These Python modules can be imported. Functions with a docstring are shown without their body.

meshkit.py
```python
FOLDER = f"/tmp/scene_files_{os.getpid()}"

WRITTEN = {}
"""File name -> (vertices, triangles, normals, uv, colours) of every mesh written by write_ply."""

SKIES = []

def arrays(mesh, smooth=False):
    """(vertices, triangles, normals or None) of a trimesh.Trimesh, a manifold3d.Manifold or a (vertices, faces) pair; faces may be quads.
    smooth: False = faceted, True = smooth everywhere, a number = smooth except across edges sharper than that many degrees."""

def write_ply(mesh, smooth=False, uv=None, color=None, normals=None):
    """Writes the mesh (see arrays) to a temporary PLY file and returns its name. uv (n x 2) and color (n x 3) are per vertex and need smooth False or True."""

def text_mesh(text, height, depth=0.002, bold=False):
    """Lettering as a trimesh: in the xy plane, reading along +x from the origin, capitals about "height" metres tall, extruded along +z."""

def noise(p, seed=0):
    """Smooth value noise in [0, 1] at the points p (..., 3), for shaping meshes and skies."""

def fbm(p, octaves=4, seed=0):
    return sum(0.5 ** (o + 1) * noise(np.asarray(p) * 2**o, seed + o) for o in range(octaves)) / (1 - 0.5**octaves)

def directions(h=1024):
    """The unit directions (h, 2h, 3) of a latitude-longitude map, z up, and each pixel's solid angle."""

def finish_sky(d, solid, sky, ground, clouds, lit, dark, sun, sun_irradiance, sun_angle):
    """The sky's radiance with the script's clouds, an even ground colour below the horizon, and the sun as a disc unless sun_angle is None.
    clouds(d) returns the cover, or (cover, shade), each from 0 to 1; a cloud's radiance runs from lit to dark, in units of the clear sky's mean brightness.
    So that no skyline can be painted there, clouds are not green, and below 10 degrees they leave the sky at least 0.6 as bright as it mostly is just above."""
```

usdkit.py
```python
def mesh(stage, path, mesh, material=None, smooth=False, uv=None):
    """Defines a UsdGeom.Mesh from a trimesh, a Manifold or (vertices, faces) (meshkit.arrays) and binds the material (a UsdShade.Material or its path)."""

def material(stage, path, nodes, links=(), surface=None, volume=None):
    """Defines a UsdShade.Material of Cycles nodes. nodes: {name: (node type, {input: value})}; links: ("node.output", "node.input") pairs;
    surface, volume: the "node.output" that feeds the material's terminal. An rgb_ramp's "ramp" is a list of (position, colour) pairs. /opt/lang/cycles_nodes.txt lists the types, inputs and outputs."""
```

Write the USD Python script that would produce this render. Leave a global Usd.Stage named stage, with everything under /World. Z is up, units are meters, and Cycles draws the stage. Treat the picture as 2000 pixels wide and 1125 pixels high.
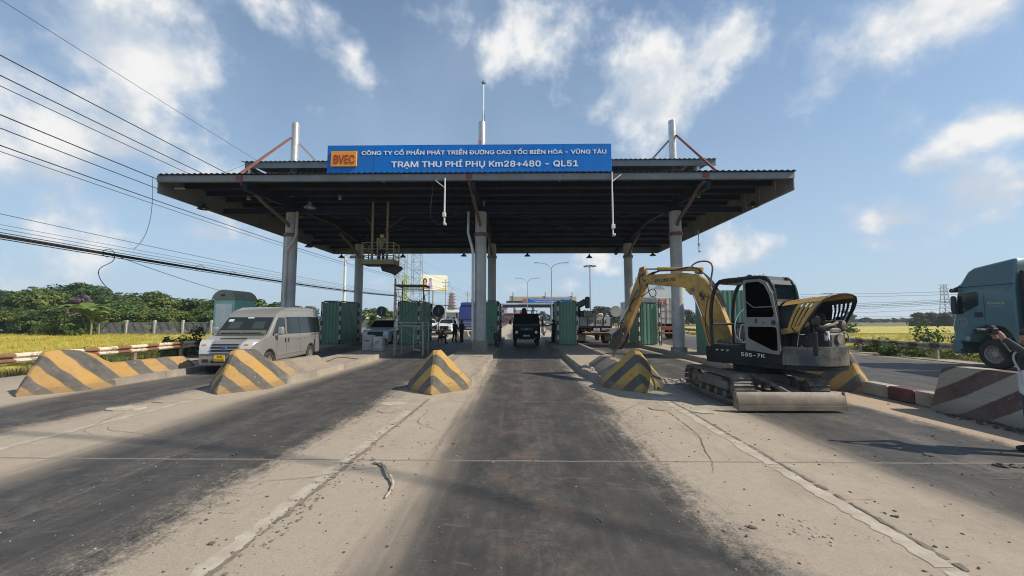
import math, random
import numpy as np, trimesh, manifold3d as m3d
import shapely.geometry as sg
from shapely import affinity
import usdkit, meshkit
from pxr import Usd, UsdGeom, UsdLux, UsdShade, Gf, Sdf, Vt

stage = Usd.Stage.CreateInMemory()
UsdGeom.SetStageUpAxis(stage, 'Z'); UsdGeom.SetStageMetersPerUnit(stage, 1.0)
UsdGeom.Xform.Define(stage, '/World'); UsdGeom.Scope.Define(stage, '/World/Looks')
rng = random.Random(7); nrng = np.random.default_rng(7)

# ------------------------------------------------------------------ camera, sky, sun, exposure
CAM_H, FPX, PITCH, YAW = 1.9, 770.0, math.atan(58.5/770), math.radians(0.9)
EXPOSURE = 0.25
cam = UsdGeom.Camera.Define(stage, '/World/view_camera')
cam.CreateHorizontalApertureAttr(36.0); cam.CreateVerticalApertureAttr(36.0*1125/2000)
cam.CreateFocalLengthAttr(36.0*FPX/2000); cam.CreateClippingRangeAttr(Gf.Vec2f(0.05, 20000)); cam.CreateExposureAttr(EXPOSURE)
cam.AddTranslateOp().Set(Gf.Vec3d(0, 0, CAM_H)); cam.AddRotateZOp().Set(math.degrees(YAW)); cam.AddRotateXOp().Set(90+math.degrees(PITCH))
_f = np.array([-math.sin(YAW)*math.cos(PITCH), math.cos(YAW)*math.cos(PITCH), math.sin(PITCH)])
_r = np.array([math.cos(YAW), math.sin(YAW), 0.0]); _u = np.cross(_r, _f)
def ray(px, py):
    d = _f + _r*(px-1000)/FPX + _u*(562.5-py)/FPX
    return d/np.linalg.norm(d)
def atY(px, py, Y):
    d = ray(px, py); return np.array([0, 0, CAM_H]) + d*(Y/d[1])
def atZ(px, py, z=0.0):
    d = ray(px, py); return np.array([0, 0, CAM_H]) + d*((z-CAM_H)/d[2])
def proj(p):
    q = np.asarray(p, float)-[0, 0, CAM_H]; k = q@_f
    return 1000+FPX*(q@_r)/k, 562.5-FPX*(q@_u)/k

SUN = np.array([1.1, -0.24, 1.0]); SUN /= np.linalg.norm(SUN)
SUN_EL, SUN_ROT = math.asin(SUN[2]), math.atan2(SUN[0], SUN[1])
sun = UsdLux.DistantLight.Define(stage, '/World/sun')
sun.CreateIntensityAttr(1.25); sun.CreateAngleAttr(0.5); sun.CreateColorAttr(Gf.Vec3f(1.0, 0.90, 0.75)); sun.CreateNormalizeAttr(True)
_m = Gf.Matrix4d(); _m.SetLookAt(Gf.Vec3d(*map(float, SUN)), Gf.Vec3d(0, 0, 0), Gf.Vec3d(0, 0, 1))
sun.AddTransformOp().Set(_m.GetInverse())

def sky_material():
    N = {'tc': ('texture_coordinate', {}),
         'sky': ('sky_texture', dict(sky_type='single_scattering', sun_disc=False, sun_elevation=SUN_EL, sun_rotation=SUN_ROT, altitude=0.0, air_density=1.0, aerosol_density=0.7, ozone_density=1.5))}
    L = []
    N['big'] = ('noise_texture', dict(scale=5.6, detail=11.0, roughness=0.57, distortion=0.0)); L.append(('tc.generated', 'big.vector'))
    N['soft'] = ('noise_texture', dict(scale=2.4, detail=6.0, roughness=0.5)); L.append(('tc.generated', 'soft.vector'))
    N['shift'] = ('noise_texture', dict(scale=6.0, detail=4.0)); L.append(('tc.generated', 'shift.vector'))
    N['shc'] = ('vector_math', dict(math_type='subtract', vector2=(.5, .5, .5))); L.append(('shift.color', 'shc.vector1'))
    N['shs'] = ('vector_math', dict(math_type='scale', scale=0.16)); L.append(('shc.vector', 'shs.vector1'))
    N['vec'] = ('vector_math', dict(math_type='add')); L += [('tc.generated', 'vec.vector1'), ('shs.vector', 'vec.vector2')]
    # cloud banks: picture direction, half-width and half-height in radians, tilt in degrees, weight
    clouds = [(150, 250, .30, .13, -8, .80), (330, 120, .24, .10, -22, .88), (60, 330, .28, .15, 0, .74), (310, 320, .20, .10, -35, .8), (660, 100, .15, .09, -25, 1.0), (520, 10, .25, .06, 0, .6), (640, 240, .14, .05, -5, .62),
              (1050, 40, .15, .12, 0, .82), (820, 10, .16, .06, 0, .7), (1290, 160, .18, .14, 20, 1.05), (1420, 90, .11, .07, 20, 1.0), (1240, 170, .12, .10, 0, .9), (1800, 20, .24, .11, 0, .95), (1700, 110, .12, .09, 30, .8), (1530, 200, .09, .05, 0, .55),
              (1940, 270, .08, .05, 15, .8), (1960, 380, .09, .05, 15, .9), (1750, 435, .11, .035, 0, .95), (1710, 485, .08, .035, 0, .92), (1450, 478, .10, .035, 12, .85), (1180, 510, .07, .04, 0, .95), (100, 440, .14, .04, 0, .65), (380, 445, .14, .06, 0, .7), (560, 300, .10, .06, 0, .75),
              (1040, 570, .12, .03, 5, .7), (740, 555, .06, .025, 0, .7), (1100, 535, .08, .025, 0, .5), (900, 300, .1, .04, 0, .3)]
    last = None
    for i, (px, py, a, b, tilt, w) in enumerate(clouds):
        d = ray(px, py); az = math.atan2(d[0], d[1]); el = math.asin(d[2])
        # local frame: x across, y up, z along the view
        R = trimesh.transformations.euler_matrix(math.pi/2+el, 0, -az, 'sxyz')[:3, :3]@trimesh.transformations.rotation_matrix(math.radians(tilt), [0, 0, 1])[:3, :3]
        e = trimesh.transformations.euler_from_matrix(R, 'sxyz')
        N[f'm{i}'] = ('mapping', dict(mapping_type='texture', location=tuple(d), rotation=tuple(e), scale=(a*1.25, b*1.25, .6)))
        N[f'l{i}'] = ('vector_math', dict(math_type='length'))
        N[f'r{i}'] = ('map_range', dict(from_min=0.0, from_max=1.35, to_min=w, to_max=0.0, clamp=True))
        L += [('vec.vector', f'm{i}.vector'), (f'm{i}.vector', f'l{i}.vector1'), (f'l{i}.value', f'r{i}.value')]
        if last is None: last = f'r{i}.result'
        else:
            N[f'x{i}'] = ('math', dict(math_type='smoothmax', value3=0.12)); L += [(last, f'x{i}.value1'), (f'r{i}.result', f'x{i}.value2')]; last = f'x{i}.value'
    # cover = blob + noise
    N['nz'] = ('math', dict(math_type='multiply_add', value2=2.3, value3=-1.15)); L.append(('big.fac', 'nz.value1'))
    N['sum'] = ('math', dict(math_type='add')); L += [(last, 'sum.value1'), ('nz.value', 'sum.value2')]
    N['cov'] = ('map_range', dict(range_type='smoothstep', from_min=0.32, from_max=0.95, to_min=0.0, to_max=1.0, clamp=True)); L.append(('sum.value', 'cov.value'))
    # thin veil everywhere
    N['veil'] = ('map_range', dict(range_type='smoothstep', from_min=0.35, from_max=0.8, to_min=0.03, to_max=0.34, clamp=True)); L.append(('soft.fac', 'veil.value'))
    N['cv'] = ('math', dict(math_type='maximum')); L += [('cov.result', 'cv.value1'), ('veil.result', 'cv.value2')]
    # cloud colour: brighter where thick, bluish grey where thin
    N['off'] = ('vector_math', dict(math_type='add', vector2=tuple(SUN*np.array([.055, .055, .08])))); L.append(('tc.generated', 'off.vector1'))
    N['big2'] = ('noise_texture', dict(scale=5.6, detail=5.0, roughness=0.55)); L.append(('off.vector', 'big2.vector')); N['big3'] = ('noise_texture', dict(scale=5.6, detail=5.0, roughness=0.55)); L.append(('tc.generated', 'big3.vector'))
    N['df'] = ('math', dict(math_type='subtract')); L += [('big3.fac', 'df.value1'), ('big2.fac', 'df.value2')]; N['lit'] = ('map_range', dict(range_type='smoothstep', from_min=-.10, from_max=.13, clamp=True)); L.append(('df.value', 'lit.value'))
    N['cw'] = ('mix_color', dict(a=(4.9, 5.5, 6.3), b=(7.8, 7.8, 7.75), use_clamp=False)); L.append(('lit.result', 'cw.fac'))
    N['cc'] = ('mix_color', dict(a=(4.3, 5.3, 6.7), use_clamp=False)); L += [('cov.result', 'cc.fac'), ('cw.result', 'cc.b')]
    N['mix'] = ('mix_color', dict(blend_type='mix', use_clamp=False)); L += [('cv.value', 'mix.fac'), ('veilmix.result', 'mix.a'), ('cc.result', 'mix.b')]
    N['sz'] = ('separate_xyz', {}); L.append(('tc.generated', 'sz.vector')); N['hz'] = ('rgb_ramp', dict(ramp=[(0.0, (.86,)*3), (.06, (.80,)*3), (.18, (.62,)*3), (.38, (.38,)*3), (.65, (.16,)*3), (1.0, (.05,)*3)])); L.append(('sz.z', 'hz.fac'))
    N['hb'] = ('rgb_to_bw', {}); L.append(('hz.color', 'hb.color')); N['veilmix'] = ('mix_color', dict(blend_type='mix', use_clamp=False, b=VEIL)); L += [('hb.val', 'veilmix.fac'), ('sky2.result', 'veilmix.a')]
    N['sky2'] = ('mix_color', dict(blend_type='multiply', fac=1.0, b=SKY_TINT, use_clamp=False)); L.append(('sky.color', 'sky2.a'))
    N['bg'] = ('background_shader', dict(strength=SKY_STRENGTH)); L.append(('mix.result', 'bg.color'))
    return usdkit.material(stage, '/World/Looks/sky', N, L, surface='bg.background')
SKY_STRENGTH, SKY_TINT, VEIL = 0.098, (0.90, 1.05, 1.14), (3.95, 5.2, 6.5)
dome = UsdLux.DomeLight.Define(stage, '/World/sky')
UsdShade.MaterialBindingAPI.Apply(dome.GetPrim()).Bind(sky_material())
dome.GetPrim().SetCustomDataByKey('kind', 'structure')

# ------------------------------------------------------------------ helpers
_used = {}
def tag(path, label=None, cat=None, group=None, kind=None):
    p = stage.GetPrimAtPath(path)
    for k, v in (('label', label), ('category', cat), ('group', group), ('kind', kind)):
        if v: p.SetCustomDataByKey(k, v)
def uniq(parent, name):
    n = _used.get((parent, name), 0); _used[(parent, name)] = n+1
    return f'{parent}/{name}' if n == 0 else f'{parent}/{name}_{n:03d}'
def obj(name, mesh, mat, parent='/World', smooth=False, uv=None, label=None, cat=None, group=None, kind=None):
    for q in (mesh.split if isinstance(mesh, MB) else []): path = obj(name, q, mat, parent, smooth, uv, label, cat, group, kind)
    if isinstance(mesh, MB) and mesh.split: return path
    path = uniq(parent, name)
    if isinstance(mesh, MB): mesh = mesh.mesh()
    usdkit.mesh(stage, path, mesh, mat, smooth=smooth, uv=uv); tag(path, label, cat, group, kind)
    return path
def thing(name, label, cat, loc=(0, 0, 0), rz=0.0, group=None):
    path = uniq('/World', name); x = UsdGeom.Xform.Define(stage, path)
    x.AddTranslateOp().Set(Gf.Vec3d(*map(float, loc))); x.AddRotateZOp().Set(float(rz)); x.AddScaleOp().Set(Gf.Vec3f(1, 1, 1))
    tag(path, label, cat, group); return path
def copy(src, loc, rz=0.0, label=None, scale=(1, 1, 1), name=None, group=None):
    base = name or stage.GetPrimAtPath(src).GetName(); base = base[:-4] if base[-4:-3] == '_' and base[-3:].isdigit() else base
    was = stage.GetPrimAtPath(src).GetCustomData()
    path = thing(base, label or was.get('label'), was.get('category'), loc, rz, group or was.get('group'))
    stage.GetPrimAtPath(path).GetAttribute('xformOp:scale').Set(Gf.Vec3f(*map(float, scale)))
    p = stage.GetPrimAtPath(path); p.GetReferences().AddInternalReference(src); p.SetInstanceable(True); return path

def _chamfer():
    v = []
    for a in range(3):
        for s in np.ndindex(2, 2, 2):
            v.append((a, *[2*x-1 for x in s]))
    pts = np.array([[s[k]*(1.0 if k == a else .8) for k in range(3)] for a, *s in v])
    h = trimesh.Trimesh(pts, process=False).convex_hull if False else trimesh.convex.convex_hull(pts)
    idx = [int(np.argmin(np.linalg.norm(pts-q, axis=1))) for q in h.vertices]
    return np.array([x[0] for x in v]), np.array([x[1:] for x in v], float), np.array(idx)[h.faces]
_CA, _CS, _CF = _chamfer()
_BV = np.array([[x, y, z] for x in (0, 1) for y in (0, 1) for z in (0, 1)], float)
_BF = np.array([[0, 1, 3], [0, 3, 2], [4, 6, 7], [4, 7, 5], [0, 4, 5], [0, 5, 1], [2, 3, 7], [2, 7, 6], [0, 2, 6], [0, 6, 4], [1, 5, 7], [1, 7, 3]])
def frame_from(d, up=(0, 0, 1)):
    d = np.asarray(d, float)/np.linalg.norm(d); up = np.asarray(up, float)
    if abs(d@up) > .98: up = np.array([0, 1.0, 0]) if abs(d[1]) < .9 else np.array([1.0, 0, 0])
    a = np.cross(up, d); a /= np.linalg.norm(a); return np.stack([d, a, np.cross(d, a)], 1)   # columns: along, side, up
def tri2(poly, mx=None):
    polys = getattr(poly, 'geoms', [poly]); vs, fs, n = [], [], 0
    for g in polys:
        v, f = trimesh.creation.triangulate_polygon(g, engine='earcut')
        if mx:
            v3, f = trimesh.remesh.subdivide_to_size(np.c_[v, np.zeros(len(v))], f, mx, max_iter=12); v = v3[:, :2]
        e1, e2 = v[f[:, 1]]-v[f[:, 0]], v[f[:, 2]]-v[f[:, 0]]; a = e1[:, 0]*e2[:, 1]-e1[:, 1]*e2[:, 0]; f = np.where(a[:, None] < 0, f[:, ::-1], f)
        vs.append(v); fs.append(f+n); n += len(v)
    return np.vstack(vs), np.vstack(fs)
class MB:
    """Collects simple shapes into one mesh."""
    def __init__(s): s.V, s.F, s.n, s.split = [], [], 0, []
    def add(s, v, f):
        v = np.asarray(v, float); f = np.asarray(f, int)
        if f.shape[1] == 4: f = np.vstack([f[:, [0, 1, 2]], f[:, [0, 2, 3]]])
        s.V.append(v); s.F.append(f+s.n); s.n += len(v); return s
    def mesh(s): return np.vstack(s.V), np.vstack(s.F)
    def box(s, x0, x1, y0, y1, z0, z1): return s.add(np.array([x0, y0, z0])+_BV*np.array([x1-x0, y1-y0, z1-z0]), _BF)
    def rbox(s, c, size, b=.02, R=None):
        h = np.asarray(size, float)/2; b = min(b, h.min()*.9)
        v = _CS*np.where(np.arange(3)[None] == _CA[:, None], h, h-b)
        return s.add((v if R is None else v@np.asarray(R).T)+np.asarray(c, float), _CF)
    def bar(s, p0, p1, w, h=None, b=0, up=(0, 0, 1)):
        p0, p1 = np.asarray(p0, float), np.asarray(p1, float); R = frame_from(p1-p0, up); L = np.linalg.norm(p1-p0)
        if b: return s.rbox((p0+p1)/2, (L, w, h or w), b, R)
        return s.add(((_BV-.5)*np.array([L, w, h or w]))@R.T+(p0+p1)/2, _BF)
    def tube(s, pts, r, n=8, caps=True):
        p = np.asarray(pts, float); m = len(p); t = np.gradient(p, axis=0); t /= np.linalg.norm(t, axis=1, keepdims=True)+1e-12
        R = frame_from(t[0]); a = R[:, 1]; ring = []; r = np.broadcast_to(r, (m,)); ang = np.arange(n)*2*math.pi/n
        for i in range(m):
            a = a-t[i]*(a@t[i]); a /= np.linalg.norm(a)+1e-12; b = np.cross(t[i], a)
            ring.append(p[i]+r[i]*(np.cos(ang)[:, None]*a+np.sin(ang)[:, None]*b))
        v = np.vstack(ring); i, j = np.meshgrid(np.arange(m-1), np.arange(n), indexing='ij')
        q = np.stack([i*n+j, i*n+(j+1) % n, (i+1)*n+(j+1) % n, (i+1)*n+j], -1).reshape(-1, 4); f = np.vstack([q[:, [0, 1, 2]], q[:, [0, 2, 3]]])
        if caps:
            k = np.arange(1, n-1); f = np.vstack([f, np.stack([0*k, k+1, k], 1), (m-1)*n+np.stack([0*k, k, k+1], 1)])
        return s.add(v, f)
    def cyl(s, p0, p1, r, n=16, r1=None): return s.tube([p0, p1], [r, r if r1 is None else r1], n)
    def lathe(s, prof, c=(0, 0, 0), d=(0, 0, 1), n=24):
        prof = np.asarray(prof, float); R = frame_from(d); ang = np.arange(n)*2*math.pi/n; m = len(prof)
        v = (prof[:, None, 0, None]*(np.cos(ang)[None, :, None]*R[:, 1]+np.sin(ang)[None, :, None]*R[:, 2])+prof[:, None, 1, None]*R[:, 0]).reshape(-1, 3)+np.asarray(c, float)
        i, j = np.meshgrid(np.arange(m-1), np.arange(n), indexing='ij'); q = np.stack([i*n+j, i*n+(j+1) % n, (i+1)*n+(j+1) % n, (i+1)*n+j], -1).reshape(-1, 4)
        return s.add(v, q)
    def prism(s, poly, d0, d1, fn, mx=None):
        """poly in the plane (a, b), extruded from d0 to d1; fn(a, b, d) gives the points."""
        for g in getattr(poly, 'geoms', [poly]):
            g = sg.polygon.orient(g); v, f = tri2(g, mx); n = len(v)
            s.add(fn(v[:, 0], v[:, 1], np.full(n, d1)), f); s.add(fn(v[:, 0], v[:, 1], np.full(n, d0)), f[:, ::-1])
            for ring in [g.exterior, *g.interiors]:
                c = np.asarray(ring.coords)[:-1]; k = len(c); i = np.arange(k); j = (i+1) % k
                s.add(np.vstack([fn(c[:, 0], c[:, 1], np.full(k, d0)), fn(c[:, 0], c[:, 1], np.full(k, d1))]), np.stack([i, j, j+k, i+k], 1))
        return s
    def grid(s, P):
        a, b = P.shape[:2]; i, j = np.meshgrid(np.arange(a-1), np.arange(b-1), indexing='ij')
        return s.add(P.reshape(-1, 3), np.stack([i*b+j, (i+1)*b+j, (i+1)*b+j+1, i*b+j+1], -1).reshape(-1, 4))
    def xf(s, R, t=(0, 0, 0)):
        s.V = [v@np.asarray(R).T+np.asarray(t, float) for v in s.V]; return s
def xyz(*cols): return np.stack(np.broadcast_arrays(*cols), -1)
fXZ = lambda a, b, d: xyz(a, -d, b)      # polygon drawn in x, z; extruded along -y
fYZ = lambda a, b, d: xyz(d, a, b)       # polygon drawn in y, z; extruded along x
fXY = lambda a, b, d: xyz(a, b, d)
def Rz(deg): a = math.radians(deg); return np.array([[math.cos(a), -math.sin(a), 0], [math.sin(a), math.cos(a), 0], [0, 0, 1]])
def arc(c, r, a0, a1, n=10): t = np.radians(np.linspace(a0, a1, n)); return [(c[0]+r*math.cos(x), c[1]+r*math.sin(x)) for x in t]
def curve(pts, n=24):
    from scipy.interpolate import CubicSpline
    pts = np.asarray(pts, float); t = np.r_[0, np.cumsum(np.linalg.norm(np.diff(pts, axis=0), axis=1))]
    return CubicSpline(t, pts)(np.linspace(0, t[-1], n))
def letters(mb):
    """One mesh per letter, its accents with it."""
    v, f = mb.mesh(); t = trimesh.Trimesh(v, f, process=True); cs = sorted(t.split(only_watertight=False), key=lambda c: -np.ptp(c.bounds[:, 2])); out = []
    for c in cs:
        mid = c.bounds[:, 0].mean(); hit = [o for o in out if o[0]-.004 < mid < o[1]+.004]
        if hit: hit[0][2].append(c)
        else: out.append([c.bounds[0, 0], c.bounds[1, 0], [c]])
    mb.split = [MB().add(*(lambda q: (q.vertices, q.faces))(trimesh.util.concatenate(o[2]))) for o in sorted(out, key=lambda o: o[0])]; return mb
def text(mb, s, h, fn, bold=True, depth=.008):
    m = meshkit.text_mesh(s, h, depth, bold); v = np.array(m.vertices); mb.add(fn(v[:, 0], v[:, 1], v[:, 2]), m.faces); return m.bounds

# ------------------------------------------------------------------ materials
_mats = {}
def pbr(name, c1, c2=None, scale=3.0, rough=.6, metal=0.0, bump=0.0, bscale=None, spec=.5, detail=6.0, lo=.35, hi=.65, coat=0.0, stretch=(1, 1, 1), dirt=None, dirt_amt=.5, rr=.12):
    """Base colour varied by noise between c1 and c2, patches of dirt, rough patches, fine relief."""
    if name in _mats: return _mats[name]
    c2 = c2 or tuple(x*.78 for x in c1); N, L = {}, []
    N['g'] = ('geometry', {}); N['map'] = ('mapping', dict(scale=tuple(stretch))); L.append(('g.position', 'map.vector'))
    N['n'] = ('noise_texture', dict(scale=scale, detail=detail, roughness=.6)); L.append(('map.vector', 'n.vector'))
    N['r'] = ('map_range', dict(from_min=lo, from_max=hi, clamp=True)); L.append(('n.fac', 'r.value'))
    N['c'] = ('mix_color', dict(blend_type='mix', a=c1, b=c2)); L.append(('r.result', 'c.fac')); col = 'c.result'
    N['fine'] = ('noise_texture', dict(scale=scale*9, detail=4.0, roughness=.7)); L.append(('g.position', 'fine.vector'))
    if dirt:
        N['dn'] = ('noise_texture', dict(scale=scale*.6, detail=9.0, roughness=.68)); L.append(('g.position', 'dn.vector'))
        N['dr'] = ('map_range', dict(from_min=.46, from_max=.66, to_max=dirt_amt, clamp=True)); L.append(('dn.fac', 'dr.value'))
        N['dc'] = ('mix_color', dict(blend_type='mix', b=dirt)); L += [('dr.result', 'dc.fac'), (col, 'dc.a')]; col = 'dc.result'
    N['ro'] = ('map_range', dict(from_min=.3, from_max=.7, to_min=max(0.02, rough-rr), to_max=min(1, rough+rr), clamp=True)); L.append(('fine.fac', 'ro.value'))
    N['p'] = ('principled_bsdf', dict(metallic=metal, specular_ior_level=spec, coat_weight=coat)); L += [(col, 'p.base_color'), ('ro.result', 'p.roughness')]
    if bump:
        N['bn'] = ('noise_texture', dict(scale=bscale or scale*6, detail=6.0, roughness=.65)); L.append(('map.vector', 'bn.vector'))
        N['b'] = ('bump', dict(strength=1.0, distance=bump)); L += [('bn.fac', 'b.height'), ('b.normal', 'p.normal')]
    _mats[name] = usdkit.material(stage, '/World/Looks/'+name, N, L, surface='p.BSDF'); return _mats[name]
def plain(name, c, rough=.5, metal=0.0, **k): return pbr(name, c, tuple(x*.86 for x in c), 2.5, rough, metal, **k)
def glass_pane(name, tint, base=.08):
    """A see-through pane: sunlight passes, the sky mirrors at grazing angles."""
    if name in _mats: return _mats[name]
    N = {'ge': ('geometry', {}), 'iv': ('math', dict(math_type='subtract', value1=1.0)), 'ml': ('math', dict(math_type='multiply')), 't': ('transparent_bsdf', dict(color=tint)), 'gl': ('glossy_bsdf', dict(color=(1, 1, 1), roughness=0.02)), 'fr': ('fresnel', dict(IOR=1.5)), 'm': ('mix_closure', {})}
    _mats[name] = usdkit.material(stage, '/World/Looks/'+name, N, [('ge.backfacing', 'iv.value2'), ('iv.value', 'ml.value1'), ('fr.fac', 'ml.value2'), ('ml.value', 'm.fac'), ('t.BSDF', 'm.closure1'), ('gl.BSDF', 'm.closure2')], surface='m.closure'); return _mats[name]
def leaf_mat(name, c1, c2, trans=.3, scale=.9):
    if name in _mats: return _mats[name]
    N = {'g': ('geometry', {}), 'n': ('noise_texture', dict(scale=scale, detail=3.0)), 'r': ('map_range', dict(from_min=.3, from_max=.7, clamp=True)), 'rp': ('math', dict(math_type='multiply_add', value2=.55, value3=.0)), 'ad': ('math', dict(math_type='add', use_clamp=True)),
         'c': ('mix_color', dict(a=c1, b=c2)), 'p': ('principled_bsdf', dict(roughness=.55, specular_ior_level=.35)), 't': ('translucent_bsdf', {}), 'm': ('mix_closure', dict(fac=trans))}
    L = [('g.position', 'n.vector'), ('n.fac', 'r.value'), ('g.random_per_island', 'rp.value1'), ('r.result', 'ad.value1'), ('rp.value', 'ad.value2'), ('ad.value', 'c.fac'), ('c.result', 'p.base_color'), ('c.result', 't.color'), ('p.BSDF', 'm.closure1'), ('t.BSDF', 'm.closure2')]
    _mats[name] = usdkit.material(stage, '/World/Looks/'+name, N, L, surface='m.closure'); return _mats[name]
# ------------------------------------------------------------------ ground
def road_material():
    N, L = {'g': ('geometry', {}), 's': ('separate_xyz', {})}, [('g.position', 's.vector')]
    def noise(k, scale, stretch=(1, 1, 1), detail=5.0, rough=.6):
        N[k+'m'] = ('mapping', dict(scale=stretch)); N[k] = ('noise_texture', dict(scale=scale, detail=detail, roughness=rough)); L.extend([('g.position', k+'m.vector'), (k+'m.vector', k+'.vector')]); return k+'.fac'
    def math_(k, t, a=None, b=None, c=None, **kw):
        N[k] = ('math', dict(math_type=t, **kw))
        for i, x in enumerate((a, b, c)):
            if x is None: continue
            if isinstance(x, str): L.append((x, f'{k}.value{i+1}'))
            else: N[k][1][f'value{i+1}'] = float(x)
        return k+'.value'
    def mrange(k, x, a, b, c=0.0, d=1.0, smooth=True):
        N[k] = ('map_range', dict(from_min=a, from_max=b, to_min=c, to_max=d, clamp=True, range_type='smoothstep' if smooth else 'linear')); L.append((x, k+'.value')); return k+'.result'
    def mix(k, fac, a, b, blend='mix'):
        N[k] = ('mix_color', dict(blend_type=blend))
        for n, x in (('a', a), ('b', b)):
            if isinstance(x, str): L.append((x, f'{k}.{n}'))
            else: N[k][1][n] = x
        if isinstance(fac, str): L.append((fac, k+'.fac'))
        else: N[k][1]['fac'] = fac
        return k+'.result'
    wide = noise('wide', .45, (1, .35, 1), 4.0); streak = noise('streak', 1.0, (7, .22, 1), 6.0); mid = noise('mid', 2.3, (1, .6, 1), 8.0, .7); fine = noise('fine', 42.0, (1, 1, 1), 4.0, .7); grit = noise('grit', 160.0, (1, 1, 1), 2.0)
    a = math_('a1', 'multiply_add', wide, 1.3, -.65); b = math_('a2', 'multiply_add', streak, .5, -.25); c = math_('a3', 'multiply_add', mid, .55, -.27); mf = noise('mf', 11.0, (1, .8, 1), 5.0, .7); gf = math_('a4', 'multiply_add', fine, .42, -.21); gf = math_('a5', 'multiply_add', mf, .44, gf); gf = math_('a6', 'subtract', gf, .22)
    x = math_('x1', 'add', 's.x', a); x = math_('x2', 'add', x, b); x = math_('x3', 'add', x, c); x = math_('x4', 'add', x, gf)
    u = math_('u', 'multiply_add', x, 1/37.0, 17/37.0)
    st = [(-17, .6), (-15.5, .7), (-13.4, .95), (-11.4, .9), (-10.95, .3), (-9.9, .1), (-8.9, .22), (-8.3, .85), (-6.6, .9), (-6.1, .42), (-5.6, .06), (-4.8, .20), (-3.95, .04), (-3.4, .16), (-2.9, .85), (-2.1, .97), (-1.4, .9), (-.95, .35), (-.55, .05), (.3, .2), (1.15, .04), (1.6, .14), (2.05, .75), (2.6, 1), (3.8, .95), (4.35, .7), (4.8, .22), (5.3, .02), (5.8, .08), (6.3, .30), (6.8, .04), (7.25, .15), (7.75, .95), (8.7, .9), (9.2, .5), (10, .22), (13, .12), (17.5, .25), (19, .75), (20, .9)]
    N['ramp'] = ('rgb_ramp', dict(ramp=[((p+17)/37, (v, v, v)) for p, v in st])); L.append((u, 'ramp.fac'))
    N['bw'] = ('rgb_to_bw', {}); L.append(('ramp.color', 'bw.color'))
    cover = math_('cv1', 'multiply_add', mid, .5, -.25); cover = math_('cv2', 'add', cover, 'bw.val'); cover = math_('cv3', 'add', cover, gf); cover = mrange('cv', cover, .08, .92)
    # beyond the plaza the dust thins out
    dustcol = mix('dust', mrange('dm', mid, .3, .7), (.385, .325, .252), (.300, .252, .200)); dustcol = mix('dust2', mrange('dm2', wide, .35, .65), dustcol, (.35, .30, .238))
    asph = mix('asph', mrange('am', mid, .3, .75), (.040, .039, .038), (.078, .073, .067)); asph = mix('asph2', mrange('am2', streak, .5, .8, 0, .7), asph, (.115, .104, .092))
    col = mix('base', cover, asph, dustcol)
    ox = mrange('ox', x, 7.3, 7.9); oy = mrange('oy', x, 8.9, 8.5); oxy = math_('oxy', 'multiply', ox, oy); oxy = math_('oxz', 'multiply', oxy, .65); col = mix('orange', oxy, col, (.40, .285, .19))
    # reddish worn patch in the middle of the centre lane, damp brown speckle left of it
    cx = math_('cx', 'subtract', 's.x', .25); cx = math_('cx2', 'absolute', cx); m1 = mrange('cx3', cx, .9, .3); m2 = mrange('red', mid, .5, .66); m1 = math_('m12', 'multiply', m1, m2); m1 = math_('m13', 'multiply', m1, .6); col = mix('redmix', m1, col, (.12, .072, .055))
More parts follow.
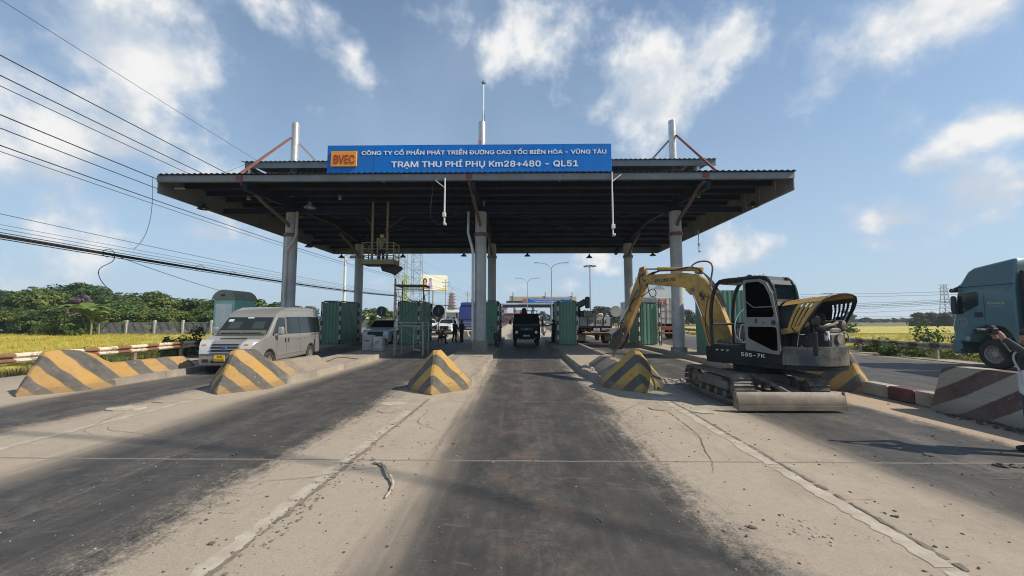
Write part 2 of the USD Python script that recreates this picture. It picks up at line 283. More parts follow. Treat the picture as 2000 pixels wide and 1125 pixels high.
    # dark oil drops
    N['vm'] = ('mapping', dict(scale=(1, .7, 1))); N['vo'] = ('voronoi_texture', dict(scale=2.1, randomness=1.0)); L.extend([('g.position', 'vm.vector'), ('vm.vector', 'vo.vector')])
    N['vsep'] = ('separate_color', {}); L.append(('vo.color', 'vsep.color')); vr = math_('vr', 'multiply_add', 'vsep.r', .155, -.05); vd = math_('vd', 'multiply_add', fine, .05, 'vo.distance'); vd = math_('vd2', 'subtract', vd, vr); spot = mrange('spot', vd, .035, .012, 0, .7); col = mix('spots', spot, col, (.035, .033, .032))
    N['vo2'] = ('voronoi_texture', dict(scale=11.0, randomness=1.0)); L.append(('g.position', 'vo2.vector')); N['vs2'] = ('separate_color', {}); L.append(('vo2.color', 'vs2.color')); q = math_('q', 'multiply_add', 'vs2.r', .22, -.15); q = math_('q2', 'subtract', 'vo2.distance', q); sp2 = mrange('sp2', q, .05, .02, 0, .7); col = mix('spots2', sp2, col, (.05, .047, .045))
    N['vo3'] = ('voronoi_texture', dict(scale=14.0, randomness=1.0)); N['vm3'] = ('mapping', dict(location=(3.3, 1.7, 0))); L.extend([('g.position', 'vm3.vector'), ('vm3.vector', 'vo3.vector')]); N['vs3'] = ('separate_color', {}); L.append(('vo3.color', 'vs3.color')); q = math_('q3', 'multiply_add', 'vs3.g', .2, -.155); q = math_('q4', 'subtract', 'vo3.distance', q); sp3 = mrange('sp3', q, .04, .015, 0, .8); col = mix('spots3', sp3, col, (.45, .41, .36))
    # ridged scuffs in the tyre lanes
    N['scm'] = ('mapping', dict(scale=(1.1, 3.6, 1))); N['sc'] = ('noise_texture', dict(scale=1.6, detail=8.0, roughness=.72, distortion=1.2)); L.extend([('g.position', 'scm.vector'), ('scm.vector', 'sc.vector')]); sc = mrange('scr', 'sc.fac', .56, .66, 0, .45); sc = math_('scx', 'multiply', sc, mrange('scy', cover, .6, .15)); col = mix('scuff', sc, col, (.145, .128, .110))
    N['sd'] = ('noise_texture', dict(scale=2.0, detail=9.0, roughness=.75, distortion=1.6)); L.append(('scm.vector', 'sd.vector')); sd = mrange('sdr', 'sd.fac', .60, .67, 0, .5); col = mix('scuff2', sd, col, (.042, .040, .038))
    # cross joints of the paving slabs
    for k, (y0, wdt, amp) in enumerate(((5.42, .016, .10), (9.15, .010, .05), (13.6, .012, .06), (18.3, .012, .06))):
        w = math_(f'j{k}a', 'multiply_add', mid, amp, y0-amp/2); d = math_(f'j{k}b', 'subtract', 's.y', w); d = math_(f'j{k}c', 'absolute', d); m = mrange(f'j{k}d', d, wdt*1.9, wdt*.5, 0, .75 if k == 0 else .45); m = math_(f'j{k}n', 'multiply', m, mrange(f'j{k}m', fine, .28, .5)); jc = mix(f'j{k}e', cover, (.22, .20, .175), (.13, .112, .095)); col = mix(f'j{k}f', m, col, jc)
    # faint painted streak of the cameraman's cast shadow across the right lane
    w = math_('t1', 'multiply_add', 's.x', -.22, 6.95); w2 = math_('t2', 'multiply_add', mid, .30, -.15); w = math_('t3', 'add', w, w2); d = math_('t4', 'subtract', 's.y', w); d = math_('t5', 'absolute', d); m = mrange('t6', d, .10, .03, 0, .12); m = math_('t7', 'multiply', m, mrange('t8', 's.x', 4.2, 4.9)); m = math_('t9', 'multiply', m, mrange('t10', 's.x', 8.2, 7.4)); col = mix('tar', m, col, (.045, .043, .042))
    v = math_('vv', 'multiply_add', fine, .55, .72); v = math_('vv2', 'multiply_add', grit, .50, v); v = math_('vv4', 'multiply_add', mf, .25, v); v = math_('vv3', 'subtract', v, .37)
    N['vc'] = ('combine_xyz', {}); L.extend([(v, 'vc.x'), (v, 'vc.y'), (v, 'vc.z')]); col = mix('final', 1.0, col, 'vc.vector', 'multiply')
    N['p'] = ('principled_bsdf', dict(specular_ior_level=.3)); L.append((col, 'p.base_color')); L.append((mrange('rg', cover, 0, 1, .62, .9), 'p.roughness'))
    h = math_('h1', 'multiply_add', fine, .5, grit); h = math_('h2', 'multiply_add', 'sc.fac', 1.5, h); N['b'] = ('bump', dict(strength=.9, distance=.008)); L.extend([(h, 'b.height'), ('b.normal', 'p.normal')])
    return usdkit.material(stage, '/World/Looks/road', N, L, surface='p.BSDF')

concrete = pbr('concrete', (.30, .265, .22), (.21, .185, .155), 1.6, .88, bump=.006, bscale=30, dirt=(.16, .14, .12), dirt_amt=.7)
concrete_dusty = pbr('concrete_dusty', (.335, .285, .225), (.26, .222, .178), 2.4, .9, bump=.006, bscale=40, dirt=(.2, .17, .14), dirt_amt=.5)
grass_ground = pbr('grass_ground', (.075, .095, .028), (.13, .125, .045), .7, .9, bump=.05, bscale=9, dirt=(.16, .13, .06), dirt_amt=.7)
rice_mat = pbr('rice_crop', (.47, .37, .065), (.37, .345, .065), .22, .85, bump=.10, bscale=7, stretch=(1, 1, 1), dirt=(.17, .20, .045), dirt_amt=.45)

def terrain():
    xs = np.r_[-1800, -900, -400, -200, -100, -60, -40, -30, -25, np.arange(-21, -15, .5), -12, 0, 12, np.arange(18, 26, .5), 30, 40, 60, 100, 200, 400, 900, 1800]
    ys = np.r_[-60, -20, np.arange(0, 60, 2.0), 70, 90, 130, 200, 300, 500, 900, 1600, 3000]
    def h(x): return np.interp(x, [-19.4, -17.4, 20.4, 23], [-.95, -.05, -.05, -.95])
    X, Y = np.meshgrid(xs, ys, indexing='ij'); Z = h(X); off = (np.abs(X+18.5) < 2.6) | (np.abs(X-22) < 2.6); Z = Z+np.where(off, (meshkit.fbm(np.stack([X, Y, 0*X], -1)*1.3, 3)-.5)*.22, 0)
    obj('ground', MB().grid(np.stack([X, Y, Z], -1)), grass_ground, kind='structure')
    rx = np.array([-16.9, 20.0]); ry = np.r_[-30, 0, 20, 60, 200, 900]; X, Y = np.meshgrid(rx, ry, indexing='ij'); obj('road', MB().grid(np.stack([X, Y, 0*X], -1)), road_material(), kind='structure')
    def field(name, x0, x1, y0, y1, z, step):
        X, Y = np.meshgrid(np.arange(x0, x1+.1, step), np.arange(y0, y1+.1, step), indexing='ij'); P = np.stack([X, Y, 0*X], -1)
        Z = z+(meshkit.fbm(P*.35, 4, 5)-.5)*.25+(meshkit.noise(P*1.7, 9)-.5)*.14
        edge = (X < x0+.1) | (X > x1-step*.8) | (Y < y0+.1) | (Y > y1-step*.8)
        obj(name, MB().grid(np.stack([X, Y, np.where(edge, -1.0, Z)], -1)), rice_mat, smooth=True, kind='structure')
    field('rice_field', -110, -20.2, 4, 53, -.42, .55); field('rice_field', 24.6, 150, 8, 58, -.42, .7); field('rice_field', 20.5+4.2, 180, 61, 112, -.40, 1.2)
    # low bank between the two right-hand fields
    obj('field_bank', MB().box(24, 180, 58.6, 60.4, -.96, -.35), pbr('bank_soil', (.16, .17, .05), (.22, .18, .09), .8, .95, bump=.05), kind='structure')
terrain()

def strip(name, x, w, y0, y1, z, mat, seed, step=.12, rough=.03, keep=1.0, label=None, drift=lambda y: 0, **k):
    r = np.random.default_rng(seed); step = min(step, .05); n = max(8, int((y1-y0)/step)); y = np.linspace(y0, y1, n); k5 = np.ones(9)/9; j = lambda: np.convolve(r.normal(0, rough*1.6, n+8), k5, 'valid')+r.normal(0, rough*.55, n)
    mid = x+np.array([drift(t) for t in y]); a, b = mid-w/2+np.clip(j(), -w*.4, w*.4), mid+w/2+np.clip(j(), -w*.4, w*.4)
    m = MB(); P = np.stack([xyz(a, y, z+0*y), xyz(b, y, z+0*y)]); on = r.random(n) < keep
    for i in range(n-1):
        if on[i]: m.add(P[[0, 0, 1, 1], [i, i+1, i+1, i]], [[0, 3, 2], [0, 2, 1]])
    return obj(name, m, mat, smooth=False, label=label, **k)
line_mat = pbr('worn_line_paint', (.41, .37, .305), (.32, .275, .22), 5.0, .85, bump=.004, dirt=(.32, .272, .22), dirt_amt=1.0, lo=.4, hi=.6)
crack_mat = pbr('crack_grit', (.17, .145, .118), (.25, .21, .168), 14.0, .95, bump=.02)
strip('lane_line', -2.40, .15, 1.2, 8.2, .004, line_mat, 1, rough=.022, keep=.92, drift=lambda y: .025*(y-2), kind='structure')
strip('lane_line', 3.24, .17, 1.2, 9.4, .004, line_mat, 2, rough=.022, keep=.93, drift=lambda y: .02*(y-2), kind='structure')
strip('lane_line', -7.55, .16, 2, 9.6, .004, line_mat, 3, rough=.02, keep=.95, kind='structure')
strip('road_crack', -2.30, .055, 1.2, 9.4, .007, crack_mat, 4, step=.07, rough=.02, keep=.93, drift=lambda y: .028*(y-2), kind='structure')
strip('road_crack', 3.36, .04, 1.2, 9.6, .007, crack_mat, 5, step=.07, rough=.018, keep=.9, drift=lambda y: .02*(y-2), kind='structure')
strip('road_crack', 3.10, .018, 6.6, 9.2, .007, crack_mat, 6, step=.07, rough=.018, keep=.8, drift=lambda y: -.35+.07*(y-4), kind='structure')
strip('lane_line', -13.3, .12, 3, 30, .004, line_mat, 8, rough=.02, keep=.95, kind='structure')

def hair_crack(seed, p0, ang, L, w):
    r = np.random.default_rng(seed); n = int(L/.04); a = ang+np.cumsum(r.normal(0, .16, n)); a = ang+(a-ang)*.6; p = np.array(p0)+np.cumsum(np.stack([np.cos(a), np.sin(a)], 1)*.04, 0); nn = np.stack([-np.sin(a), np.cos(a)], 1); ww = (.7*w*r.uniform(.3, 1.0, n)*np.sin(np.linspace(.15, 3.0, n)))[:, None]
    m = MB().grid(np.stack([np.c_[p-nn*ww, np.full(n, .0085)], np.c_[p+nn*ww, np.full(n, .0085)]])); obj('road_crack', m, crack_mat, kind='structure')   # hair_cracks
for k, (x, y, a, L, w) in enumerate(((-2.0, 8.6, -1.2, 2.2, .012), (-2.6, 8.9, -1.9, 1.6, .010), (3.0, 9.4, -1.75, 3.2, .016), (2.9, 7.3, -1.5, 2.4, .014), (3.9, 8.8, -1.1, 2.2, .010), (4.3, 6.6, -.9, 1.8, .008), (-3.6, 4.6, .1, 2.6, .010), (-8.2, 8.4, -1.5, 2.4, .012), (-7.2, 7.6, -1.8, 2.8, .010), (5.1, 5.1, -.4, 2.0, .008))): hair_crack(500+k, (x, y), a, L, w)
# broken concrete slabs bedded beside the lines near the noses
for k, (x, y, lx, ly, rz) in enumerate(((-2.75, 8.9, .7, .5, 8), (-2.62, 8.2, .5, .45, -6), (3.45, 9.5, .8, .45, -14), (3.0, 8.5, .55, .5, 12), (3.75, 8.2, .6, .4, -20), (-7.9, 9.1, .8, .5, 10), (-8.2, 8.3, .9, .45, 14))):
    r_s = np.random.default_rng(700+k); pg = sg.Polygon([(lx*.5*math.cos(t)*r_s.uniform(.75, 1.1), ly*.5*math.sin(t)*r_s.uniform(.75, 1.1)) for t in np.linspace(0, 6.28, 8)[:-1]]); pg = affinity.translate(affinity.rotate(pg, rz), x, y); obj('patch_slab', MB().prism(pg, -.02, .010+.002*k, fXY), concrete_dusty if k % 2 else line_mat, kind='structure')

# ------------------------------------------------------------------ islands and striped barriers
def stripe_material(name, ca, cb, period, dust_from, dust_to, edge=.02, dust_most=.85):
    N = {'uv': ('uvmap', dict(attribute='st')), 's': ('separate_xyz', {}), 'g': ('geometry', {}), 'n': ('noise_texture', dict(scale=9.0, detail=7.0, roughness=.7)), 'n2': ('noise_texture', dict(scale=2.0, detail=9.0, roughness=.7)), 'n3': ('noise_texture', dict(scale=55.0, detail=3.0)),
         'w': ('math', dict(math_type='multiply_add', value2=.05)), 'd': ('math', dict(math_type='multiply', value2=1/period)), 'fr': ('math', dict(math_type='fraction')), 'k': ('map_range', dict(from_min=.5-edge, from_max=.5+edge, clamp=True)), 'e': ('map_range', dict(from_min=1-2*edge, from_max=1.0, to_min=1.0, to_max=0.0, clamp=True)), 'ke': ('math', dict(math_type='multiply')),
         'c': ('mix_color', dict(a=ca, b=cb)), 'sc': ('map_range', dict(from_min=.60, from_max=.67, to_max=.75, clamp=True)), 'c2': ('mix_color', dict(b=(.24, .21, .175))),
         'du': ('map_range', dict(from_min=dust_from, from_max=dust_to, to_max=dust_most, clamp=True)), 'dn': ('map_range', dict(from_min=.3, from_max=.72, to_min=.0, to_max=.48, clamp=True)), 'da': ('math', dict(math_type='add', use_clamp=True)), 'c3': ('mix_color', dict(b=(.235, .20, .162))),
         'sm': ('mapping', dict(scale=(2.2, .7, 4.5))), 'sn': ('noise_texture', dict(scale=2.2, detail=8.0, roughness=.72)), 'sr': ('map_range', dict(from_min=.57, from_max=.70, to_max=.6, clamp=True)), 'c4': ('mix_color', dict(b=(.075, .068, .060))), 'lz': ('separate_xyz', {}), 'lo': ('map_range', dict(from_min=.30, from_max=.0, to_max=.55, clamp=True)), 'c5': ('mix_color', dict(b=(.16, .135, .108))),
         'p': ('principled_bsdf', dict(roughness=.8, specular_ior_level=.25)), 'b': ('bump', dict(strength=.8, distance=.006))}
    L = [('uv.UV', 's.vector'), ('g.position', 'n.vector'), ('g.position', 'n2.vector'), ('g.position', 'n3.vector'), ('n.fac', 'w.value1'), ('s.x', 'w.value3'), ('w.value', 'd.value1'), ('d.value', 'fr.value1'), ('fr.value', 'k.value'), ('fr.value', 'e.value'), ('k.result', 'ke.value1'), ('e.result', 'ke.value2'), ('ke.value', 'c.fac'),
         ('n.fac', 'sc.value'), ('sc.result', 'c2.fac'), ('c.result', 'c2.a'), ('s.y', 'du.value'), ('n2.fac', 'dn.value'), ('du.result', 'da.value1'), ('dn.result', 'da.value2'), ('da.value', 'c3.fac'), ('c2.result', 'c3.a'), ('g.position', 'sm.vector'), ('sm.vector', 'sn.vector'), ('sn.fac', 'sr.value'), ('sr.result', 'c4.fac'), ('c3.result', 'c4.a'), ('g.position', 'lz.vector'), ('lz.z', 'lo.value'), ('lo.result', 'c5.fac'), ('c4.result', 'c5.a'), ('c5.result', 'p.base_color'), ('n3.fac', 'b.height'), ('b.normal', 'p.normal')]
    return usdkit.material(stage, '/World/Looks/'+name, N, L, surface='p.BSDF')
yellow_black = stripe_material('yellow_black_stripes', (.40, .228, .050), (.052, .055, .056), .66, 1.3, 3.2, dust_most=.75)
yellow_black_clean = stripe_material('yellow_black_stripes_clear', (.40, .228, .050), (.052, .055, .056), .66, 2.0, 9.0, dust_most=.5)

ISL = [(-12.15, 9.5), (-7.5, 9.85), (-2.16, 9.85), (3.17, 10.2), (8.75, 10.2)]
def barrier(i, label, mat, L=4.6, zlow=.56, plateau=.9, wide=.82):
    x0, y0 = ISL[i]; ys = np.r_[0, .1, .2, .3, .4, .5, .6, .75, np.arange(.9, 2.6, .12), np.arange(2.6, L, .25), L, L+.02]
    hh = np.interp(ys, [0, .5, .7, plateau, plateau+.35, plateau+.75, plateau+.95, L], [.03, 1.03, 1.06, 1.03, .86, zlow+.06, zlow+.01, zlow-.02]); wb = np.interp(ys, [0, .25, .5, .78, 1.6, 2.5, L], [.03, .27, .52, wide, wide, wide*.86, wide*.8]); wt = np.interp(ys, [0, .5, .9, 1.8, L], [.01, .05, .12, .13, .13])
    q = np.array([0, .12, .3, .5, .7, .88, 1.0]); rows = []; uvs = []
    for k, y in enumerate(ys):
        lip = min(.16, hh[k]*.4); zz = np.r_[0, lip, lip+(hh[k]-lip)*q[1:]]; ww = np.r_[wb[k], wb[k]*.985, wb[k]*.97+(wt[k]-wb[k]*.97)*q[1:]**1.22]
        X = np.r_[-ww, ww[::-1]]; Z = np.r_[zz, zz[::-1]]; rows.append(xyz(x0+X, y0+y+0*X, Z)); uvs.append(np.stack([Z+.75*np.abs(X)+.65*y, 0*Z+y], 1))
    cap = rows[-1].copy(); cap[:, 0] = x0; cap[:, 2] = np.minimum(cap[:, 2], .3); rows.append(cap); uvs.append(uvs[-1])
    P = np.stack(rows); n = (meshkit.fbm(P*5, 4, i)-.5)[..., None]*np.array([.07, .05, .06])*np.clip(P[..., 2:3]*6, 0, 1); P = P+n
    path = obj('concrete_barrier', MB().grid(P), mat, uv=np.vstack(uvs), label=label, cat='barrier'); return path
_isl_lab = ['leftmost', 'beside the silver van', 'in the middle of the plaza', 'with the breaker at work on it', 'behind the excavator']
barrier(0, 'far left yellow and black striped barrier with long low striped tail', yellow_black_clean, plateau=1.25)
barrier(1, 'yellow and black striped barrier just in front of the silver van', yellow_black, plateau=1.15)
faded = stripe_material('yellow_black_stripes_faded', (.42, .245, .045), (.05, .053, .05), .66, 1.0, 1.8, dust_most=.85)
barrier(2, 'chevron striped barrier nose left of the centre lane, yellow and grey', faded, L=4.2, plateau=.8)
barrier(3, 'chevron striped barrier nose being broken by the yellow excavator', faded, L=4.5, plateau=.75)
barrier(4, 'tall striped barrier behind the excavator blade, at the red and white kerb', yellow_black_clean, plateau=1.0, wide=.6)
kerb_joint = plain('kerb_joint', (.09, .08, .07), .9)
def island(i, y1, label, w=.98):
    x0, y0 = ISL[i]; t = thing('traffic_island', label, 'traffic island')
    ya = y0+1.0; path = sg.Polygon([(x0-w*.72, ya), (x0-w, ya+1.8), (x0-w, y1), (x0+w, y1), (x0+w, ya+1.8), (x0+w*.72, ya)])
    inner = path.buffer(-.14, join_style=2)
    # kerb stones with joints
    seg = 2.0
    for sx in (-1, 1):
        y = ya+.02
        while y < y1-.1:
            e = min(y+seg-.015, y1); xa = x0+sx*(w-.14)*np.interp(y, [ya, ya+1.8], [.72, 1]); xb = x0+sx*(w-.14)*np.interp(e, [ya, ya+1.8], [.72, 1])
            o = lambda q: sx*(.14+.0*q); jit = rng.uniform(-.008, .008)
            V = np.array([[xa, y, 0], [xa+o(0), y, 0], [xa+o(0)*.86, y, .2+jit], [xa, y, .2+jit], [xb, e, 0], [xb+o(0), e, 0], [xb+o(0)*.86, e, .2+jit], [xb, e, .2+jit]])
            obj('kerb_stone', MB().add(V, [[0, 1, 2, 3], [4, 7, 6, 5], [0, 4, 5, 1], [1, 5, 6, 2], [2, 6, 7, 3], [3, 7, 4, 0]]), concrete if rng.random() < .6 else concrete_dusty, t); y += seg
    obj('top_slab', MB().prism(inner, .0, .185, fXY), concrete_dusty, t)
    return t
island(0, 38, 'dusty concrete traffic island left of the silver van'); island(1, 38, 'dusty concrete island carrying two white cabinets'); island(2, 38, 'dusty concrete island under the middle canopy columns'); island(3, 38, 'dusty concrete island right of the centre lane'); island(4, 38, 'concrete island behind the excavator, under the right columns', .9)

# red and white kerb wall and the maroon striped barrier on the right
white_paint = pbr('old_white_paint', (.40, .365, .30), (.29, .26, .215), 3.0, .8, bump=.004, dirt=(.20, .16, .12), dirt_amt=.75)
maroon_paint = pbr('maroon_paint', (.115, .040, .035), (.085, .035, .032), 3.0, .75, bump=.004, dirt=(.2, .15, .12), dirt_amt=.4)
t = thing('kerb_wall', 'low maroon and white kerb wall joining two striped barriers', 'kerb', (0, 0, 0))
_ky = [10.3, 9.6, 8.98, 8.35]
for k in range(3):
    m = MB(); y0, y1 = _ky[k+1], _ky[k]; m.rbox((8.86+.01*k, (y0+y1)/2, .15), (.34, y1-y0-.006, .31), .03); obj('kerb_block', m, [white_paint, maroon_paint, white_paint][k], t)
ys = np.linspace(8.35, 2.6, 60); rows = []; uvs = []
for y in ys:
    e = np.clip((8.35-y)/.12, .0, 1); h = .93*(.93+.07*e); X = np.r_[-.34, -.33, -.31, -.27, -.23, -.19, -.16, .16, .2, .3, .34]; Z = np.r_[0, .12, .25, .45, .65, .85, h/1.0, h, .7, .2, 0]; Z = np.minimum(Z, h); rows.append(xyz(8.92+X, y+.16*(1-Z)*(1-np.clip((8.35-y)/.5, 0, 1)), Z)); uvs.append(np.stack([Z+.72*y, 0*Z+.5], 1))
cap = rows[0].copy(); cap[:, 0] = 8.92; rows.insert(0, cap); uvs.insert(0, uvs[0]); P = np.stack(rows); P = P+(meshkit.fbm(P*5, 4, 11)-.5)[..., None]*np.array([.05, .04, .03])*np.clip(P[..., 2:3]*5, 0, 1)
maroon_white = stripe_material('maroon_white_stripes', (.085, .038, .035), (.36, .325, .26), .68, 5.0, 9.0)
obj('concrete_barrier', MB().grid(P), maroon_white, uv=np.vstack(uvs), label='large cream and maroon striped concrete barrier at the right edge', cat='barrier')
# dirt gathered along its foot
def rubble(name, c, n, rad, size, mat, label=None, cat=None, kind=None, seed=0, stretch=(1, 1), z=0.0, pile=0.0):
    r = np.random.default_rng(seed); m = MB(); ico = trimesh.creation.icosahedron(); V0, F0 = np.array(ico.vertices), np.array(ico.faces)
    for k in range(n):
        a = r.uniform(0, 6.28); d = rad*math.sqrt(r.random()); s = size*r.uniform(.25, 1)**1.5
        v = (V0*r.uniform(.6, 1.2, (len(V0), 1)))*s*np.array([r.uniform(.7, 1.3), r.uniform(.7, 1.3), r.uniform(.3, .7)]); v = v@Rz(r.uniform(0, 360)).T; m.add(v+np.array([c[0]+math.cos(a)*d*stretch[0], c[1]+math.sin(a)*d*stretch[1], z+s*.25+pile*max(0, 1-d/rad)*r.random()]), F0)
    return obj(name, m, mat, label=label, cat=cat, kind=kind)
stone_mat = pbr('broken_concrete', (.42, .38, .32), (.22, .19, .16), 8.0, .9, bump=.01); dark_grit = pbr('dark_grit', (.06, .055, .05), (.12, .10, .08), 9.0, .95, bump=.01)
rubble('dirt_heap', (8.42, 5.9, 0), 500, 1.0, .05, dark_grit, kind='stuff', seed=3, stretch=(.22, 2.4), pile=.08)
rubble('broken_concrete', (4.5, 12.0, 0), 90, .55, .075, stone_mat, kind='stuff', seed=4, stretch=(1.5, 1), pile=.06)
rubble('broken_concrete', (2.55, 3.75, 0), 60, .28, .016, stone_mat, kind='stuff', seed=5, stretch=(.7, 1.0))
rubble('broken_concrete', (2.5, 13.6, .0), 60, .8, .09, stone_mat, kind='stuff', seed=6, stretch=(.5, 1.3), z=.19)
for k, (px, py, s) in enumerate([(460, 888, .035), (1738, 790, .03), (1815, 890, .04), (415, 1064, .03), (1465, 1030, .035), (930, 870, .02), (520, 970, .02), (1240, 735, .03), (1465, 765, .03), (1740, 1006, .045), (1950, 910, .05), (1990, 912, .05), (1170, 1018, .03)]):
    p = atZ(px, py); rubble('stone', (p[0], p[1], 0), 5 if s < .05 else 16, s*1.2, s, dark_grit, kind='stuff', seed=40+k)
rubble('gravel', (-2.0, 5.2, 0), 420, 3.0, .016, dark_grit, kind='stuff', seed=8, stretch=(.9, 1.0)); rubble('gravel', (4.2, 5.6, 0), 420, 3.4, .018, dark_grit, kind='stuff', seed=9, stretch=(1, 1.0)); rubble('gravel', (-2.6, 5.0, 0), 300, 2.4, .012, stone_mat, kind='stuff', seed=10, stretch=(1, 1.1)); rubble('gravel', (3.2, 5.0, 0), 260, 2.4, .012, stone_mat, kind='stuff', seed=12, stretch=(1.2, 1.1))
rubble('gravel', (-2.19, 4.6, 0), 420, 1.6, .02, crack_mat, kind='stuff', seed=13, stretch=(.09, 2.1)); rubble('gravel', (-1.0, 15, 0), 500, 1.0, .03, stone_mat, kind='stuff', seed=14, stretch=(.10, 4.0))
# peeled branch on the road
p = [atZ(730, 903, .02), atZ(745, 905, .03), atZ(758, 922, .045), atZ(767, 940, .03), atZ(764, 955, .02), atZ(752, 972, .015)]
t = thing('fallen_branch', 'bent peeled branch lying on the dusty road', 'branch', tuple(p[2]*[1, 1, 0])); q = [x-p[2]*[1, 1, 0] for x in p]
bark = pbr('peeled_wood', (.46, .40, .32), (.25, .20, .15), 12.0, .8, bump=.004, stretch=(1, 1, 3)); c = curve(q, 30); obj('stem', MB().tube(c, np.linspace(.020, .012, 30)*(1+.25*np.sin(np.arange(30)*1.7)), 7), bark, t, smooth=50)
obj('twig', MB().tube([c[15], c[15]+[-.02, .05, .02], c[15]+[-.03, .09, .03]], [.008, .006, .004], 6), bark, t); obj('twig', MB().tube([c[24], c[24]+[.03, -.05, .01], c[24]+[.08, -.12, .0]], [.006, .004, .002], 6), bark, t)
# cable high over the road behind the camera's view, its shadow crosses the foreground
pts = curve([(x+24.2, y-5.28, 22.0) for x, y in ((40, -26), (14, -5.2), (5, 1.1), (2, 3.1), (0, 4.25), (-2.2, 5.2), (-6, 6.2), (-12, 6.9), (-22, 7.0), (-60, 6.0))], 80)
obj('overhead_cable', MB().tube(pts, .055, 6), plain('cable_rubber', (.02, .02, .02), .6), label='thick black overhead cable high above the road, its soft shadow crossing the foreground', cat='cable')

# ------------------------------------------------------------------ guard rails
def rail_mat(name, ca, cb, period):
    N = {'g': ('geometry', {}), 's': ('separate_xyz', {}), 'n': ('noise_texture', dict(scale=6.0, detail=8.0, roughness=.7)), 'd': ('math', dict(math_type='multiply', value2=1/period)), 'w': ('math', dict(math_type='multiply_add', value2=.22)), 'f': ('math', dict(math_type='fraction')), 'k': ('map_range', dict(from_min=.56, from_max=.6, clamp=True)), 'c': ('mix_color', dict(a=ca, b=cb)), 'r': ('map_range', dict(from_min=.48, from_max=.62, to_max=.8, clamp=True)), 'c2': ('mix_color', dict(b=(.13, .075, .045))), 'p': ('principled_bsdf', dict(roughness=.7))}
    L = [('g.position', 's.vector'), ('g.position', 'n.vector'), ('s.y', 'd.value1'), ('n.fac', 'w.value1'), ('d.value', 'w.value3'), ('w.value', 'f.value1'), ('f.value', 'k.value'), ('k.result', 'c.fac'), ('n.fac', 'r.value'), ('r.result', 'c2.fac'), ('c.result', 'c2.a'), ('c2.result', 'p.base_color')]
    return usdkit.material(stage, '/World/Looks/'+name, N, L, surface='p.BSDF')
def guard_rail(x, y0, y1, sp, z, label, mat, postmat, facing):
    t = thing('guard_rail', label, 'guard rail', (x, 0, 0)); prof = [(0, -.155), (.02, -.15), (.08, -.10), (.08, -.055), (.0, -.02), (.0, .02), (.08, .055), (.08, .10), (.02, .15), (0, .155)]
    pr = np.array(prof+[(a-.012, b) for a, b in prof[::-1]]); y = y0
    while y < y1:
        e = min(y+4.3, y1); m = MB(); o = rng.uniform(-.015, .015); P = np.stack([xyz(facing*(pr[:, 0]+.07)+o*.5, 0*pr[:, 0]+yy, z+pr[:, 1]+o+.004*k) for k, yy in enumerate((y, (y+e)/2, e+.1))]); P = np.concatenate([P, P[:, :1]], 1); m.grid(P); obj('rail_section', m, mat, t, smooth=45); y += 4.3
    y = y0+.4
    while y < y1:
        m = MB(); m.rbox((0, y, (z+.12-.3)/2), (.12, .12, z+.12+.3), .015); m.rbox((facing*.045, y, z), (.06, .14, .2), .01); obj('post', m, postmat, t); y += sp
    return t
guard_rail(-16.05, 4.5, 19.8, 2.3, .62, 'rusty striped guard rail along the left rice field', rail_mat('rail_left_paint', (.62, .54, .42), (.20, .10, .06), 1.25), pbr('rusty_steel', (.16, .10, .07), (.25, .20, .16), 5.0, .8), 1)
guard_rail(19.35, 6, 70, 2.05, .60, 'grey and brown guard rail along the right bypass road', rail_mat('rail_right_paint', (.36, .32, .25), (.12, .075, .05), 1.0), white_paint, -1)
# ------------------------------------------------------------------ toll canopy
steel_grey = pbr('grey_painted_steel', (.215, .23, .235), (.165, .175, .18), 1.2, .5, bump=.002, dirt=(.13, .105, .085), dirt_amt=.5, stretch=(1, 1, .4))
steel_col = pbr('column_paint', (.45, .45, .44), (.36, .36, .35), .9, .48, dirt=(.17, .15, .13), dirt_amt=.55, stretch=(1.5, 1.5, .35))
sheet_mat = pbr('galvanised_sheet', (.40, .42, .42), (.30, .31, .30), .5, .55, metal=.25, dirt=(.20, .15, .11), dirt_amt=.5, stretch=(1, .3, 1))
sheet_shaded = pbr('roof_sheet_shaded', (.060, .080, .118), (.045, .062, .095), .5, .6, spec=.08, dirt=(.03, .035, .05), dirt_amt=.4, stretch=(1, .3, 1)); shaded_steel = pbr('shaded_roof_steel', (.020, .029, .052), (.014, .020, .040), 1.2, .6, spec=.1, dirt=(.026, .025, .03), dirt_amt=.5); bracket_m = pbr('bracket_old_primer', (.13, .085, .075), (.09, .065, .06), 3.0, .6)  # roof sheet and beam steel: shade under the canopy put into their navy colour
red_lead = pbr('red_primer', (.20, .065, .052), (.15, .055, .045), 4.0, .6, dirt=(.12, .05, .04))
pipe_bright = pbr('aluminium_pipe', (.55, .54, .51), (.46, .45, .43), 2.0, .38, metal=.55, dirt=(.3, .25, .2), dirt_amt=.3)
XL, XR, YF, YB = -15.95, 11.9, 16.8, 33.4
COLX, COLY = (-12.1, -1.98, 8.28), (20.6, 29.6)
ZE = 8.2
canopy = thing('toll_canopy', 'long grey steel canopy roof spanning the toll lanes on six round columns', 'canopy')
def roofz(y): return np.interp(y, [YF-.3, 25.1, YB+.3], [ZE, 8.7, 7.9])
def corrugated(x0, x1, ys, zf, amp=.028, per=.25):
    x = np.arange(x0, x1, per/4); ys = np.asarray(ys, float); X, Y = np.meshgrid(x, ys, indexing='ij'); return MB().grid(np.stack([X, Y, zf(Y)+amp*np.sin(2*np.pi*X/per)], -1))
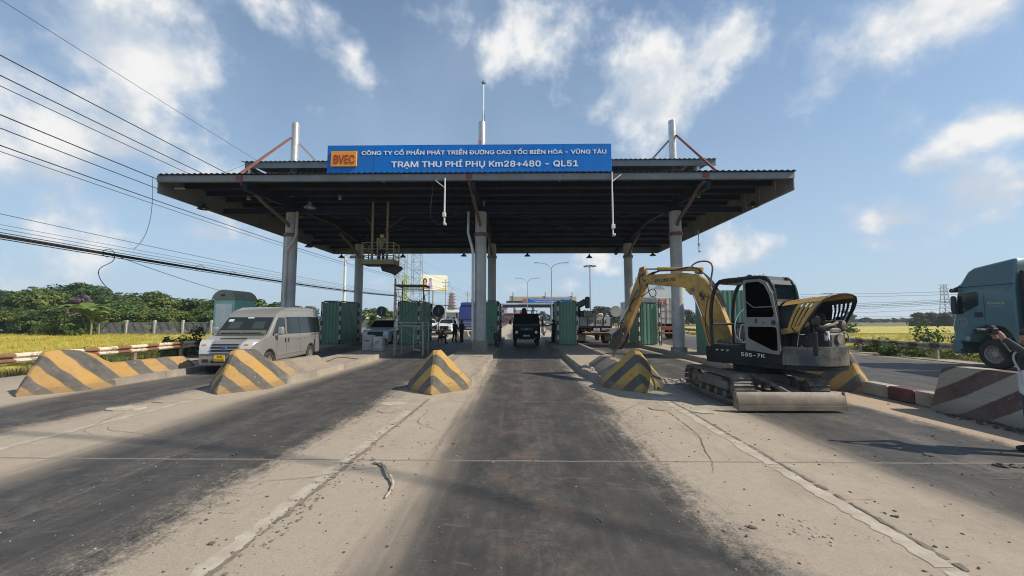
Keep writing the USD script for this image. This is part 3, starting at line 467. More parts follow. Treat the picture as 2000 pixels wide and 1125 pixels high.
# sheets in bays; a torn bay lets the sky through
xs = np.linspace(XL, XR, 10)
for k in range(9): obj('roof_sheet', corrugated(xs[k], xs[k+1]+.05, [YF-.12, 20.6, 25.1, 29.6, YB+.1], lambda y: roofz(y)+.004*(k % 2)), sheet_shaded, canopy, smooth=40); obj('sheet_edge', corrugated(xs[k], xs[k+1]+.05, [YF-.16, YF+.1], lambda y: roofz(y)+.012+.004*(k % 2)), sheet_mat, canopy, smooth=40)
for y in np.r_[np.arange(YF+1.3, 25, 1.32), np.arange(26.0, YB-.5, 1.32)]:
    m = MB(); m.box(XL+.1, XR-.1, y-.035, y+.035, roofz(y)-.25, roofz(y)-.035); m.box(XL+.1, XR-.1, y+.035, y+.085, roofz(y)-.25, roofz(y)-.235); obj('purlin', m, shaded_steel, canopy)
for x in COLX:
    m = MB()
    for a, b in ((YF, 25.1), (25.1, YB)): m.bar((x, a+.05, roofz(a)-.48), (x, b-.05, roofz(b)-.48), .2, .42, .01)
    obj('main_beam', m, shaded_steel, canopy)
for y in COLY: obj('cross_beam', MB().box(XL+.15, XR-.15, y-.08, y+.08, 7.45, 7.75), shaded_steel, canopy)
for x0, x1 in ((-12, -2), (-2, 8.4)):
    obj('wind_brace', MB().bar((x0+.3, 21, 7.75), (x1-.3, 29, 7.75), .09), shaded_steel, canopy); obj('wind_brace', MB().bar((x1-.3, 21.1, 7.85), (x0+.3, 29.1, 7.85), .09), shaded_steel, canopy)
# fascias
m = MB(); m.box(XL, XR, YF-.06, YF, 7.90, 8.165); m.box(XL, XR, YF, YF+.09, 7.90, 7.915); m.box(XL, XR, YF-.075, YF-.06, 8.145, 8.165); obj('front_fascia', m, steel_grey, canopy)
obj('rear_fascia', MB().box(XL, XR, YB, YB+.06, 7.40, 7.88), steel_grey, canopy)
side_mat = pbr('soffit_panel', (.21, .21, .205), (.15, .152, .15), 1.0, .6, dirt=(.14, .12, .10), dirt_amt=.5)
for sx, x in ((-1, XL), (1, XR)):
    n = 14; ye = np.linspace(YF+.01, YB, n+1)
    for k in range(n):
        a, b = ye[k]+.006, ye[k+1]-.006; za, zb = roofz(a)+.03, roofz(b)+.03; z0 = 7.24+(.0 if k else .0)
        P = [(a, 7.45), (b, 7.45), (b, zb), (a, za)]; obj('side_panel', MB().prism(sg.Polygon(P), x-.02, x+.02+rng.uniform(0, .008), fYZ), side_mat, canopy)
    obj('side_trim', MB().bar((x, YF+.05, 7.44), (x, YB, 7.44), .10, .045), steel_grey, canopy)
# columns: pedestal, stacked tube lengths, collar, and the arched bracket
for iy, y in enumerate(COLY):
    for ix, x in enumerate(COLX):
        z0 = .18; zt = 7.5; r = .30 if iy == 0 else .31; m = MB(); cuts = [z0+.55, 2.1, 3.75, 5.3, zt]
        if iy == 0 and ix == 2: cuts[0] = z0+.22
        for a, b in zip(cuts[:-1], cuts[1:]): m.lathe([(r-.012, a), (r, a+.012), (r, b-.012), (r-.012, b)], (x, y, 0), n=32)
        c = obj('column', m, steel_col, canopy, smooth=40)
        if iy == 0 and ix == 2: obj('pedestal', MB().lathe([(.40, z0-.02), (.40, cuts[0]), (.30, cuts[0]+.01)], (x, y, 0), n=24), concrete, c, smooth=30)
        else: obj('pedestal', MB().rbox((x, y, (z0-.02+cuts[0])/2), (.74, .74, cuts[0]-z0+.02), .03), concrete, c)
        zc = 6.28 if iy == 0 else 6.5
        obj('collar', MB().lathe([(r, zc-.1), (r+.06, zc-.09), (r+.06, zc+.09), (r, zc+.1)], (x, y, 0), n=32), red_lead if iy == 0 else steel_grey, c, smooth=40)
        if iy == 0:
            b = curve([(x, y-.22, 6.7), (x-.05, y-.9, 7.05), (x-.1, y-2.0, 7.35), (x-.14, y-3.0, 7.72), (x-.16, YF+.1, 7.84)], 20)
            obj('bracket', MB().tube(b, .085, 8), bracket_m, canopy, smooth=50)
            obj('bracket_shoe', MB().box(x-.30, x-.02, YF-.085, YF-.061, 7.88, 8.17), red_lead, canopy)
        else:
            b = curve([(x, y-.25, 6.6), (x-.02, y-.9, 6.95), (x-.04, y-2.0, 7.3), (x-.06, y-3.2, 7.7)], 16); obj('bracket', MB().tube(b, .09, 8), bracket_m, canopy, smooth=50)
# down pipes clinging to the front columns
for x, s in ((-12.0, 1), (-2.0, -1)):
    off = .30*s if s > 0 else -.36; p = [(x+off*1.0, 20.35, 7.5), (x+off, 20.35, 6.3), (x+off*.6, 20.28, 5.9), (x-.12*1, 20.26, 5.4), (x-.12, 20.26, .9)] if s > 0 else [(x-.62, 20.4, 7.5), (x-.62, 20.4, 6.35), (x-.40, 20.3, 5.6), (x-.34, 20.3, 5.2), (x-.34, 20.3, .75)]
    obj('down_pipe', MB().tube(p, .075, 10), pipe_bright if s < 0 else steel_col, canopy, smooth=50)
obj('conduit_box', MB().rbox((-12.42, 20.62, 3.6), (.14, .2, 5.6), .02), steel_col, canopy)
# pipes standing up through the roof with their braces
for ix, x in enumerate(COLX):
    zt = 12.62; x = x-.2 if ix == 0 else x+.12*(ix == 2); obj('roof_pipe', MB().lathe([(0, zt), (.19, zt), (.195, zt-.02), (.195, 11.4), (.185, 11.39), (.185, 11.37), (.195, 11.36), (.195, 7.9)], (x, 20.9, 0), n=28), pipe_bright, canopy, smooth=40)
    s = -1 if ix == 0 else 1
    if ix != 1:
        obj('pipe_brace', MB().bar((x+s*.15, 20.75, 11.75), (x+s*.78, 17.4, 8.22), .07, .1), red_lead, canopy); obj('pipe_brace', MB().bar((x-s*.17, 20.95, 11.55), (x-s*1.35, 21.6, 10.25), .06, .08), steel_grey, canopy)
    else: obj('pipe_brace', MB().bar((x-.1, 20.70, 11.5), (x-.1, 17.6, 8.2), .07, .1), red_lead, canopy)
# raised upper roof
UX0, UX1, UY0, UY1, UZ = -14.35, 10.2, 20.0, 30.2, 10.08
obj('upper_roof_sheet', corrugated(UX0-.15, UX1+.15, [UY0-.15, 25.1, UY1+.15], lambda y: np.interp(y, [UY0, 25.1, UY1], [UZ, UZ+.45, UZ])), sheet_mat, canopy, smooth=40)
m = MB(); m.box(UX0, UX1, UY0-.05, UY0, UZ-.34, UZ-.03); m.box(UX0, UX1, UY1, UY1+.05, UZ-.34, UZ-.03); obj('upper_fascia', m, steel_grey, canopy)
obj('upper_end_panel', MB().box(UX0-.03, UX0+.0, UY0, UY1, 8.55, UZ-.04), pipe_bright, canopy); obj('upper_end_panel', MB().box(UX1-1.05, UX1-1.0, UY0+.1, UY1, 8.55, UZ-.04), steel_grey, canopy)
for x in (UX0+.12, -9.4, UX1-.95): obj('upper_post', MB().box(x, x+.14, UY0+.02, UY0+.16, 8.1, UZ-.3), pipe_bright, canopy)
for x in (-12.9, 7.7): obj('upper_bracket', MB().bar((x, UY0+.1, 9.5), (x+.5, UY0+1.5, 8.8), .12, .2), red_lead, canopy)
obj('clerestory_panel', MB().box(UX0+.1, UX1-1.1, 24.9, 24.95, 8.55, UZ+.35), plain('dark_sheet', (.06, .062, .065), .7), canopy)
# small fixtures under the left corner
for k in range(3): obj('corner_lamp', MB().rbox((-15.4+.16*k, 17.15, 7.72), (.13, .1, .07), .02), white_paint, canopy)

# ------------------------------------------------------------------ the sign board
sign_blue = pbr('sign_blue', (.010, .165, .56), (.009, .148, .50), .8, .5, spec=.12, dirt=(.03, .13, .36), dirt_amt=.5, stretch=(1, 1, .25)); sign_white = plain('sign_letters', (.82, .82, .80), .5); sign_orange = pbr('sign_orange', (.78, .30, .025), (.70, .27, .02), 2, .5); sign_red = plain('sign_red_letters', (.36, .035, .02), .5)
SY = 16.70
A, B = atY(640, 284, SY), atY(1195, 338, SY)
sgn = thing('sign_board', 'long blue sign board with white lettering along the canopy front', 'sign', ((A[0]+B[0])/2, SY, 8.03)); ox, oz = (A[0]+B[0])/2, 8.03
obj('board', MB().rbox((0, .07, (A[2]+8.215)/2-oz), (B[0]-A[0], .14, A[2]-8.215), .012), sign_blue, sgn)
obj('back_frame', MB().box(A[0]-ox+.1, B[0]-ox-.1, .15, .21, .05, .12).box(-4, -3.92, .15, .8, .02, .1).box(4, 4.08, .15, .8, .02, .1), steel_grey, sgn)
def fit_text(parent, name, s, x0, x1, ybase, ytop, mat, Y, depth=.012):
    P, Q = atY(x0, ybase, Y), atY(x1, ytop, Y); m = MB(); tm = meshkit.text_mesh(s, 1.0, depth, True); v = np.array(tm.vertices); cap = 1.0*100/100
    sx = (Q[0]-P[0])/(v[:, 0].max()-v[:, 0].min()); sz = (Q[2]-P[2]); m.add(xyz(P[0]-ox+(v[:, 0]-v[:, 0].min())*sx, (Y-SY)-v[:, 2], P[2]-oz+v[:, 1]*sz), tm.faces); return obj('letter', letters(m), mat, parent)
for k in range(1, 6): xk = A[0]-ox+(B[0]-A[0])*k/6; obj('panel_seam', MB().box(xk-.006, xk+.006, -.004, .002, .02, A[2]-oz-.02), plain('seam_blue', (.006, .07, .26), .6), sgn)
fit_text(sgn, 'lettering', 'CÔNG TY CỔ PHẦN PHÁT TRIỂN ĐƯỜNG CAO TỐC BIÊN HÒA - VŨNG TÀU', 706.5, 1184, 302.8, 292.4, sign_white, SY-.002)
fit_text(sgn, 'lettering', 'TRẠM THU PHÍ PHỤ Km28+480 - QL51', 764, 1129, 326.6, 313.6, sign_white, SY-.002)
a, b = atY(647, 326, SY), atY(698, 296, SY); lg = obj('logo_panel', MB().rbox(((a[0]+b[0])/2-ox, -.035, (a[2]+b[2])/2-oz), (b[0]-a[0], .07, b[2]-a[2]), .008), sign_orange, sgn)
fit_text(lg, 'lettering', 'BVEC', 652, 693, 319.2, 303.2, sign_red, SY-.071)

# ------------------------------------------------------------------ things hung from and set on the canopy
lamp_dark = plain('lamp_shade_enamel', (.035, .045, .045), .4); lamp_white = plain('lamp_white', (.7, .7, .68), .4)
def pendant(x, y, z, drop, label, mat=lamp_dark):
    t = thing('pendant_lamp', label, 'lamp', (x, y, z)); obj('stem', MB().cyl((0, 0, .2), (0, 0, drop), .018, 8), lamp_dark, t)
    obj('lamp_shade', MB().lathe([(.0, .30), (.06, .30), (.07, .2), (.10, .17), (.27, .02), (.275, 0), (.26, 0), (.09, .14), (0, .15)], n=20), mat, t, smooth=40); obj('bulb', MB().lathe([(0, .0), (.05, .03), (.05, .09), (.03, .14), (0, .14)], n=12), lamp_white, t, smooth=60)
for px, py, Y, lb in ((398, 408, 19.0, 'cone lamp under the left edge of the canopy, nearest the front corner'), (603, 482, 28.5, 'cone lamp under the left canopy edge just right of the left column'), (667, 503, 33.2, 'cone lamp at the rear left corner of the canopy beside the white pole'), (787, 502, 33.2, 'cone lamp under the rear canopy edge in front of the lattice mast'), (906, 500, 33.2, 'cone lamp under the rear canopy edge left of the middle column'),
                   (1030, 500, 33.2, 'cone lamp under the rear canopy edge above the dark truck'), (1151, 503, 33.2, 'cone lamp under the rear canopy edge above the crane truck'), (1275, 499, 33.2, 'cone lamp at the rear right corner of the canopy above the boom'), (1470, 404, 19.5, 'cone lamp under the right edge of the canopy, against the sky')):
    p = atY(px, py, Y); pendant(p[0], p[1], p[2]-.02, max(.3, 7.44-p[2]), lb)
p = atY(605, 406, 19.2); pendant(p[0], p[1], p[2], 8.25-p[2], 'pale cone lamp hanging under the roof above the left column', plain('lamp_grey', (.25, .26, .26), .5))
cam_white = plain('camera_pole_white', (.62, .62, .58), .45)
def cam_pole(px, y0, y1, Y, label, boxy, brace, tail):
    a, b = atY(px, y0, Y), atY(px, y1, Y); t = thing('camera_pole', label, 'camera pole', tuple(a)); H = a[2]-b[2]
    obj('pole', MB().cyl((0, 0, 0), (0, 0, -H), .035, 10), cam_white, t, smooth=50); zb = -(boxy-y0)/(y1-y0)*H
    obj('junction_box', MB().rbox((0, -.05, zb), (.15, .12, .2), .02), cam_white, t); obj('camera', MB().rbox((.03, -.03, -H), (.12, .18, .1), .02), cam_white, t)
    if brace: obj('brace', MB().bar((0, 0, -.42), (brace, .05, -.08), .045), cam_white, t)
    if tail: obj('cable', MB().tube(curve(tail, 20), .012, 6), plain('cable_rubber', (0.02, .02, .02), .6), t)
cam_pole(869, 348, 438, 16.65, 'white camera pole with looping cable below the sign board', 420, -.42, [(0, 0, -1.8), (-.25, 0, -2.05), (-.5, .1, -1.85), (-.62, .2, -.9), (-.6, .3, 0)])
cam_pole(1195, 336, 459, 16.65, 'white camera pole hanging from the fascia at the right end of the sign', 443, .42, None)
cam_pole(1364, 448, 491, 25.4, 'short dark camera pole below the right canopy edge against the sky', 477, None, None)
# lightning rod on the middle pipe
t = thing('antenna', 'thin white antenna with a mushroom cap above the sign', 'antenna', (-1.9, 20.85, 12.5)); obj('pole', MB().cyl((0, 0, 0), (0, 0, 2.3), .035, 10), plain('antenna_white', (.7, .72, .72), .35), t)
obj('cap', MB().lathe([(.0, 2.48), (.05, 2.47), (.115, 2.38), (.12, 2.34), (.04, 2.30), (.04, 2.26), (0, 2.26)], n=16), plain('antenna_cap', (.12, .22, .24), .3), t, smooth=40); obj('bracket', MB().bar((.0, 0, .95), (.1, 0, .0), .03).bar((.0, 0, .75), (-.03, 0, .1), .05), plain('antenna_bracket', (.2, .22, .24), .5), t)
# ------------------------------------------------------------------ the excavator
yel = pbr('machine_yellow', (.50, .285, .042), (.38, .215, .04), 3.0, .48, dirt=(.10, .068, .04), dirt_amt=.8, bump=.001); yel_old = pbr('machine_yellow_worn', (.50, .30, .05), (.36, .22, .06), 5.0, .55, dirt=(.12, .085, .05), dirt_amt=.85)
navy = pbr('machine_dark_paint', (.010, .015, .019), (.008, .011, .013), 2.0, .5, spec=.2, dirt=(.045, .04, .035), dirt_amt=.25); cab_black = pbr('cab_black', (.012, .014, .016), (.018, .02, .022), 2.0, .45, spec=.25, dirt=(.07, .065, .06), dirt_amt=.3)
door_grey = pbr('door_pale_grey', (.155, .165, .16), (.125, .132, .128), 2.0, .42, dirt=(.16, .14, .115), dirt_amt=.5); iron = pbr('muddy_iron', (.085, .075, .065), (.16, .135, .11), 6.0, .72, dirt=(.24, .20, .155), dirt_amt=.8, bump=.004)
blade_mat = pbr('blade_scraped_steel', (.17, .135, .10), (.11, .09, .07), 4.0, .6, dirt=(.25, .20, .145), dirt_amt=.7, bump=.003, stretch=(.5, 1, 3)); cw_mat = pbr('counterweight_scraped', (.050, .055, .052), (.030, .034, .034), 3.0, .5, dirt=(.30, .26, .19), dirt_amt=.6, bump=.004, stretch=(1, 1, 3.5))
chrome = plain('chrome_rod', (.72, .72, .72), .12, 1.0); rubber = plain('hose_rubber', (.018, .018, .018), .55); seat_m = plain('seat_cloth', (.04, .04, .045), .85); pane = glass_pane('clear_pane', (.86, .90, .90)); pane_dark = glass_pane('smoked_pane', (.10, .12, .13)); white_plastic = plain('white_plastic', (.68, .68, .66), .4)
EC = np.array([6.2, 10.0, 0.0]); PHI = math.radians(62); UX = -.37; ef = np.array([-math.cos(PHI), math.sin(PHI), 0]); el_ = np.array([-math.sin(PHI), -math.cos(PHI), 0]); EZ = np.array([0, 0, 1.0])
HR = np.stack([ef, el_, EZ], 1)                  # house frame: forward, left, up (local to the excavator)
def H(f, l, z): return HR@np.array([f, l, z])
ex = thing('excavator', 'yellow and black tracked excavator with open engine hood and hydraulic breaker', 'excavator', tuple(EC))
fH = lambda a, b, d: xyz(a, b, d)@HR.T           # plan outline (f, l) raised in z
fHs = lambda a, b, d: xyz(a, d, b)@HR.T          # side outline (f, z) across l
fHr = lambda a, b, d: xyz(d, a, b)@HR.T          # rear outline (l, z) along f
# tracks
def track(x):
    yc, r, L = 0.0, .30, .98; zc = .315; per = []
    N = 38; s = np.linspace(0, 4*L+2*math.pi*r, N, endpoint=False)
    def at(q):
        if q < 2*L: return (-L+q, zc+r, 0)
        q -= 2*L
        if q < math.pi*r: a = q/r; return (L+r*math.sin(a), zc+r*math.cos(a), -a)
        q -= math.pi*r
        if q < 2*L: return (L-q, zc-r, math.pi)
        q -= 2*L; a = q/r; return (-L-r*math.sin(a), zc-r*math.cos(a), math.pi-a)
    out = sg.Polygon([(-L, zc-r), (L, zc-r)]+[(L+r*math.sin(a), zc-r*math.cos(a)) for a in np.linspace(0, math.pi, 12)]+[(-L, zc+r)]+[(-L-r*math.sin(a), zc+r*math.cos(a)) for a in np.linspace(0, math.pi, 12)]).buffer(0)
    m = MB(); m.prism(out.buffer(-.012).difference(out.buffer(-.055)), x-.12, x+.12, fYZ); belt = obj('track_belt', m, iron, ex)
    for q in s:
        y, z, a = at(q); c, sn = math.cos(a), math.sin(a); R = np.array([[1, 0, 0], [0, c, -sn], [0, sn, c]]); m = MB(); m.add(((_BV-.5)*np.array([.42, .118, .016])), _BF); m.add(((_BV-.5)*np.array([.42, .014, .022])+[0, -.045, .016]), _BF); m.add(((_BV-.5)*np.array([.42, .014, .018])+[0, .02, .014]), _BF); m.xf(R, (x, y, z)); obj('track_pad', m, iron, belt)
    m = MB(); m.rbox((x, 0, .34), (.20, 1.5, .22), .03); m.rbox((x, 0, .47), (.14, .9, .08), .02); obj('track_frame', m, iron, ex)
    for sy, nm in ((-1, 'sprocket'), (1, 'idler')):
        m = MB(); m.lathe([(0, -.09), (.10, -.09), (.11, -.06), (.22, -.05), (.235, -.02), (.235, .02), (.22, .05), (.11, .06), (.10, .09), (0, .09)], (x, sy*L, zc), (1, 0, 0), 20)
        for k in range(8): a = k*math.pi/4; m.rbox((x-.065, sy*L+.17*math.cos(a), zc+.17*math.sin(a)), (.03, .03, .03), .006)
        obj(nm, m, iron, ex, smooth=40)
    for k in range(4): obj('track_roller', MB().lathe([(0, -.11), (.06, -.11), (.08, -.09), (.08, .09), (.06, .11), (0, .11)], (x, -.6+.4*k, .14), (1, 0, 0), 14), iron, ex, smooth=40)
track(-.95-.37); track(.66-.37)
obj('chassis', MB().rbox((-.5, 0, .48), (1.25, 1.1, .22), .04).bar((-1.2, -.5, .42), (.2, .5, .42), .26, .16, .02).bar((-1.2, .5, .42), (.2, -.5, .42), .26, .16, .02), iron, ex)
obj('swing_ring', MB().lathe([(0, .58), (.48, .58), (.5, .60), (.5, .74), (.46, .78), (0, .78)], (-.3, 0, 0), n=28), navy, ex, smooth=30)
# dozer blade
bx0, bx1, by = -1.77, .38, -1.84; prof = [(.10, .06), (.02, .08), (-.01, .13), (.0, .22), (.03, .32), (.09, .395), (.11, .395), (.06, .32), (.03, .22), (.03, .13), (.06, .09), (.12, .075)]
bl = obj('dozer_blade', MB().prism(sg.Polygon([(by+a, b) for a, b in prof]), bx0, bx1, fYZ), blade_mat, ex, smooth=50)
obj('cutting_edge', MB().box(bx0-.005, bx1+.005, by-.03, by-.008, .05, .14), blade_mat, bl); obj('end_plate', MB().prism(sg.Polygon([(by-.02, .06), (by+.16, .07), (by+.14, .40), (by+.05, .40)]), bx0-.02, bx0+.0, fYZ), blade_mat, bl); obj('end_plate', MB().prism(sg.Polygon([(by-.02, .06), (by+.16, .07), (by+.14, .40), (by+.05, .40)]), bx1, bx1+.02, fYZ), blade_mat, bl)
for x in (-1.05, -.2): obj('blade_arm', MB().bar((x, by+.1, .22), (x, -.35, .40), .12, .14, .02), iron, ex)
obj('blade_cylinder', MB().cyl((-.62, by+.12, .34), (-.62, -.8, .5), .045, 12).cyl((-.62, -1.0, .46), (-.62, -.3, .55), .065, 12), iron, ex, smooth=40)
# upper structure
outline = sg.Polygon([(1.0, .93), (1.05, .85), (1.05, .25), (1.25, .2), (1.25, -.2), (1.05, -.25), (1.05, -.9), (1.0, -.95), (-.9, -.95)]+[(-.45+1.14*math.cos(math.radians(a)), 1.0*math.sin(math.radians(a))) for a in np.linspace(-112, -248, 22)]+[(-.9, .95)]).buffer(0)
obj('platform', MB().prism(outline, .78, .88, fH), navy, ex)
left_cover = outline.intersection(sg.box(-.95, .3, 1.0, 1.0)).buffer(.012)
sc = obj('side_cover', MB().prism(left_cover, .885, 1.17, fH), navy, ex)
m = MB(); tm = meshkit.text_mesh('55S-7K', .085, .006, True); v = np.array(tm.vertices); v[:, 0] -= v[:, 0].max()/2; m.add(np.stack([H(-.22-a*1.25, .965+d, 1.0+b*.95) for a, b, d in v]), tm.faces); obj('lettering', m, white_plastic, sc)
for k in range(3): obj('chipped_sticker', MB().prism(sg.Polygon([(.62-.14*k, 1.12), (.72-.14*k, 1.12), (.69-.14*k, 1.075), (.66-.14*k, 1.09)]), .962, .966, fHs), plain('sticker_cream', (.45, .40, .28), .6), sc)
obj('right_cover', MB().prism(outline.intersection(sg.box(-.9, -1.0, 1.0, -.3)).buffer(-.01), .885, 1.55, fH), navy, ex)
cwp = outline.intersection(sg.box(-2.2, -1.2, -.88, 1.2)); ring = cwp.difference(affinity.scale(cwp, .80, .80, origin=(-.88, 0)))
obj('counterweight', MB().prism(cwp.buffer(-.02), .78, .885, fH).prism(ring.buffer(.015), .885, 1.28, fH), cw_mat, ex)
# cab
z0, z1, fa, fb, la, lb = 1.17, 2.86, -.74, .84, .93, .04
def post(*pts, w=.075): return MB().tube([H(*p) for p in pts], w/2*1.15, 8)
cab = obj('cab_frame', MB().rbox(H((fa+fb)/2, (la+lb)/2, z0+.03), (fb-fa, la-lb, .08), .02, HR), cab_black, ex)
for l in (la, lb):
    c = curve([(fb-.02, l, z0), (fb, l, 1.9), (fb-.10, l, 2.55), (fb-.22, l, 2.77), (fb-.42, l, z1-.02)], 16); obj('cab_post', MB().tube([H(*p) for p in c], .045, 8), cab_black, cab, smooth=50)
    c = curve([(fa, l, z0), (fa-.02, l, 2.0), (fa+.02, l, 2.55), (fa+.10, l, 2.76), (fa+.3, l, z1-.02)], 16); obj('cab_post', MB().tube([H(*p) for p in c], .05, 8), cab_black, cab, smooth=50)
    obj('roof_rail', post((fb-.42, l, z1-.02), (fa+.3, l, z1-.02), w=.08), cab_black, cab)
obj('centre_post', post((-.12, la, z0), (-.12, la, z1-.03), w=.09), cab_black, cab)
rp = sg.Polygon([(fb-.40, z1-.04), (fb-.24, z1-.11), (fb-.36, z1+.01), (-.2, z1+.035), (fa+.28, z1+.02), (fa+.09, z1-.09), (fa+.03, z1-.24), (fa+.06, z1-.26), (fa+.14, z1-.12), (fa+.30, z1-.04)]).buffer(.001)
obj('cab_roof', MB().prism(rp, lb+.0, la+.0, fHs), pbr('cab_roof_grey', (.035, .042, .046), (.028, .032, .035), 2, .45, dirt=(.09, .085, .08), dirt_amt=.3), cab)
for k in range(7): obj('roof_slat', MB().bar(H(fb-.34-.08*k, .78, z1-.115+.004*k), H(fb-.46-.08*k, .16, z1-.1+.004*k), .035, .01), white_plastic, cab)
for k in range(4): obj('roof_bolt', MB().lathe([(0, .025), (.02, .025), (.022, 0), (0, 0)], H(.1-.2*k, .86, z1+.03), n=8), white_plastic, cab)
for p in ((fa+.10, .2, z1-.04), (-.2, .9, z1+.03)): obj('work_lamp', MB().rbox(H(*p), (.06, .12, .07), .015, HR).cyl(H(p[0], p[1], p[2]-.06), H(*p), .012, 6), cab_black, cab)
obj('rear_lower_panel', MB().rbox(H(fa+.0, (la+lb)/2, 1.50), (.06, la-lb, .62), .02, HR), cab_black, cab); obj('rear_pane', MB().box(fa-.012, fa+.0, lb+.04, la-.04, 1.83, 2.66).xf(HR), pane_dark, cab)
obj('left_quarter_panel', MB().prism(sg.box(fa+.03, 1.22, -.16, 1.85), la-.03, la, fHs), cab_black, cab); obj('left_quarter_pane', MB().prism(sg.box(fa+.03, 1.87, -.16, 2.74), la-.012, la, fHs), pane_dark, cab)
obj('right_lower_panel', MB().prism(sg.box(fa+.03, 1.2, fb-.05, 1.74), lb, lb+.03, fHs), plain('cab_lining', (.30, .30, .28), .7), cab); obj('right_pane', MB().prism(sg.box(fa+.05, 1.76, fb-.14, 2.74), lb, lb+.008, fHs), pane, cab); obj('right_rail', post((fa, lb, 1.75), (fb, lb, 1.75), w=.05), cab_black, cab)
obj('front_lower_pane', MB().prism(sg.box(lb+.05, 1.22, la-.05, 1.72), fb-.012, fb-.004, fHr), pane, cab); obj('front_rail', post((fb-.01, lb, 1.74), (fb-.01, la, 1.74), w=.05), cab_black, cab)
# seat, levers, console
obj('seat', MB().rbox(H(-.25, .48, 1.55), (.45, .46, .14), .05, HR).rbox(H(-.47, .48, 1.90), (.14, .44, .62), .05, HR).rbox(H(-.25, .48, 1.34), (.3, .3, .28), .03, HR), seat_m, cab, smooth=30)
obj('console', MB().rbox(H(-.1, .16, 1.55), (.6, .14, .34), .03, HR).rbox(H(.0, .82, 1.48), (.36, .10, .18), .03, HR), plain('console_grey', (.075, .075, .075), .6), cab)
for f_, l_ in ((.35, .38), (.35, .52), (.22, .82), (.22, .16)): obj('lever', MB().tube([H(f_, l_, 1.3), H(f_+.02, l_, 1.68)], .013, 6).lathe([(0, .05), (.025, .04), (.028, -.04), (0, -.05)], H(f_+.02, l_, 1.70), n=8), rubber, cab)
obj('grab_handle', MB().tube([H(*p) for p in curve([(.02, .97, 1.30), (.05, 1.02, 1.36), (.02, 1.02, 2.0), (-.06, .97, 2.1)], 14)], .013, 6), chrome, cab); obj('belt_loop', MB().tube([H(*p) for p in curve([(.0, .9, 1.75), (.1, .92, 1.5), (.05, .92, 1.32), (-.08, .92, 1.36), (-.05, .9, 1.6)], 18)], .012, 6), white_plastic, cab)
obj('mirror', MB().tube([H(.82, .96, 2.42), H(.95, 1.02, 2.48)], .012, 6).rbox(H(.97, 1.03, 2.46), (.03, .11, .17), .01, HR), cab_black, cab)
obj('wiper_hose', MB().tube([H(*p) for p in curve([(fb+.02, .95, 2.5), (fb+.10, .98, 2.1), (fb+.12, .98, 1.6), (fb+.02, .97, 1.25)], 16)], .012, 6), rubber, cab)
# door folded right back
fr = sg.Polygon([(-.13, 1.16), (-.86, 1.10), (-.90, 1.2), (-.88, 1.75), (-.78, 2.45), (-.66, 2.70), (-.5, 2.79), (-.15, 2.79), (-.12, 2.74)]); up = sg.Polygon([(-.19, 1.93), (-.76, 1.93), (-.79, 1.99), (-.70, 2.42), (-.60, 2.64), (-.48, 2.72), (-.21, 2.72), (-.18, 2.68)]); lw = sg.Polygon([(-.21, 1.69), (-.80, 1.69), (-.83, 1.64), (-.83, 1.20), (-.75, 1.19), (-.24, 1.42), (-.20, 1.48)])
door = obj('door', MB().prism(fr.buffer(.03).buffer(-.03).difference(up.buffer(.02).buffer(-.01)).difference(lw.buffer(.02).buffer(-.01)), 1.02, 1.065, fHs), door_grey, ex)
obj('door_seal', MB().prism(fr.buffer(.012).difference(fr.buffer(-.012)), 1.015, 1.03, fHs), rubber, door); obj('window_pane', MB().prism(up.buffer(.012), 1.035, 1.043, fHs), glass_pane('door_pane', (.16, .19, .20)), door); obj('lower_pane', MB().prism(lw.buffer(.012), 1.035, 1.043, fHs), glass_pane('door_pane', (.16, .19, .20)), door)
obj('door_bar', MB().tube([H(-.2, 1.09, 2.28), H(-.38, 1.10, 2.14), H(-.80, 1.10, 2.15)], .013, 6), door_grey, door); obj('door_handle', MB().rbox(H(-.40, 1.075, 1.83), (.035, .03, .10), .01, HR).rbox(H(-.78, 1.08, 1.80), (.07, .04, .09), .01, HR).lathe([(0, .01), (.015, .01), (.015, 0), (0, 0)], H(-.56, 1.066, 1.80), el_, 10), rubber, door)
# raised hood, an arch from side to side, hinged at the cab
sec = [(.90, 1.50), (.90, 1.62), (.885, 1.80), (.83, 2.00), (.72, 2.15), (.55, 2.245), (.30, 2.285), (0, 2.30), (-.30, 2.285), (-.55, 2.245), (-.72, 2.15), (-.83, 2.00), (-.885, 1.80), (-.90, 1.62), (-.90, 1.50)]
def hp(t, i):
    l, z = sec[i]; f = -.74-t*(.46+.42*(z-1.5)/.8); return H(f-(z-1.5)*.06, l*(1-.05*t), z+.02+.10*t-.0*i)
def shell(i0, i1, t0, t1, th=.022, nt=4):
    m = MB(); P = np.array([[hp(t, i) for t in np.linspace(t0, t1, nt)] for i in range(i0, i1+1)]); c = np.array([H(-1.2, 0, 1.2)]); Q = P+(c-P)/np.linalg.norm(c-P, axis=-1, keepdims=True)*th
    m.grid(P[:, ::-1]); m.grid(Q); 
    for A_, B_ in ((P[0], Q[0]), (Q[-1], P[-1])): m.grid(np.stack([A_, B_]))
    m.grid(np.stack([P[:, 0], Q[:, 0]])); m.grid(np.stack([Q[:, -1], P[:, -1]])); return m
hood = obj('hood', shell(5, 9, 0, 1), yel, ex, smooth=40)
for i0, i1, mt in ((0, 1, yel_old), (13, 14, yel_old), (4, 5, yel), (9, 10, cab_black)): obj('hood_panel', shell(i0, i1, 0, 1), mt, hood, smooth=40)
obj('hood_panel', shell(1, 4, 0, .42), cab_black, hood, smooth=40); obj('hood_panel', shell(3, 5, .10, .30, .012), yel, hood, smooth=40) if False else None
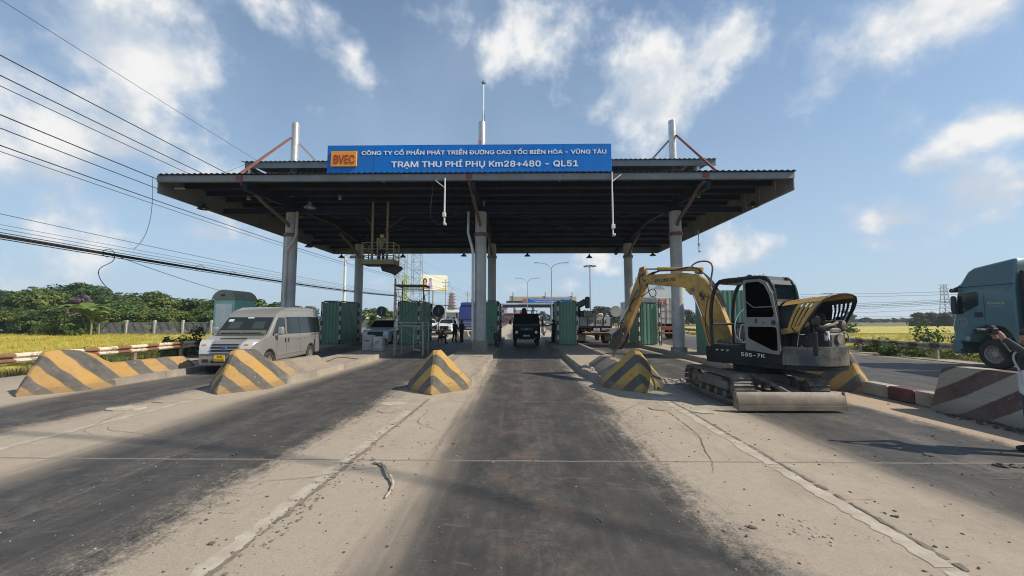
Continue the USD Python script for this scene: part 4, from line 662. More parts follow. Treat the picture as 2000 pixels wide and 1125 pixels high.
for a_, b_ in ((.42, .50), (.56, .63), (.69, .76), (.82, 1.0)): obj('hood_slat', shell(1, 4, a_, b_), yel_old, hood, smooth=40)
obj('hood_rib', shell(2, 3, .5, .82, .012), yel_old, hood) if False else None
for a_, b_ in ((0, .42), (.47, .53), (.58, .64), (.69, .75), (.80, .86), (.92, 1.0)): obj('hood_slat', shell(10, 13, a_, b_), cab_black, hood, smooth=40)
obj('hood_rib', shell(11, 12, .45, .95, .012), cab_black, hood, smooth=40) if False else None
obj('hood_edge', MB().tube([hp(1.0, i)+H(-.008, 0, 0) for i in range(15)], .018, 6), cab_black, hood, smooth=50)
for a_ in (.04, .14): obj('black_band', MB().add(*shell(4, 7, a_+.22, a_+.28, .03).mesh()) if False else shell(5, 6, .20+a_*2, .26+a_*2, -.004, 2), cab_black, hood)
m = MB(); tm = meshkit.text_mesh('HYUNDAI', .09, .004, True); v = np.array(tm.vertices); v[:, 0] -= v[:, 0].max()/2
for a, b, d in [(0, 0, 0)]: m.add(np.stack([H(-1.34-q[1]*.9, -.0-q[0]*-1.0*1.0, 2.365+.10*(.65)+.004+q[2]+(.0)) for q in v]), tm.faces)
obj('lettering', m, cab_black, hood)
obj('firewall', MB().prism(sg.Polygon([(.85, .9), (.85, 1.7), (.7, 2.05), (.4, 2.15), (-.4, 2.15), (-.7, 2.05), (-.85, 1.7), (-.85, .9)]), -.90, -.82, fHr), cab_black, ex)
# engine
eng = obj('engine', MB().rbox(H(-1.2, -.12, 1.32), (.5, .62, .5), .04, HR).rbox(H(-1.2, -.12, 1.62), (.42, .5, .12), .03, HR), pbr('engine_iron', (.05, .05, .05), (.10, .095, .085), 8, .6, dirt=(.2, .17, .13), dirt_amt=.5), ex)
obj('radiator_tank', MB().rbox(H(-1.0, .1, 1.75), (.16, 1.2, .5), .03, HR), cab_black, eng); obj('air_filter', MB().lathe([(0, .17), (.10, .17), (.12, .15), (.12, -.15), (.10, -.17), (0, -.17)], H(-1.18, .42, 1.83), (0, 1, 0.0), 18), cab_black, eng, smooth=40); obj('filter_cap', MB().lathe([(0, .02), (.115, .02), (.125, 0), (.0, 0)], H(-1.12, .55, 1.82)+np.array([0, -.02, 0]), el_, 18), plain('tin', (.38, .37, .35), .35, .6), eng, smooth=40)
obj('oil_filter', MB().lathe([(0, .10), (.045, .10), (.05, .08), (.05, -.10), (0, -.10)], H(-1.42, .28, 1.52), n=14), white_plastic, eng, smooth=40); obj('muffler', MB().lathe([(0, .22), (.09, .22), (.10, .18), (.10, -.18), (0, -.22)], H(-1.25, -.45, 1.75), ef, 16), iron, eng, smooth=40)
obj('pulley', MB().lathe([(0, .04), (.12, .04), (.12, .02), (.10, 0), (.12, -.02), (.12, -.04), (0, -.04)], H(-1.46, -.1, 1.45), ef, 18), iron, eng, smooth=30); obj('exhaust_pipe', MB().tube([H(*p) for p in curve([(-1.2, -.3, 1.7), (-1.4, -.2, 1.8), (-1.45, .1, 1.75), (-1.3, .3, 1.7)], 14)], .03, 8), iron, eng, smooth=50)
obj('fan_shroud', MB().rbox(H(-1.15, .62, 1.35), (.5, .08, .5), .02, HR), cab_black, eng)
for k in range(30):
    r_ = np.random.default_rng(60+k); a = np.array([r_.uniform(-1.45, -.95), r_.uniform(-.65, .8), r_.uniform(1.2, 1.75)]); b = a+np.array([r_.uniform(-.25, .25), r_.uniform(-.5, .5), r_.uniform(-.3, .3)]); b[2] = max(1.0, min(b[2], 1.75)); c_ = (a+b)/2+np.array([0, 0, r_.uniform(-.12, .14)])
    obj('engine_hose', MB().tube([H(*p) for p in curve([a, c_, b], 10)], r_.uniform(.010, .02), 6), [rubber, rubber, iron, plain('hose_grey', (.3, .29, .27), .6)][k % 4], eng, smooth=50)
obj('rear_pillar', MB().bar(H(-1.28, -.66, 1.3), H(-1.26, -.66, 1.93), .09, .12, .01), cab_black, ex); obj('filter_bottle', MB().rbox(H(-1.3, -.42, 1.66), (.1, .12, .26), .03, HR), plain('bottle_cream', (.5, .44, .36), .5), ex)
obj('hood_stay', MB().cyl(H(-1.1, .80, 1.3), H(-1.2, .84, 1.75), .012, 6), chrome, ex)
# boom, arm, breaker in the plane through the boom foot
_pb = math.radians(50); BR = np.stack([[-math.cos(_pb), math.sin(_pb), 0], [-math.sin(_pb), -math.cos(_pb), 0], EZ], 1); BO = np.array([5.75, 11.0, 0])-EC
rw = lambda r: r+.27*np.clip(np.asarray(r)/.6, -.2, 1)
zw = lambda z: 1.9+(np.asarray(z)-1.9)*1.02
def Bm(r, z, s=0.0): return BO+BR@np.array([rw(r), -s, zw(z)])
fB = lambda a, b, d: np.stack(np.broadcast_arrays(rw(a), -d, zw(b)), -1)@BR.T+BO
obj('boom_bracket', MB().prism(sg.Polygon([(-.25, .85), (.22, .85), (.25, 1.0), (.12, 1.32), (-.1, 1.32)]), -.16, .16, fB), iron, ex)
boom_p = sg.Polygon([(-.10, 1.12), (.10, 1.08), (.34, 1.75), (.52, 2.42), (.62, 2.67), (.92, 2.80), (1.5, 2.87), (2.15, 2.97), (2.27, 3.06), (2.20, 3.22), (2.05, 3.26), (1.4, 3.24), (.85, 3.22), (.55, 3.16), (.36, 2.98), (.22, 2.70), (.02, 2.0), (-.15, 1.30)]).buffer(.03).buffer(-.03)
boom = obj('boom', MB().prism(boom_p, -.115, .115, fB), yel, ex)
for d in (-.119, .116): obj('boom_plate', MB().prism(sg.Polygon([(.42, 2.62), (.66, 2.58), (.8, 2.72), (.74, 2.95), (.55, 3.02), (.40, 2.85)]).buffer(.02), d, d+.004, fB), yel_old, boom); obj('boom_plate', MB().prism(sg.Polygon([(1.9, 2.94), (2.24, 3.0), (2.16, 3.18), (1.95, 3.2)]), d, d+.004, fB), yel_old, boom)
m = MB(); tm = meshkit.text_mesh('HYUNDAI', .105, .005, True); v = np.array(tm.vertices); v[:, 0] -= v[:, 0].max()/2; m.add(np.stack([Bm(1.46-q[0]*1.0, 2.995+q[1]*1.0-q[0]*(-.02), -.117-q[2]) for q in v]), tm.faces); obj('lettering', m, plain('letter_black', (.02, .02, .02), .5), boom)
for z_, r_ in ((1.2, 0.0), (2.72, .62), (3.08, 2.16), (3.2, .5)): obj('boom_pin', MB().cyl(Bm(r_, z_, -.16), Bm(r_, z_, .16), .05, 14), iron, boom, smooth=40)
obj('boom_cylinder', MB().cyl(Bm(.28, .98), Bm(.46, 1.95), .065, 14), yel, ex, smooth=40); obj('boom_rod', MB().cyl(Bm(.46, 1.95), Bm(.66, 2.66), .035, 12), chrome, ex, smooth=40)
obj('arm_cylinder', MB().cyl(Bm(.55, 3.30), Bm(1.75, 3.425), .06, 14).cyl(Bm(.42, 3.27), Bm(.6, 3.31), .07, 12), yel, ex, smooth=40); obj('arm_rod', MB().cyl(Bm(1.75, 3.425), Bm(2.28, 3.47), .032, 12), chrome, ex, smooth=40)
for k, s in enumerate((-.07, -.02, .04, .09)): obj('hydraulic_hose', MB().tube([Bm(*p, s) for p in curve([(.02, 2.2), (.30, 3.0), (.6, 3.36-.02*k), (1.1, 3.33), (1.9, 3.32), (2.25, 3.12-.05*k), (2.35, 2.8)], 40)], .017, 6), rubber, ex, smooth=50)
for k, s in enumerate((-.10, .0, .10)): obj('hydraulic_hose', MB().tube([Bm(*p, s) for p in curve([(2.2, 3.3), (2.36, 3.2-.04*k), (2.34, 2.9), (2.46, 2.6), (2.62, 2.45), (2.74, 2.1)], 24)], .020, 6), rubber, ex, smooth=50)
obj('valve_block', MB().bar(Bm(2.30, 2.95, 0), Bm(2.48, 2.55, 0), .26, .10, .02), iron, ex); obj('work_lamp', MB().rbox(Bm(.40, 2.55, -.17), (.12, .12, .12), .03), cab_black, ex)
obj('hose_loop', MB().tube([Bm(*p, -.16) for p in curve([(2.05, 3.0), (2.0, 2.75), (1.86, 2.55), (1.75, 2.62), (1.8, 2.78), (2.05, 2.7), (2.3, 2.6)], 30)], .014, 6), rubber, ex, smooth=50); obj('hose_arch', MB().tube([Bm(*p, -.1) for p in curve([(.62, 3.33), (.42, 3.50), (.26, 3.46), (.2, 3.2), (.1, 2.6)], 24)], .025, 8), iron, ex, smooth=50)
arm_p = sg.Polygon([(2.20, 3.55), (2.36, 3.50), (2.42, 3.3), (2.62, 2.75), (3.02, 1.75), (3.16, 1.45), (3.06, 1.34), (2.92, 1.45), (2.62, 2.05), (2.28, 2.72), (2.12, 3.02), (2.13, 3.3)]).buffer(.02).buffer(-.02)
arm = obj('arm', MB().prism(arm_p, -.095, .095, fB), pbr('arm_grimy_yellow', (.42, .235, .045), (.30, .17, .045), 3.0, .55, dirt=(.065, .048, .035), dirt_amt=1.0), ex); obj('arm_pin', MB().cyl(Bm(2.28, 3.47, -.13), Bm(2.28, 3.47, .13), .045, 14).cyl(Bm(3.08, 1.46, -.15), Bm(3.08, 1.46, .15), .045, 14), iron, arm, smooth=40)
obj('bucket_cylinder', MB().cyl(Bm(2.54, 3.05, 0), Bm(2.86, 2.28, 0), .055, 14), yel, ex, smooth=40); obj('bucket_rod', MB().cyl(Bm(2.86, 2.28), Bm(3.22, 1.75), .03, 12), chrome, ex, smooth=40); obj('tipping_link', MB().bar(Bm(3.22, 1.75, -.11), Bm(2.98, 1.6, -.11), .03, .07).bar(Bm(3.22, 1.75, .11), Bm(2.98, 1.6, .11), .03, .07).bar(Bm(3.22, 1.75, -.08), Bm(3.3, 1.32, -.08), .03, .07).bar(Bm(3.22, 1.75, .08), Bm(3.3, 1.32, .08), .03, .07), iron, ex)
for k in range(3): obj('arm_hose', MB().tube([Bm(*p, .11-.1*k) for p in curve([(2.3, 2.9), (2.46+.06*k, 2.62), (2.8+.05*k, 2.0), (3.05, 1.7+.05*k), (3.2, 1.5), (3.25, 1.2)], 24)], .016, 6), rubber, ex, smooth=50)
brk_m = pbr('breaker_dark_steel', (.030, .026, .023), (.055, .042, .033), 6.0, .6, dirt=(.11, .08, .055), dirt_amt=.5, bump=.004)
breaker = sg.Polygon([(3.02, 1.56), (3.36, 1.40), (3.50, 1.12), (3.56, .96), (3.54, .88), (3.42, .82), (3.26, .86), (3.06, 1.10), (2.96, 1.35)]).buffer(.03).buffer(-.03)
br = obj('breaker', MB().prism(breaker, -.20, -.15, fB).prism(breaker, .15, .20, fB).prism(breaker.buffer(-.05), -.15, .15, fB), brk_m, ex); obj('chisel', MB().tube([Bm(3.40, .95), Bm(3.47, .78), Bm(3.50, .70), Bm(3.53, .56)], [.07, .07, .06, .012], 12), blade_mat, br, smooth=40)
for k in range(6): a_ = [(3.12, 1.42), (3.3, 1.32), (3.42, 1.08), (3.46, .94), (3.3, .95), (3.12, 1.15)][k]; obj('breaker_bolt', MB().cyl(Bm(*a_, -.235), Bm(*a_, -.2), .028, 6), brk_m, br)
# ------------------------------------------------------------------ vehicles
tyre_m = pbr('tyre_rubber', (.022, .021, .02), (.04, .037, .034), 8, .85); rim_m = plain('alloy_rim', (.58, .58, .57), .3, .8); rim_dirty = pbr('steel_rim_dusty', (.28, .26, .24), (.2, .17, .15), 6, .6, .3); black_trim = plain('black_trim', (.02, .02, .021), .5); glass_dark = plain('vehicle_glass', (.012, .016, .017), .06, spec=.6, rr=.03)
lamp_clear = plain('headlamp_glass', (.62, .64, .64), .12, .35, rr=.05); lamp_amber = plain('amber_lens', (.6, .22, .02), .2); lamp_red = plain('red_lens', (.35, .02, .015), .2); plate_y = plain('plate_yellow', (.75, .47, .02), .5); plate_w = plain('plate_white', (.7, .7, .68), .5); ink = plain('plate_ink', (.02, .02, .02), .5); under = plain('underbody', (.018, .017, .016), .8)
def car_paint(n, c, metal=.0, rough=.3, dirt=(.20, .17, .13), amt=.12): return pbr(n, c, tuple(x*.92 for x in c), 1.2, rough, metal, dirt=dirt, dirt_amt=amt, coat=.35, rr=.015)
def wheel(parent, c, r, w, ax=(0, 1, 0), rim=None, spokes=5, truck=False):
    rr = r*.62; ax = np.asarray(ax, float); m = MB(); m.lathe([(rr, -w/2), (r*.9, -w/2), (r*.985, -w*.38), (r, -w*.2), (r, w*.2), (r*.985, w*.38), (r*.9, w/2), (rr, w/2), (rr, -w/2)], c, ax, 26); t = obj('tyre', m, tyre_m, parent, smooth=40)
    m = MB(); m.lathe([(rr, w*.44), (rr*.93, w*.40), (rr*.90, w*.05), (0, w*.05)], c, ax, 24); R = frame_from(ax); s = 1
    for k in range(spokes):
        a = 2*math.pi*k/spokes; d = R[:, 1]*math.cos(a)+R[:, 2]*math.sin(a)
        if truck: m.lathe([(0, .02), (rr*.10, .02), (rr*.11, 0)], np.asarray(c)+ax*w*.12+d*rr*.66, ax, 8)
        else: m.bar(np.asarray(c)+ax*w*.33+d*rr*.1, np.asarray(c)+ax*w*.38+d*rr*.95, rr*.26, w*.12, up=ax)
    m.lathe([(0, w*.46), (rr*.25, w*.44), (rr*.3, w*.2)] if not truck else [(0, w*.42), (rr*.34, w*.40), (rr*.42, w*.08)], c, ax, 16); obj('rim', m, rim or rim_m, t, smooth=40)
def body_mesh(prof, hw, b=.05, mx=.22, extra_y=()):
    """A closed vehicle body: side outline (u, z), half width hw(u, z), edges rounded by b."""
    g = sg.polygon.orient(prof.simplify(.002)); pts = np.asarray(g.segmentize(mx).exterior.coords)[:-1]; n = len(pts)
    e = np.roll(pts, -1, 0)-pts; nn = np.stack([e[:, 1], -e[:, 0]], 1); nn /= np.linalg.norm(nn, axis=1, keepdims=True)+1e-9; vn = nn+np.roll(nn, 1, 0); vn /= np.maximum(np.linalg.norm(vn, axis=1, keepdims=True), .6)
    rows = []
    W = hw(pts[:, 0], pts[:, 1])
    for s, k in [(1, 0), (1, .3), (1, 1), (.5, None), (0, None), (-.5, None), (-1, 1), (-1, .3), (-1, 0)]:
        if k is None: P = pts; Y = W*s
        else:
            inn = b-math.sqrt(max(0, b*b-(b-b*k)**2)); P = pts-vn*inn; Y = s*(hw(P[:, 0], P[:, 1])-b*k)
        rows.append(xyz(P[:, 0], Y, P[:, 1]))
    m = MB(); P = np.stack(rows); P = np.concatenate([P, P[:, :1]], 1); m.grid(P[::-1])
    inner = sg.Polygon(pts-vn*b)
    if not inner.is_valid: inner = inner.buffer(0)
    v, f = tri2(inner, .3); w = hw(v[:, 0], v[:, 1]); m.add(xyz(v[:, 0], w, v[:, 1]), f[:, ::-1]); m.add(xyz(v[:, 0], -w, v[:, 1]), f); return m
def side_patch(poly, hw, off=.006, sides=(1, -1), mx=.2, depth=.02):
    if len(sides) > 1: m = MB(); m.split = [side_patch(poly, hw, off, (q,), mx, depth) for q in sides]; return m
    m = MB(); poly = poly.buffer(.03).buffer(-.06).buffer(.03) if not poly.buffer(-.05).is_empty else poly; v, f = tri2(poly, mx); w = hw(v[:, 0], v[:, 1]); c = np.asarray(sg.polygon.orient(poly).segmentize(mx).exterior.coords); cw = hw(c[:, 0], c[:, 1])
    for s in sides:
        m.add(xyz(v[:, 0], s*(w+off), v[:, 1]), f[:, ::-1] if s > 0 else f); m.grid(np.stack([xyz(c[:, 0], s*(cw+off), c[:, 1]), xyz(c[:, 0], s*(cw-depth), c[:, 1])]))
    return m
def front_patch(pts, hw, fr0, fr1, off=.008, ny=7):
    """A panel over the outline between the points pts (u, z), across from fr0 to fr1 of the half width."""
    p = np.asarray(pts, float); t = np.gradient(p, axis=0); nrm = np.stack([t[:, 1], -t[:, 0]], 1); nrm /= np.linalg.norm(nrm, axis=1, keepdims=True)
    if nrm[:, 0].mean() < 0 and abs(nrm[:, 0].mean()) > .2: nrm = -nrm
    elif abs(nrm[:, 0].mean()) <= .2 and nrm[:, 1].mean() < 0: nrm = -nrm
    fr = np.linspace(fr0, fr1, ny); w = hw(p[:, 0], p[:, 1]); q = p+nrm*off; P = np.stack([xyz(q[:, 0], w*k, q[:, 1]) for k in fr]); I = np.stack([xyz((p-nrm*.03)[:, 0], w*k, (p-nrm*.03)[:, 1]) for k in fr]); m = MB(); m.grid(P)
    for A_, B_ in ((P[0], I[0]), (P[-1], I[-1]), (P[:, 0], I[:, 0]), (P[:, -1], I[:, -1])): m.grid(np.stack([A_, B_]))
    return m
def plate(parent, c, w, h, lines, mat, fwd=1):
    p = obj('number_plate', MB().rbox(c, (.015, w, h), .004), mat, parent); m = MB(); n = len(lines)
    for k, s in enumerate(lines):
        tm = meshkit.text_mesh(s, h*.62/n, .003, True); v = np.array(tm.vertices); v[:, 0] -= v[:, 0].max()/2; k_ = min(1, w*.88/(np.ptp(v[:, 0])+1e-6)); m.add(xyz(c[0]+fwd*(.008+v[:, 2]), c[1]+fwd*v[:, 0]*k_, c[2]+h*(.5-(k+.80)/n)+v[:, 1]), tm.faces if fwd > 0 else tm.faces)
    obj('characters', m, ink, p)

# silver passenger van
silver = car_paint('van_silver', (.34, .33, .315), .45, .28, amt=.10)
vhw = lambda u, z: (.985-np.clip(z-1.15, 0, None)*.115-np.clip(.5-z, 0, 1)*.10)*(1-.20*np.clip((u-2.05)/.65, 0, 1)**2)*(1-.03*np.clip((-2.3-u)/.4, 0, 1))
arch = lambda u, r, z=.34: sg.Point(u, z).buffer(r, 12).union(sg.box(u-r, -1, u+r, z))
vprof = sg.Polygon([(2.60, .28), (2.69, .36), (2.71, .55), (2.69, .80), (2.63, .97), (2.50, 1.08), (2.2, 1.18), (1.80, 1.30), (1.55, 1.55), (1.22, 1.90), (1.05, 2.06), (.80, 2.20), (.45, 2.30), (-.2, 2.345), (-1.5, 2.345), (-2.40, 2.31), (-2.58, 2.2), (-2.66, 1.5), (-2.70, .9), (-2.70, .42), (-2.6, .32)]).difference(arch(1.72, .42)).difference(arch(-1.62, .42))
van = thing('passenger_van', 'silver passenger van facing the camera left of the striped barrier', 'van', (-10.1, 15.9, 0), -85.5)
obj('body', body_mesh(vprof, vhw, .055), silver, van, smooth=38); obj('underbody', MB().rbox((0, 0, .42), (4.9, 1.5, .3), .05), under, van)
ws = [(1.77, 1.33), (1.55, 1.56), (1.30, 1.82), (1.20, 1.92)]; obj('cabin_interior', front_patch(ws, vhw, -.90, .90, .003, ny=9), plain('cabin_dark', (.02, .022, .022), .8), van, smooth=40); obj('dashboard', front_patch([(1.765, 1.335), (1.70, 1.40), (1.655, 1.452)], vhw, -.86, .86, .006, 9), plain('dashboard_tan', (.22, .21, .16), .7), van)
for s in (-.45, .45): obj('seat_back', front_patch([(1.60, 1.51), (1.36, 1.76)], vhw, s-.22, s+.22, .006, 4), plain('seat_grey', (.07, .072, .07), .9), van)
obj('windshield', front_patch(ws, vhw, -.90, .90, .018, ny=9), glass_pane('windshield_pane', (.70, .76, .74)), van, smooth=40); obj('cowl', front_patch([(1.90, 1.275), (1.79, 1.31)], vhw, -.86, .86), black_trim, van)
obj('sun_strip', front_patch([(1.245, 1.875), (1.215, 1.905)], vhw, -.12, .12, .021), white_plastic, van); obj('permit_sticker', front_patch([(1.36, 1.755), (1.28, 1.84)], vhw, -.80, -.62, .021), plain('sticker_pale', (.45, .6, .58), .5), van)
for k, (a, b) in enumerate(((-.75, -.05), (.0, .7))): obj('wiper', front_patch([(1.765, 1.345), (1.75, 1.36)], vhw, a, b, .024), black_trim, van)
dw = sg.Polygon([(1.62, 1.22), (1.30, 1.30), (.62, 1.27), (.62, 1.92), (1.05, 1.92), (1.20, 1.80)]); lw_ = sg.Polygon([(.50, 1.28), (.50, 1.94), (-1.2, 1.95), (-2.42, 1.93), (-2.50, 1.86), (-2.53, 1.30), (-2.45, 1.24)])
obj('side_window', side_patch(dw, vhw), glass_dark, van); w = obj('side_window', side_patch(lw_, vhw), glass_dark, van)
for u in (-.52, -1.55): obj('window_pillar', side_patch(sg.box(u-.02, 1.27, u+.02, 1.93), vhw, .009, mx=.5), black_trim, w)
obj('mirror', MB().rbox((1.36, 1.16, 1.42), (.16, .22, .30), .05).bar((1.45, .92, 1.25), (1.38, 1.1, 1.33), .06), silver, van, smooth=30); obj('mirror', MB().rbox((1.36, -1.16, 1.42), (.16, .22, .30), .05).bar((1.45, -.92, 1.25), (1.38, -1.1, 1.33), .06), silver, van, smooth=30)
obj('door_gap', side_patch(sg.box(.555, .45, .57, 2.0), vhw, .003, mx=.4), black_trim, van); obj('door_gap', side_patch(sg.box(1.25, .5, 1.262, 1.2), vhw, .003, mx=.4), black_trim, van); obj('door_gap', side_patch(sg.box(-.62, .45, -.608, 1.25), vhw, .003, mx=.4), black_trim, van)
obj('slide_rail', side_patch(sg.box(-2.5, 1.06, .50, 1.085), vhw, .012, mx=.5), silver, van); obj('side_moulding', side_patch(sg.box(-1.15, .50, 1.22, .56), vhw, .014, mx=.5), silver, van); obj('gutter', side_patch(sg.box(-2.45, 2.215, .7, 2.235), vhw, .014, mx=.5), silver, van)
for u in (.66, .42): obj('door_handle', MB().rbox((u, .995, 1.05), (.05, .04, .17), .012).rbox((u, -.995, 1.05), (.05, .04, .17), .012), black_trim, van)
gr = obj('grille', front_patch([(2.712, .72), (2.685, .88), (2.61, 1.02)], vhw, -.52, .52, .012), black_trim, van)
for z in (.75, .85, .95): u_ = np.interp(z, [.72, .88, 1.02], [2.712, 2.69, 2.612]); obj('grille_bar', MB().rbox((u_+.02, 0, z), (.03, .90, .028), .008), rim_m, gr)
obj('badge', MB().lathe([(0, .02), (.07, .018), (.085, .0)], (2.71, 0, .87), (1, 0, 0), 20).xf(np.diag([1, 1.2, 1]), (0, 0, 0)), plain('badge_blue', (.03, .07, .25), .3), gr, smooth=40)
for s in (1, -1):
    hl = obj('headlight', front_patch([(2.695, .70), (2.66, .92), (2.55, 1.065), (2.36, 1.145)], vhw, s*.60, s*1.0, .014, 6), lamp_clear, van, smooth=40); obj('indicator', front_patch([(2.64, .96), (2.61, 1.01)], vhw, s*.74, s*.90, .018, 4), lamp_amber, hl)
    obj('fog_lamp', front_patch([(2.71, .42), (2.715, .52)], vhw, s*.62, s*.86, .012, 4), black_trim, van)
obj('hood_vent', front_patch([(2.25, 1.172), (2.18, 1.19)], vhw, -.45, .45, .008), black_trim, van); obj('lower_grille', front_patch([(2.705, .40), (2.715, .47)], vhw, -.5, .5, .008), black_trim, van); obj('bumper_line', front_patch([(2.715, .655), (2.714, .675)], vhw, -.95, .95, .006, 9), black_trim, van)
plate(van, (2.745, -.10, .555), .34, .20, ['51B', '013.34'], plate_y)
m = MB(); tm = meshkit.text_mesh('51B-013.34', .085, .003, True); v = np.array(tm.vertices); v[:, 0] -= v[:, 0].max()/2; m.add(xyz(-1.95-v[:, 0], .985+v[:, 2], 1.13+v[:, 1]), tm.faces[:, ::-1]); obj('side_number', m, plain('number_blue', (.03, .05, .14), .5), van)
for u in (1.72, -1.62):
    for s in (1, -1): wheel(van, (u, s*.86, .345), .345, .22, (0, s, 0))
    obj('wheel_well', MB().lathe([(.43, -.98), (.43, .98)], (u, 0, .36), (0, 1, 0), 20), under, van)
# pickups and cars further back
def pickup(label, loc, rz, paint, suv=False):
    hw = lambda u, z: (.93-np.clip(z-1.05, 0, None)*.30)*(1-.16*np.clip((u-1.9)/.75, 0, 1)**2)
    rear = [(-.35, 1.78), (-2.45, 1.66), (-2.62, 1.15)] if suv else [(-.55, 1.78), (-.85, 1.12), (-2.6, 1.12)]
    pr = sg.Polygon([(2.5, .35), (2.62, .5), (2.60, .95), (2.48, 1.10), (1.35, 1.20), (.62, 1.76), (.2, 1.80)]+rear+[(-2.65, .5), (-2.5, .4)]).difference(arch(1.65, .45, .38)).difference(arch(-1.55, .45, .38))
    t = thing('pickup_truck' if not suv else 'family_car', label, 'pickup' if not suv else 'car', loc, rz); obj('body', body_mesh(pr, hw, .06), paint, t, smooth=38); obj('underbody', MB().rbox((0, 0, .45), (4.8, 1.4, .3), .05), under, t)
    obj('windshield', front_patch([(1.26, 1.265), (.95, 1.50), (.68, 1.71)], hw, -.9, .9), glass_dark, t, smooth=40); obj('side_window', side_patch(sg.Polygon([(1.1, 1.22), (.58, 1.68), (-.45 if not suv else -2.2, 1.68 if not suv else 1.6), (-.68 if not suv else -2.35, 1.22)]), hw), glass_dark, t)
    g = obj('grille', front_patch([(2.615, .55), (2.605, .92), (2.57, 1.0)], hw, -.62, .62, .012), black_trim, t); obj('grille_bar', MB().rbox((2.63, 0, .82), (.03, .9, .04), .01), rim_m if suv else black_trim, g)
    for s in (1, -1):
        obj('headlight', front_patch([(2.60, .84), (2.55, 1.03)], hw, s*.64, s*.98, .014, 4), lamp_clear, t); obj('mirror', MB().rbox((1.0, s*1.03, 1.25), (.14, .2, .16), .04), paint, t); obj('fog_lamp', front_patch([(2.61, .5), (2.62, .6)], hw, s*.7, s*.9, .01, 4), black_trim, t)
    obj('bumper', MB().rbox((2.60, 0, .47), (.14, 1.55, .12), .04), black_trim if not suv else paint, t); plate(t, (2.69, 0, .60), .42, .11, ['51D 407.12'], plate_w)
    for u in (1.65, -1.55):
        for s in (1, -1): wheel(t, (u, s*.80, .38), .38, .24, (0, s, 0))
    return t
white_car = car_paint('car_white', (.66, .66, .65), 0, .3); pearl = car_paint('car_pearl', (.52, .53, .54), .2, .3)
pickup('white pickup with black grille facing the camera behind the two white cabinets', (-9.3, 28.0, 0), -88, pearl)
pickup('white pickup with silver grille stopped beyond the two standing men', (-8.5, 47.5, 0), -88, white_car)
pickup('white car seen beside the left end of the round no-entry sign', (-11.4, 49.5, 0), -62, white_car, True)
# trucks
def truck_cab(t, hw, paint, L=1.75, H0=.55, H1=2.2, slope=.28, low=True):
    pr = sg.Polygon([(-L, H0), (-.1, H0), (.02, H0+.08), (.03, H0+.62), (-.02, H0+.78), (-slope, H1-.12), (-slope-.14, H1), (-L+.1, H1), (-L, H1-.1)])
    return obj('cab', body_mesh(pr, hw, .07), paint, t, smooth=38), pr
dark_green = pbr('truck_dark_green', (.007, .014, .015), (.010, .017, .018), 2.0, .6, spec=.12)
thw = lambda u, z: .93-np.clip(z-1.35, 0, None)*.10+0*u
t = thing('light_truck', 'dark green light truck coming through the centre lane under the canopy', 'truck', (.56, 27.0, 0), -90)
cb, _ = truck_cab(t, thw, dark_green)
obj('windshield', front_patch([(-.045, 1.38), (-.15, 1.74), (-.255, 2.04)], thw, -.90, .90), glass_dark, t, smooth=40); obj('side_window', side_patch(sg.Polygon([(-.22, 1.4), (-.40, 2.0), (-1.2, 2.0), (-1.25, 1.4)]), thw), glass_dark, t); obj('front_panel', front_patch([(.035, 1.06), (.02, 1.24)], thw, -.45, .45, .012), plain('grille_grey', (.05, .06, .06), .45), t)
for s in (1, -1):
    hl = obj('headlight', MB().lathe([(0, .05), (.09, .045), (.115, .01), (.12, -.03)], (.03, s*.66, .92), (1, 0, 0), 18), lamp_clear, t, smooth=40); obj('bezel', MB().lathe([(.12, .03), (.16, .02), (.165, -.03)], (.03, s*.66, .92), (1, 0, 0), 18), dark_green, hl, smooth=40); obj('mirror', MB().rbox((-.02, s*1.10, 1.62), (.08, .16, .32), .03).tube([(-.1, s*.92, 1.95), (.0, s*1.1, 1.9), (.0, s*1.1, 1.5), (-.05, s*.92, 1.35)], .015, 6), black_trim, t)
    obj('tow_eye', MB().rbox((.06, s*.55, .48), (.05, .05, .12), .01), plate_w, t)
obj('bumper', MB().rbox((.0, 0, .56), (.16, 1.86, .26), .05), dark_green, t); obj('bumper_bar', MB().tube([(.05, -.32, .52), (.13, -.3, .42), (.13, .3, .42), (.05, .32, .52)], .022, 8), plain('bar_white', (.6, .6, .58), .4), t); plate(t, (.095, 0, .70), .46, .11, ['75C 151.34'], plate_w)
obj('cab_name', front_patch([(-.03, 1.30), (-.045, 1.34)], thw, -.72, -.36, .014), plain('decal_grey', (.22, .23, .24), .5), t); obj('marker_light', MB().lathe([(0, .06), (.03, .05), (.04, 0)], (-.5, .25, 2.2), n=10), lamp_clear, t); obj('emblem', MB().rbox((.055, 0, 1.13), (.02, .12, .05), .01), rim_m, t)
cg = obj('cargo_bed', MB().rbox((-3.6, 0, 1.0), (3.5, 1.86, .12), .02), dark_green, t)
for s in (1, -1): obj('bed_side', MB().rbox((-3.6, s*.92, 1.35), (3.5, .05, .6), .02), dark_green, cg)
for k in range(5): obj('bed_stake', MB().rbox((-1.9, -.8+.4*k, 1.75), (.05, .05, 1.4), .01), dark_green, cg)
obj('bed_rack', MB().rbox((-1.9, 0, 2.42), (.05, 1.8, .06), .01).rbox((-1.9, 0, 2.15), (.04, 1.8, .05), .01), dark_green, cg); obj('load', MB().rbox((-3.2, .1, 1.55), (1.6, 1.1, 1.0), .15), plain('load_brown', (.06, .045, .035), .8), cg); obj('load_drum', MB().lathe([(0, 2.65), (.16, 2.6), (.22, 2.3), (.22, 1.8), (0, 1.8)], (-2.3, -.12, 0), n=16), plain('load_maroon', (.08, .03, .03), .6), cg, smooth=40)
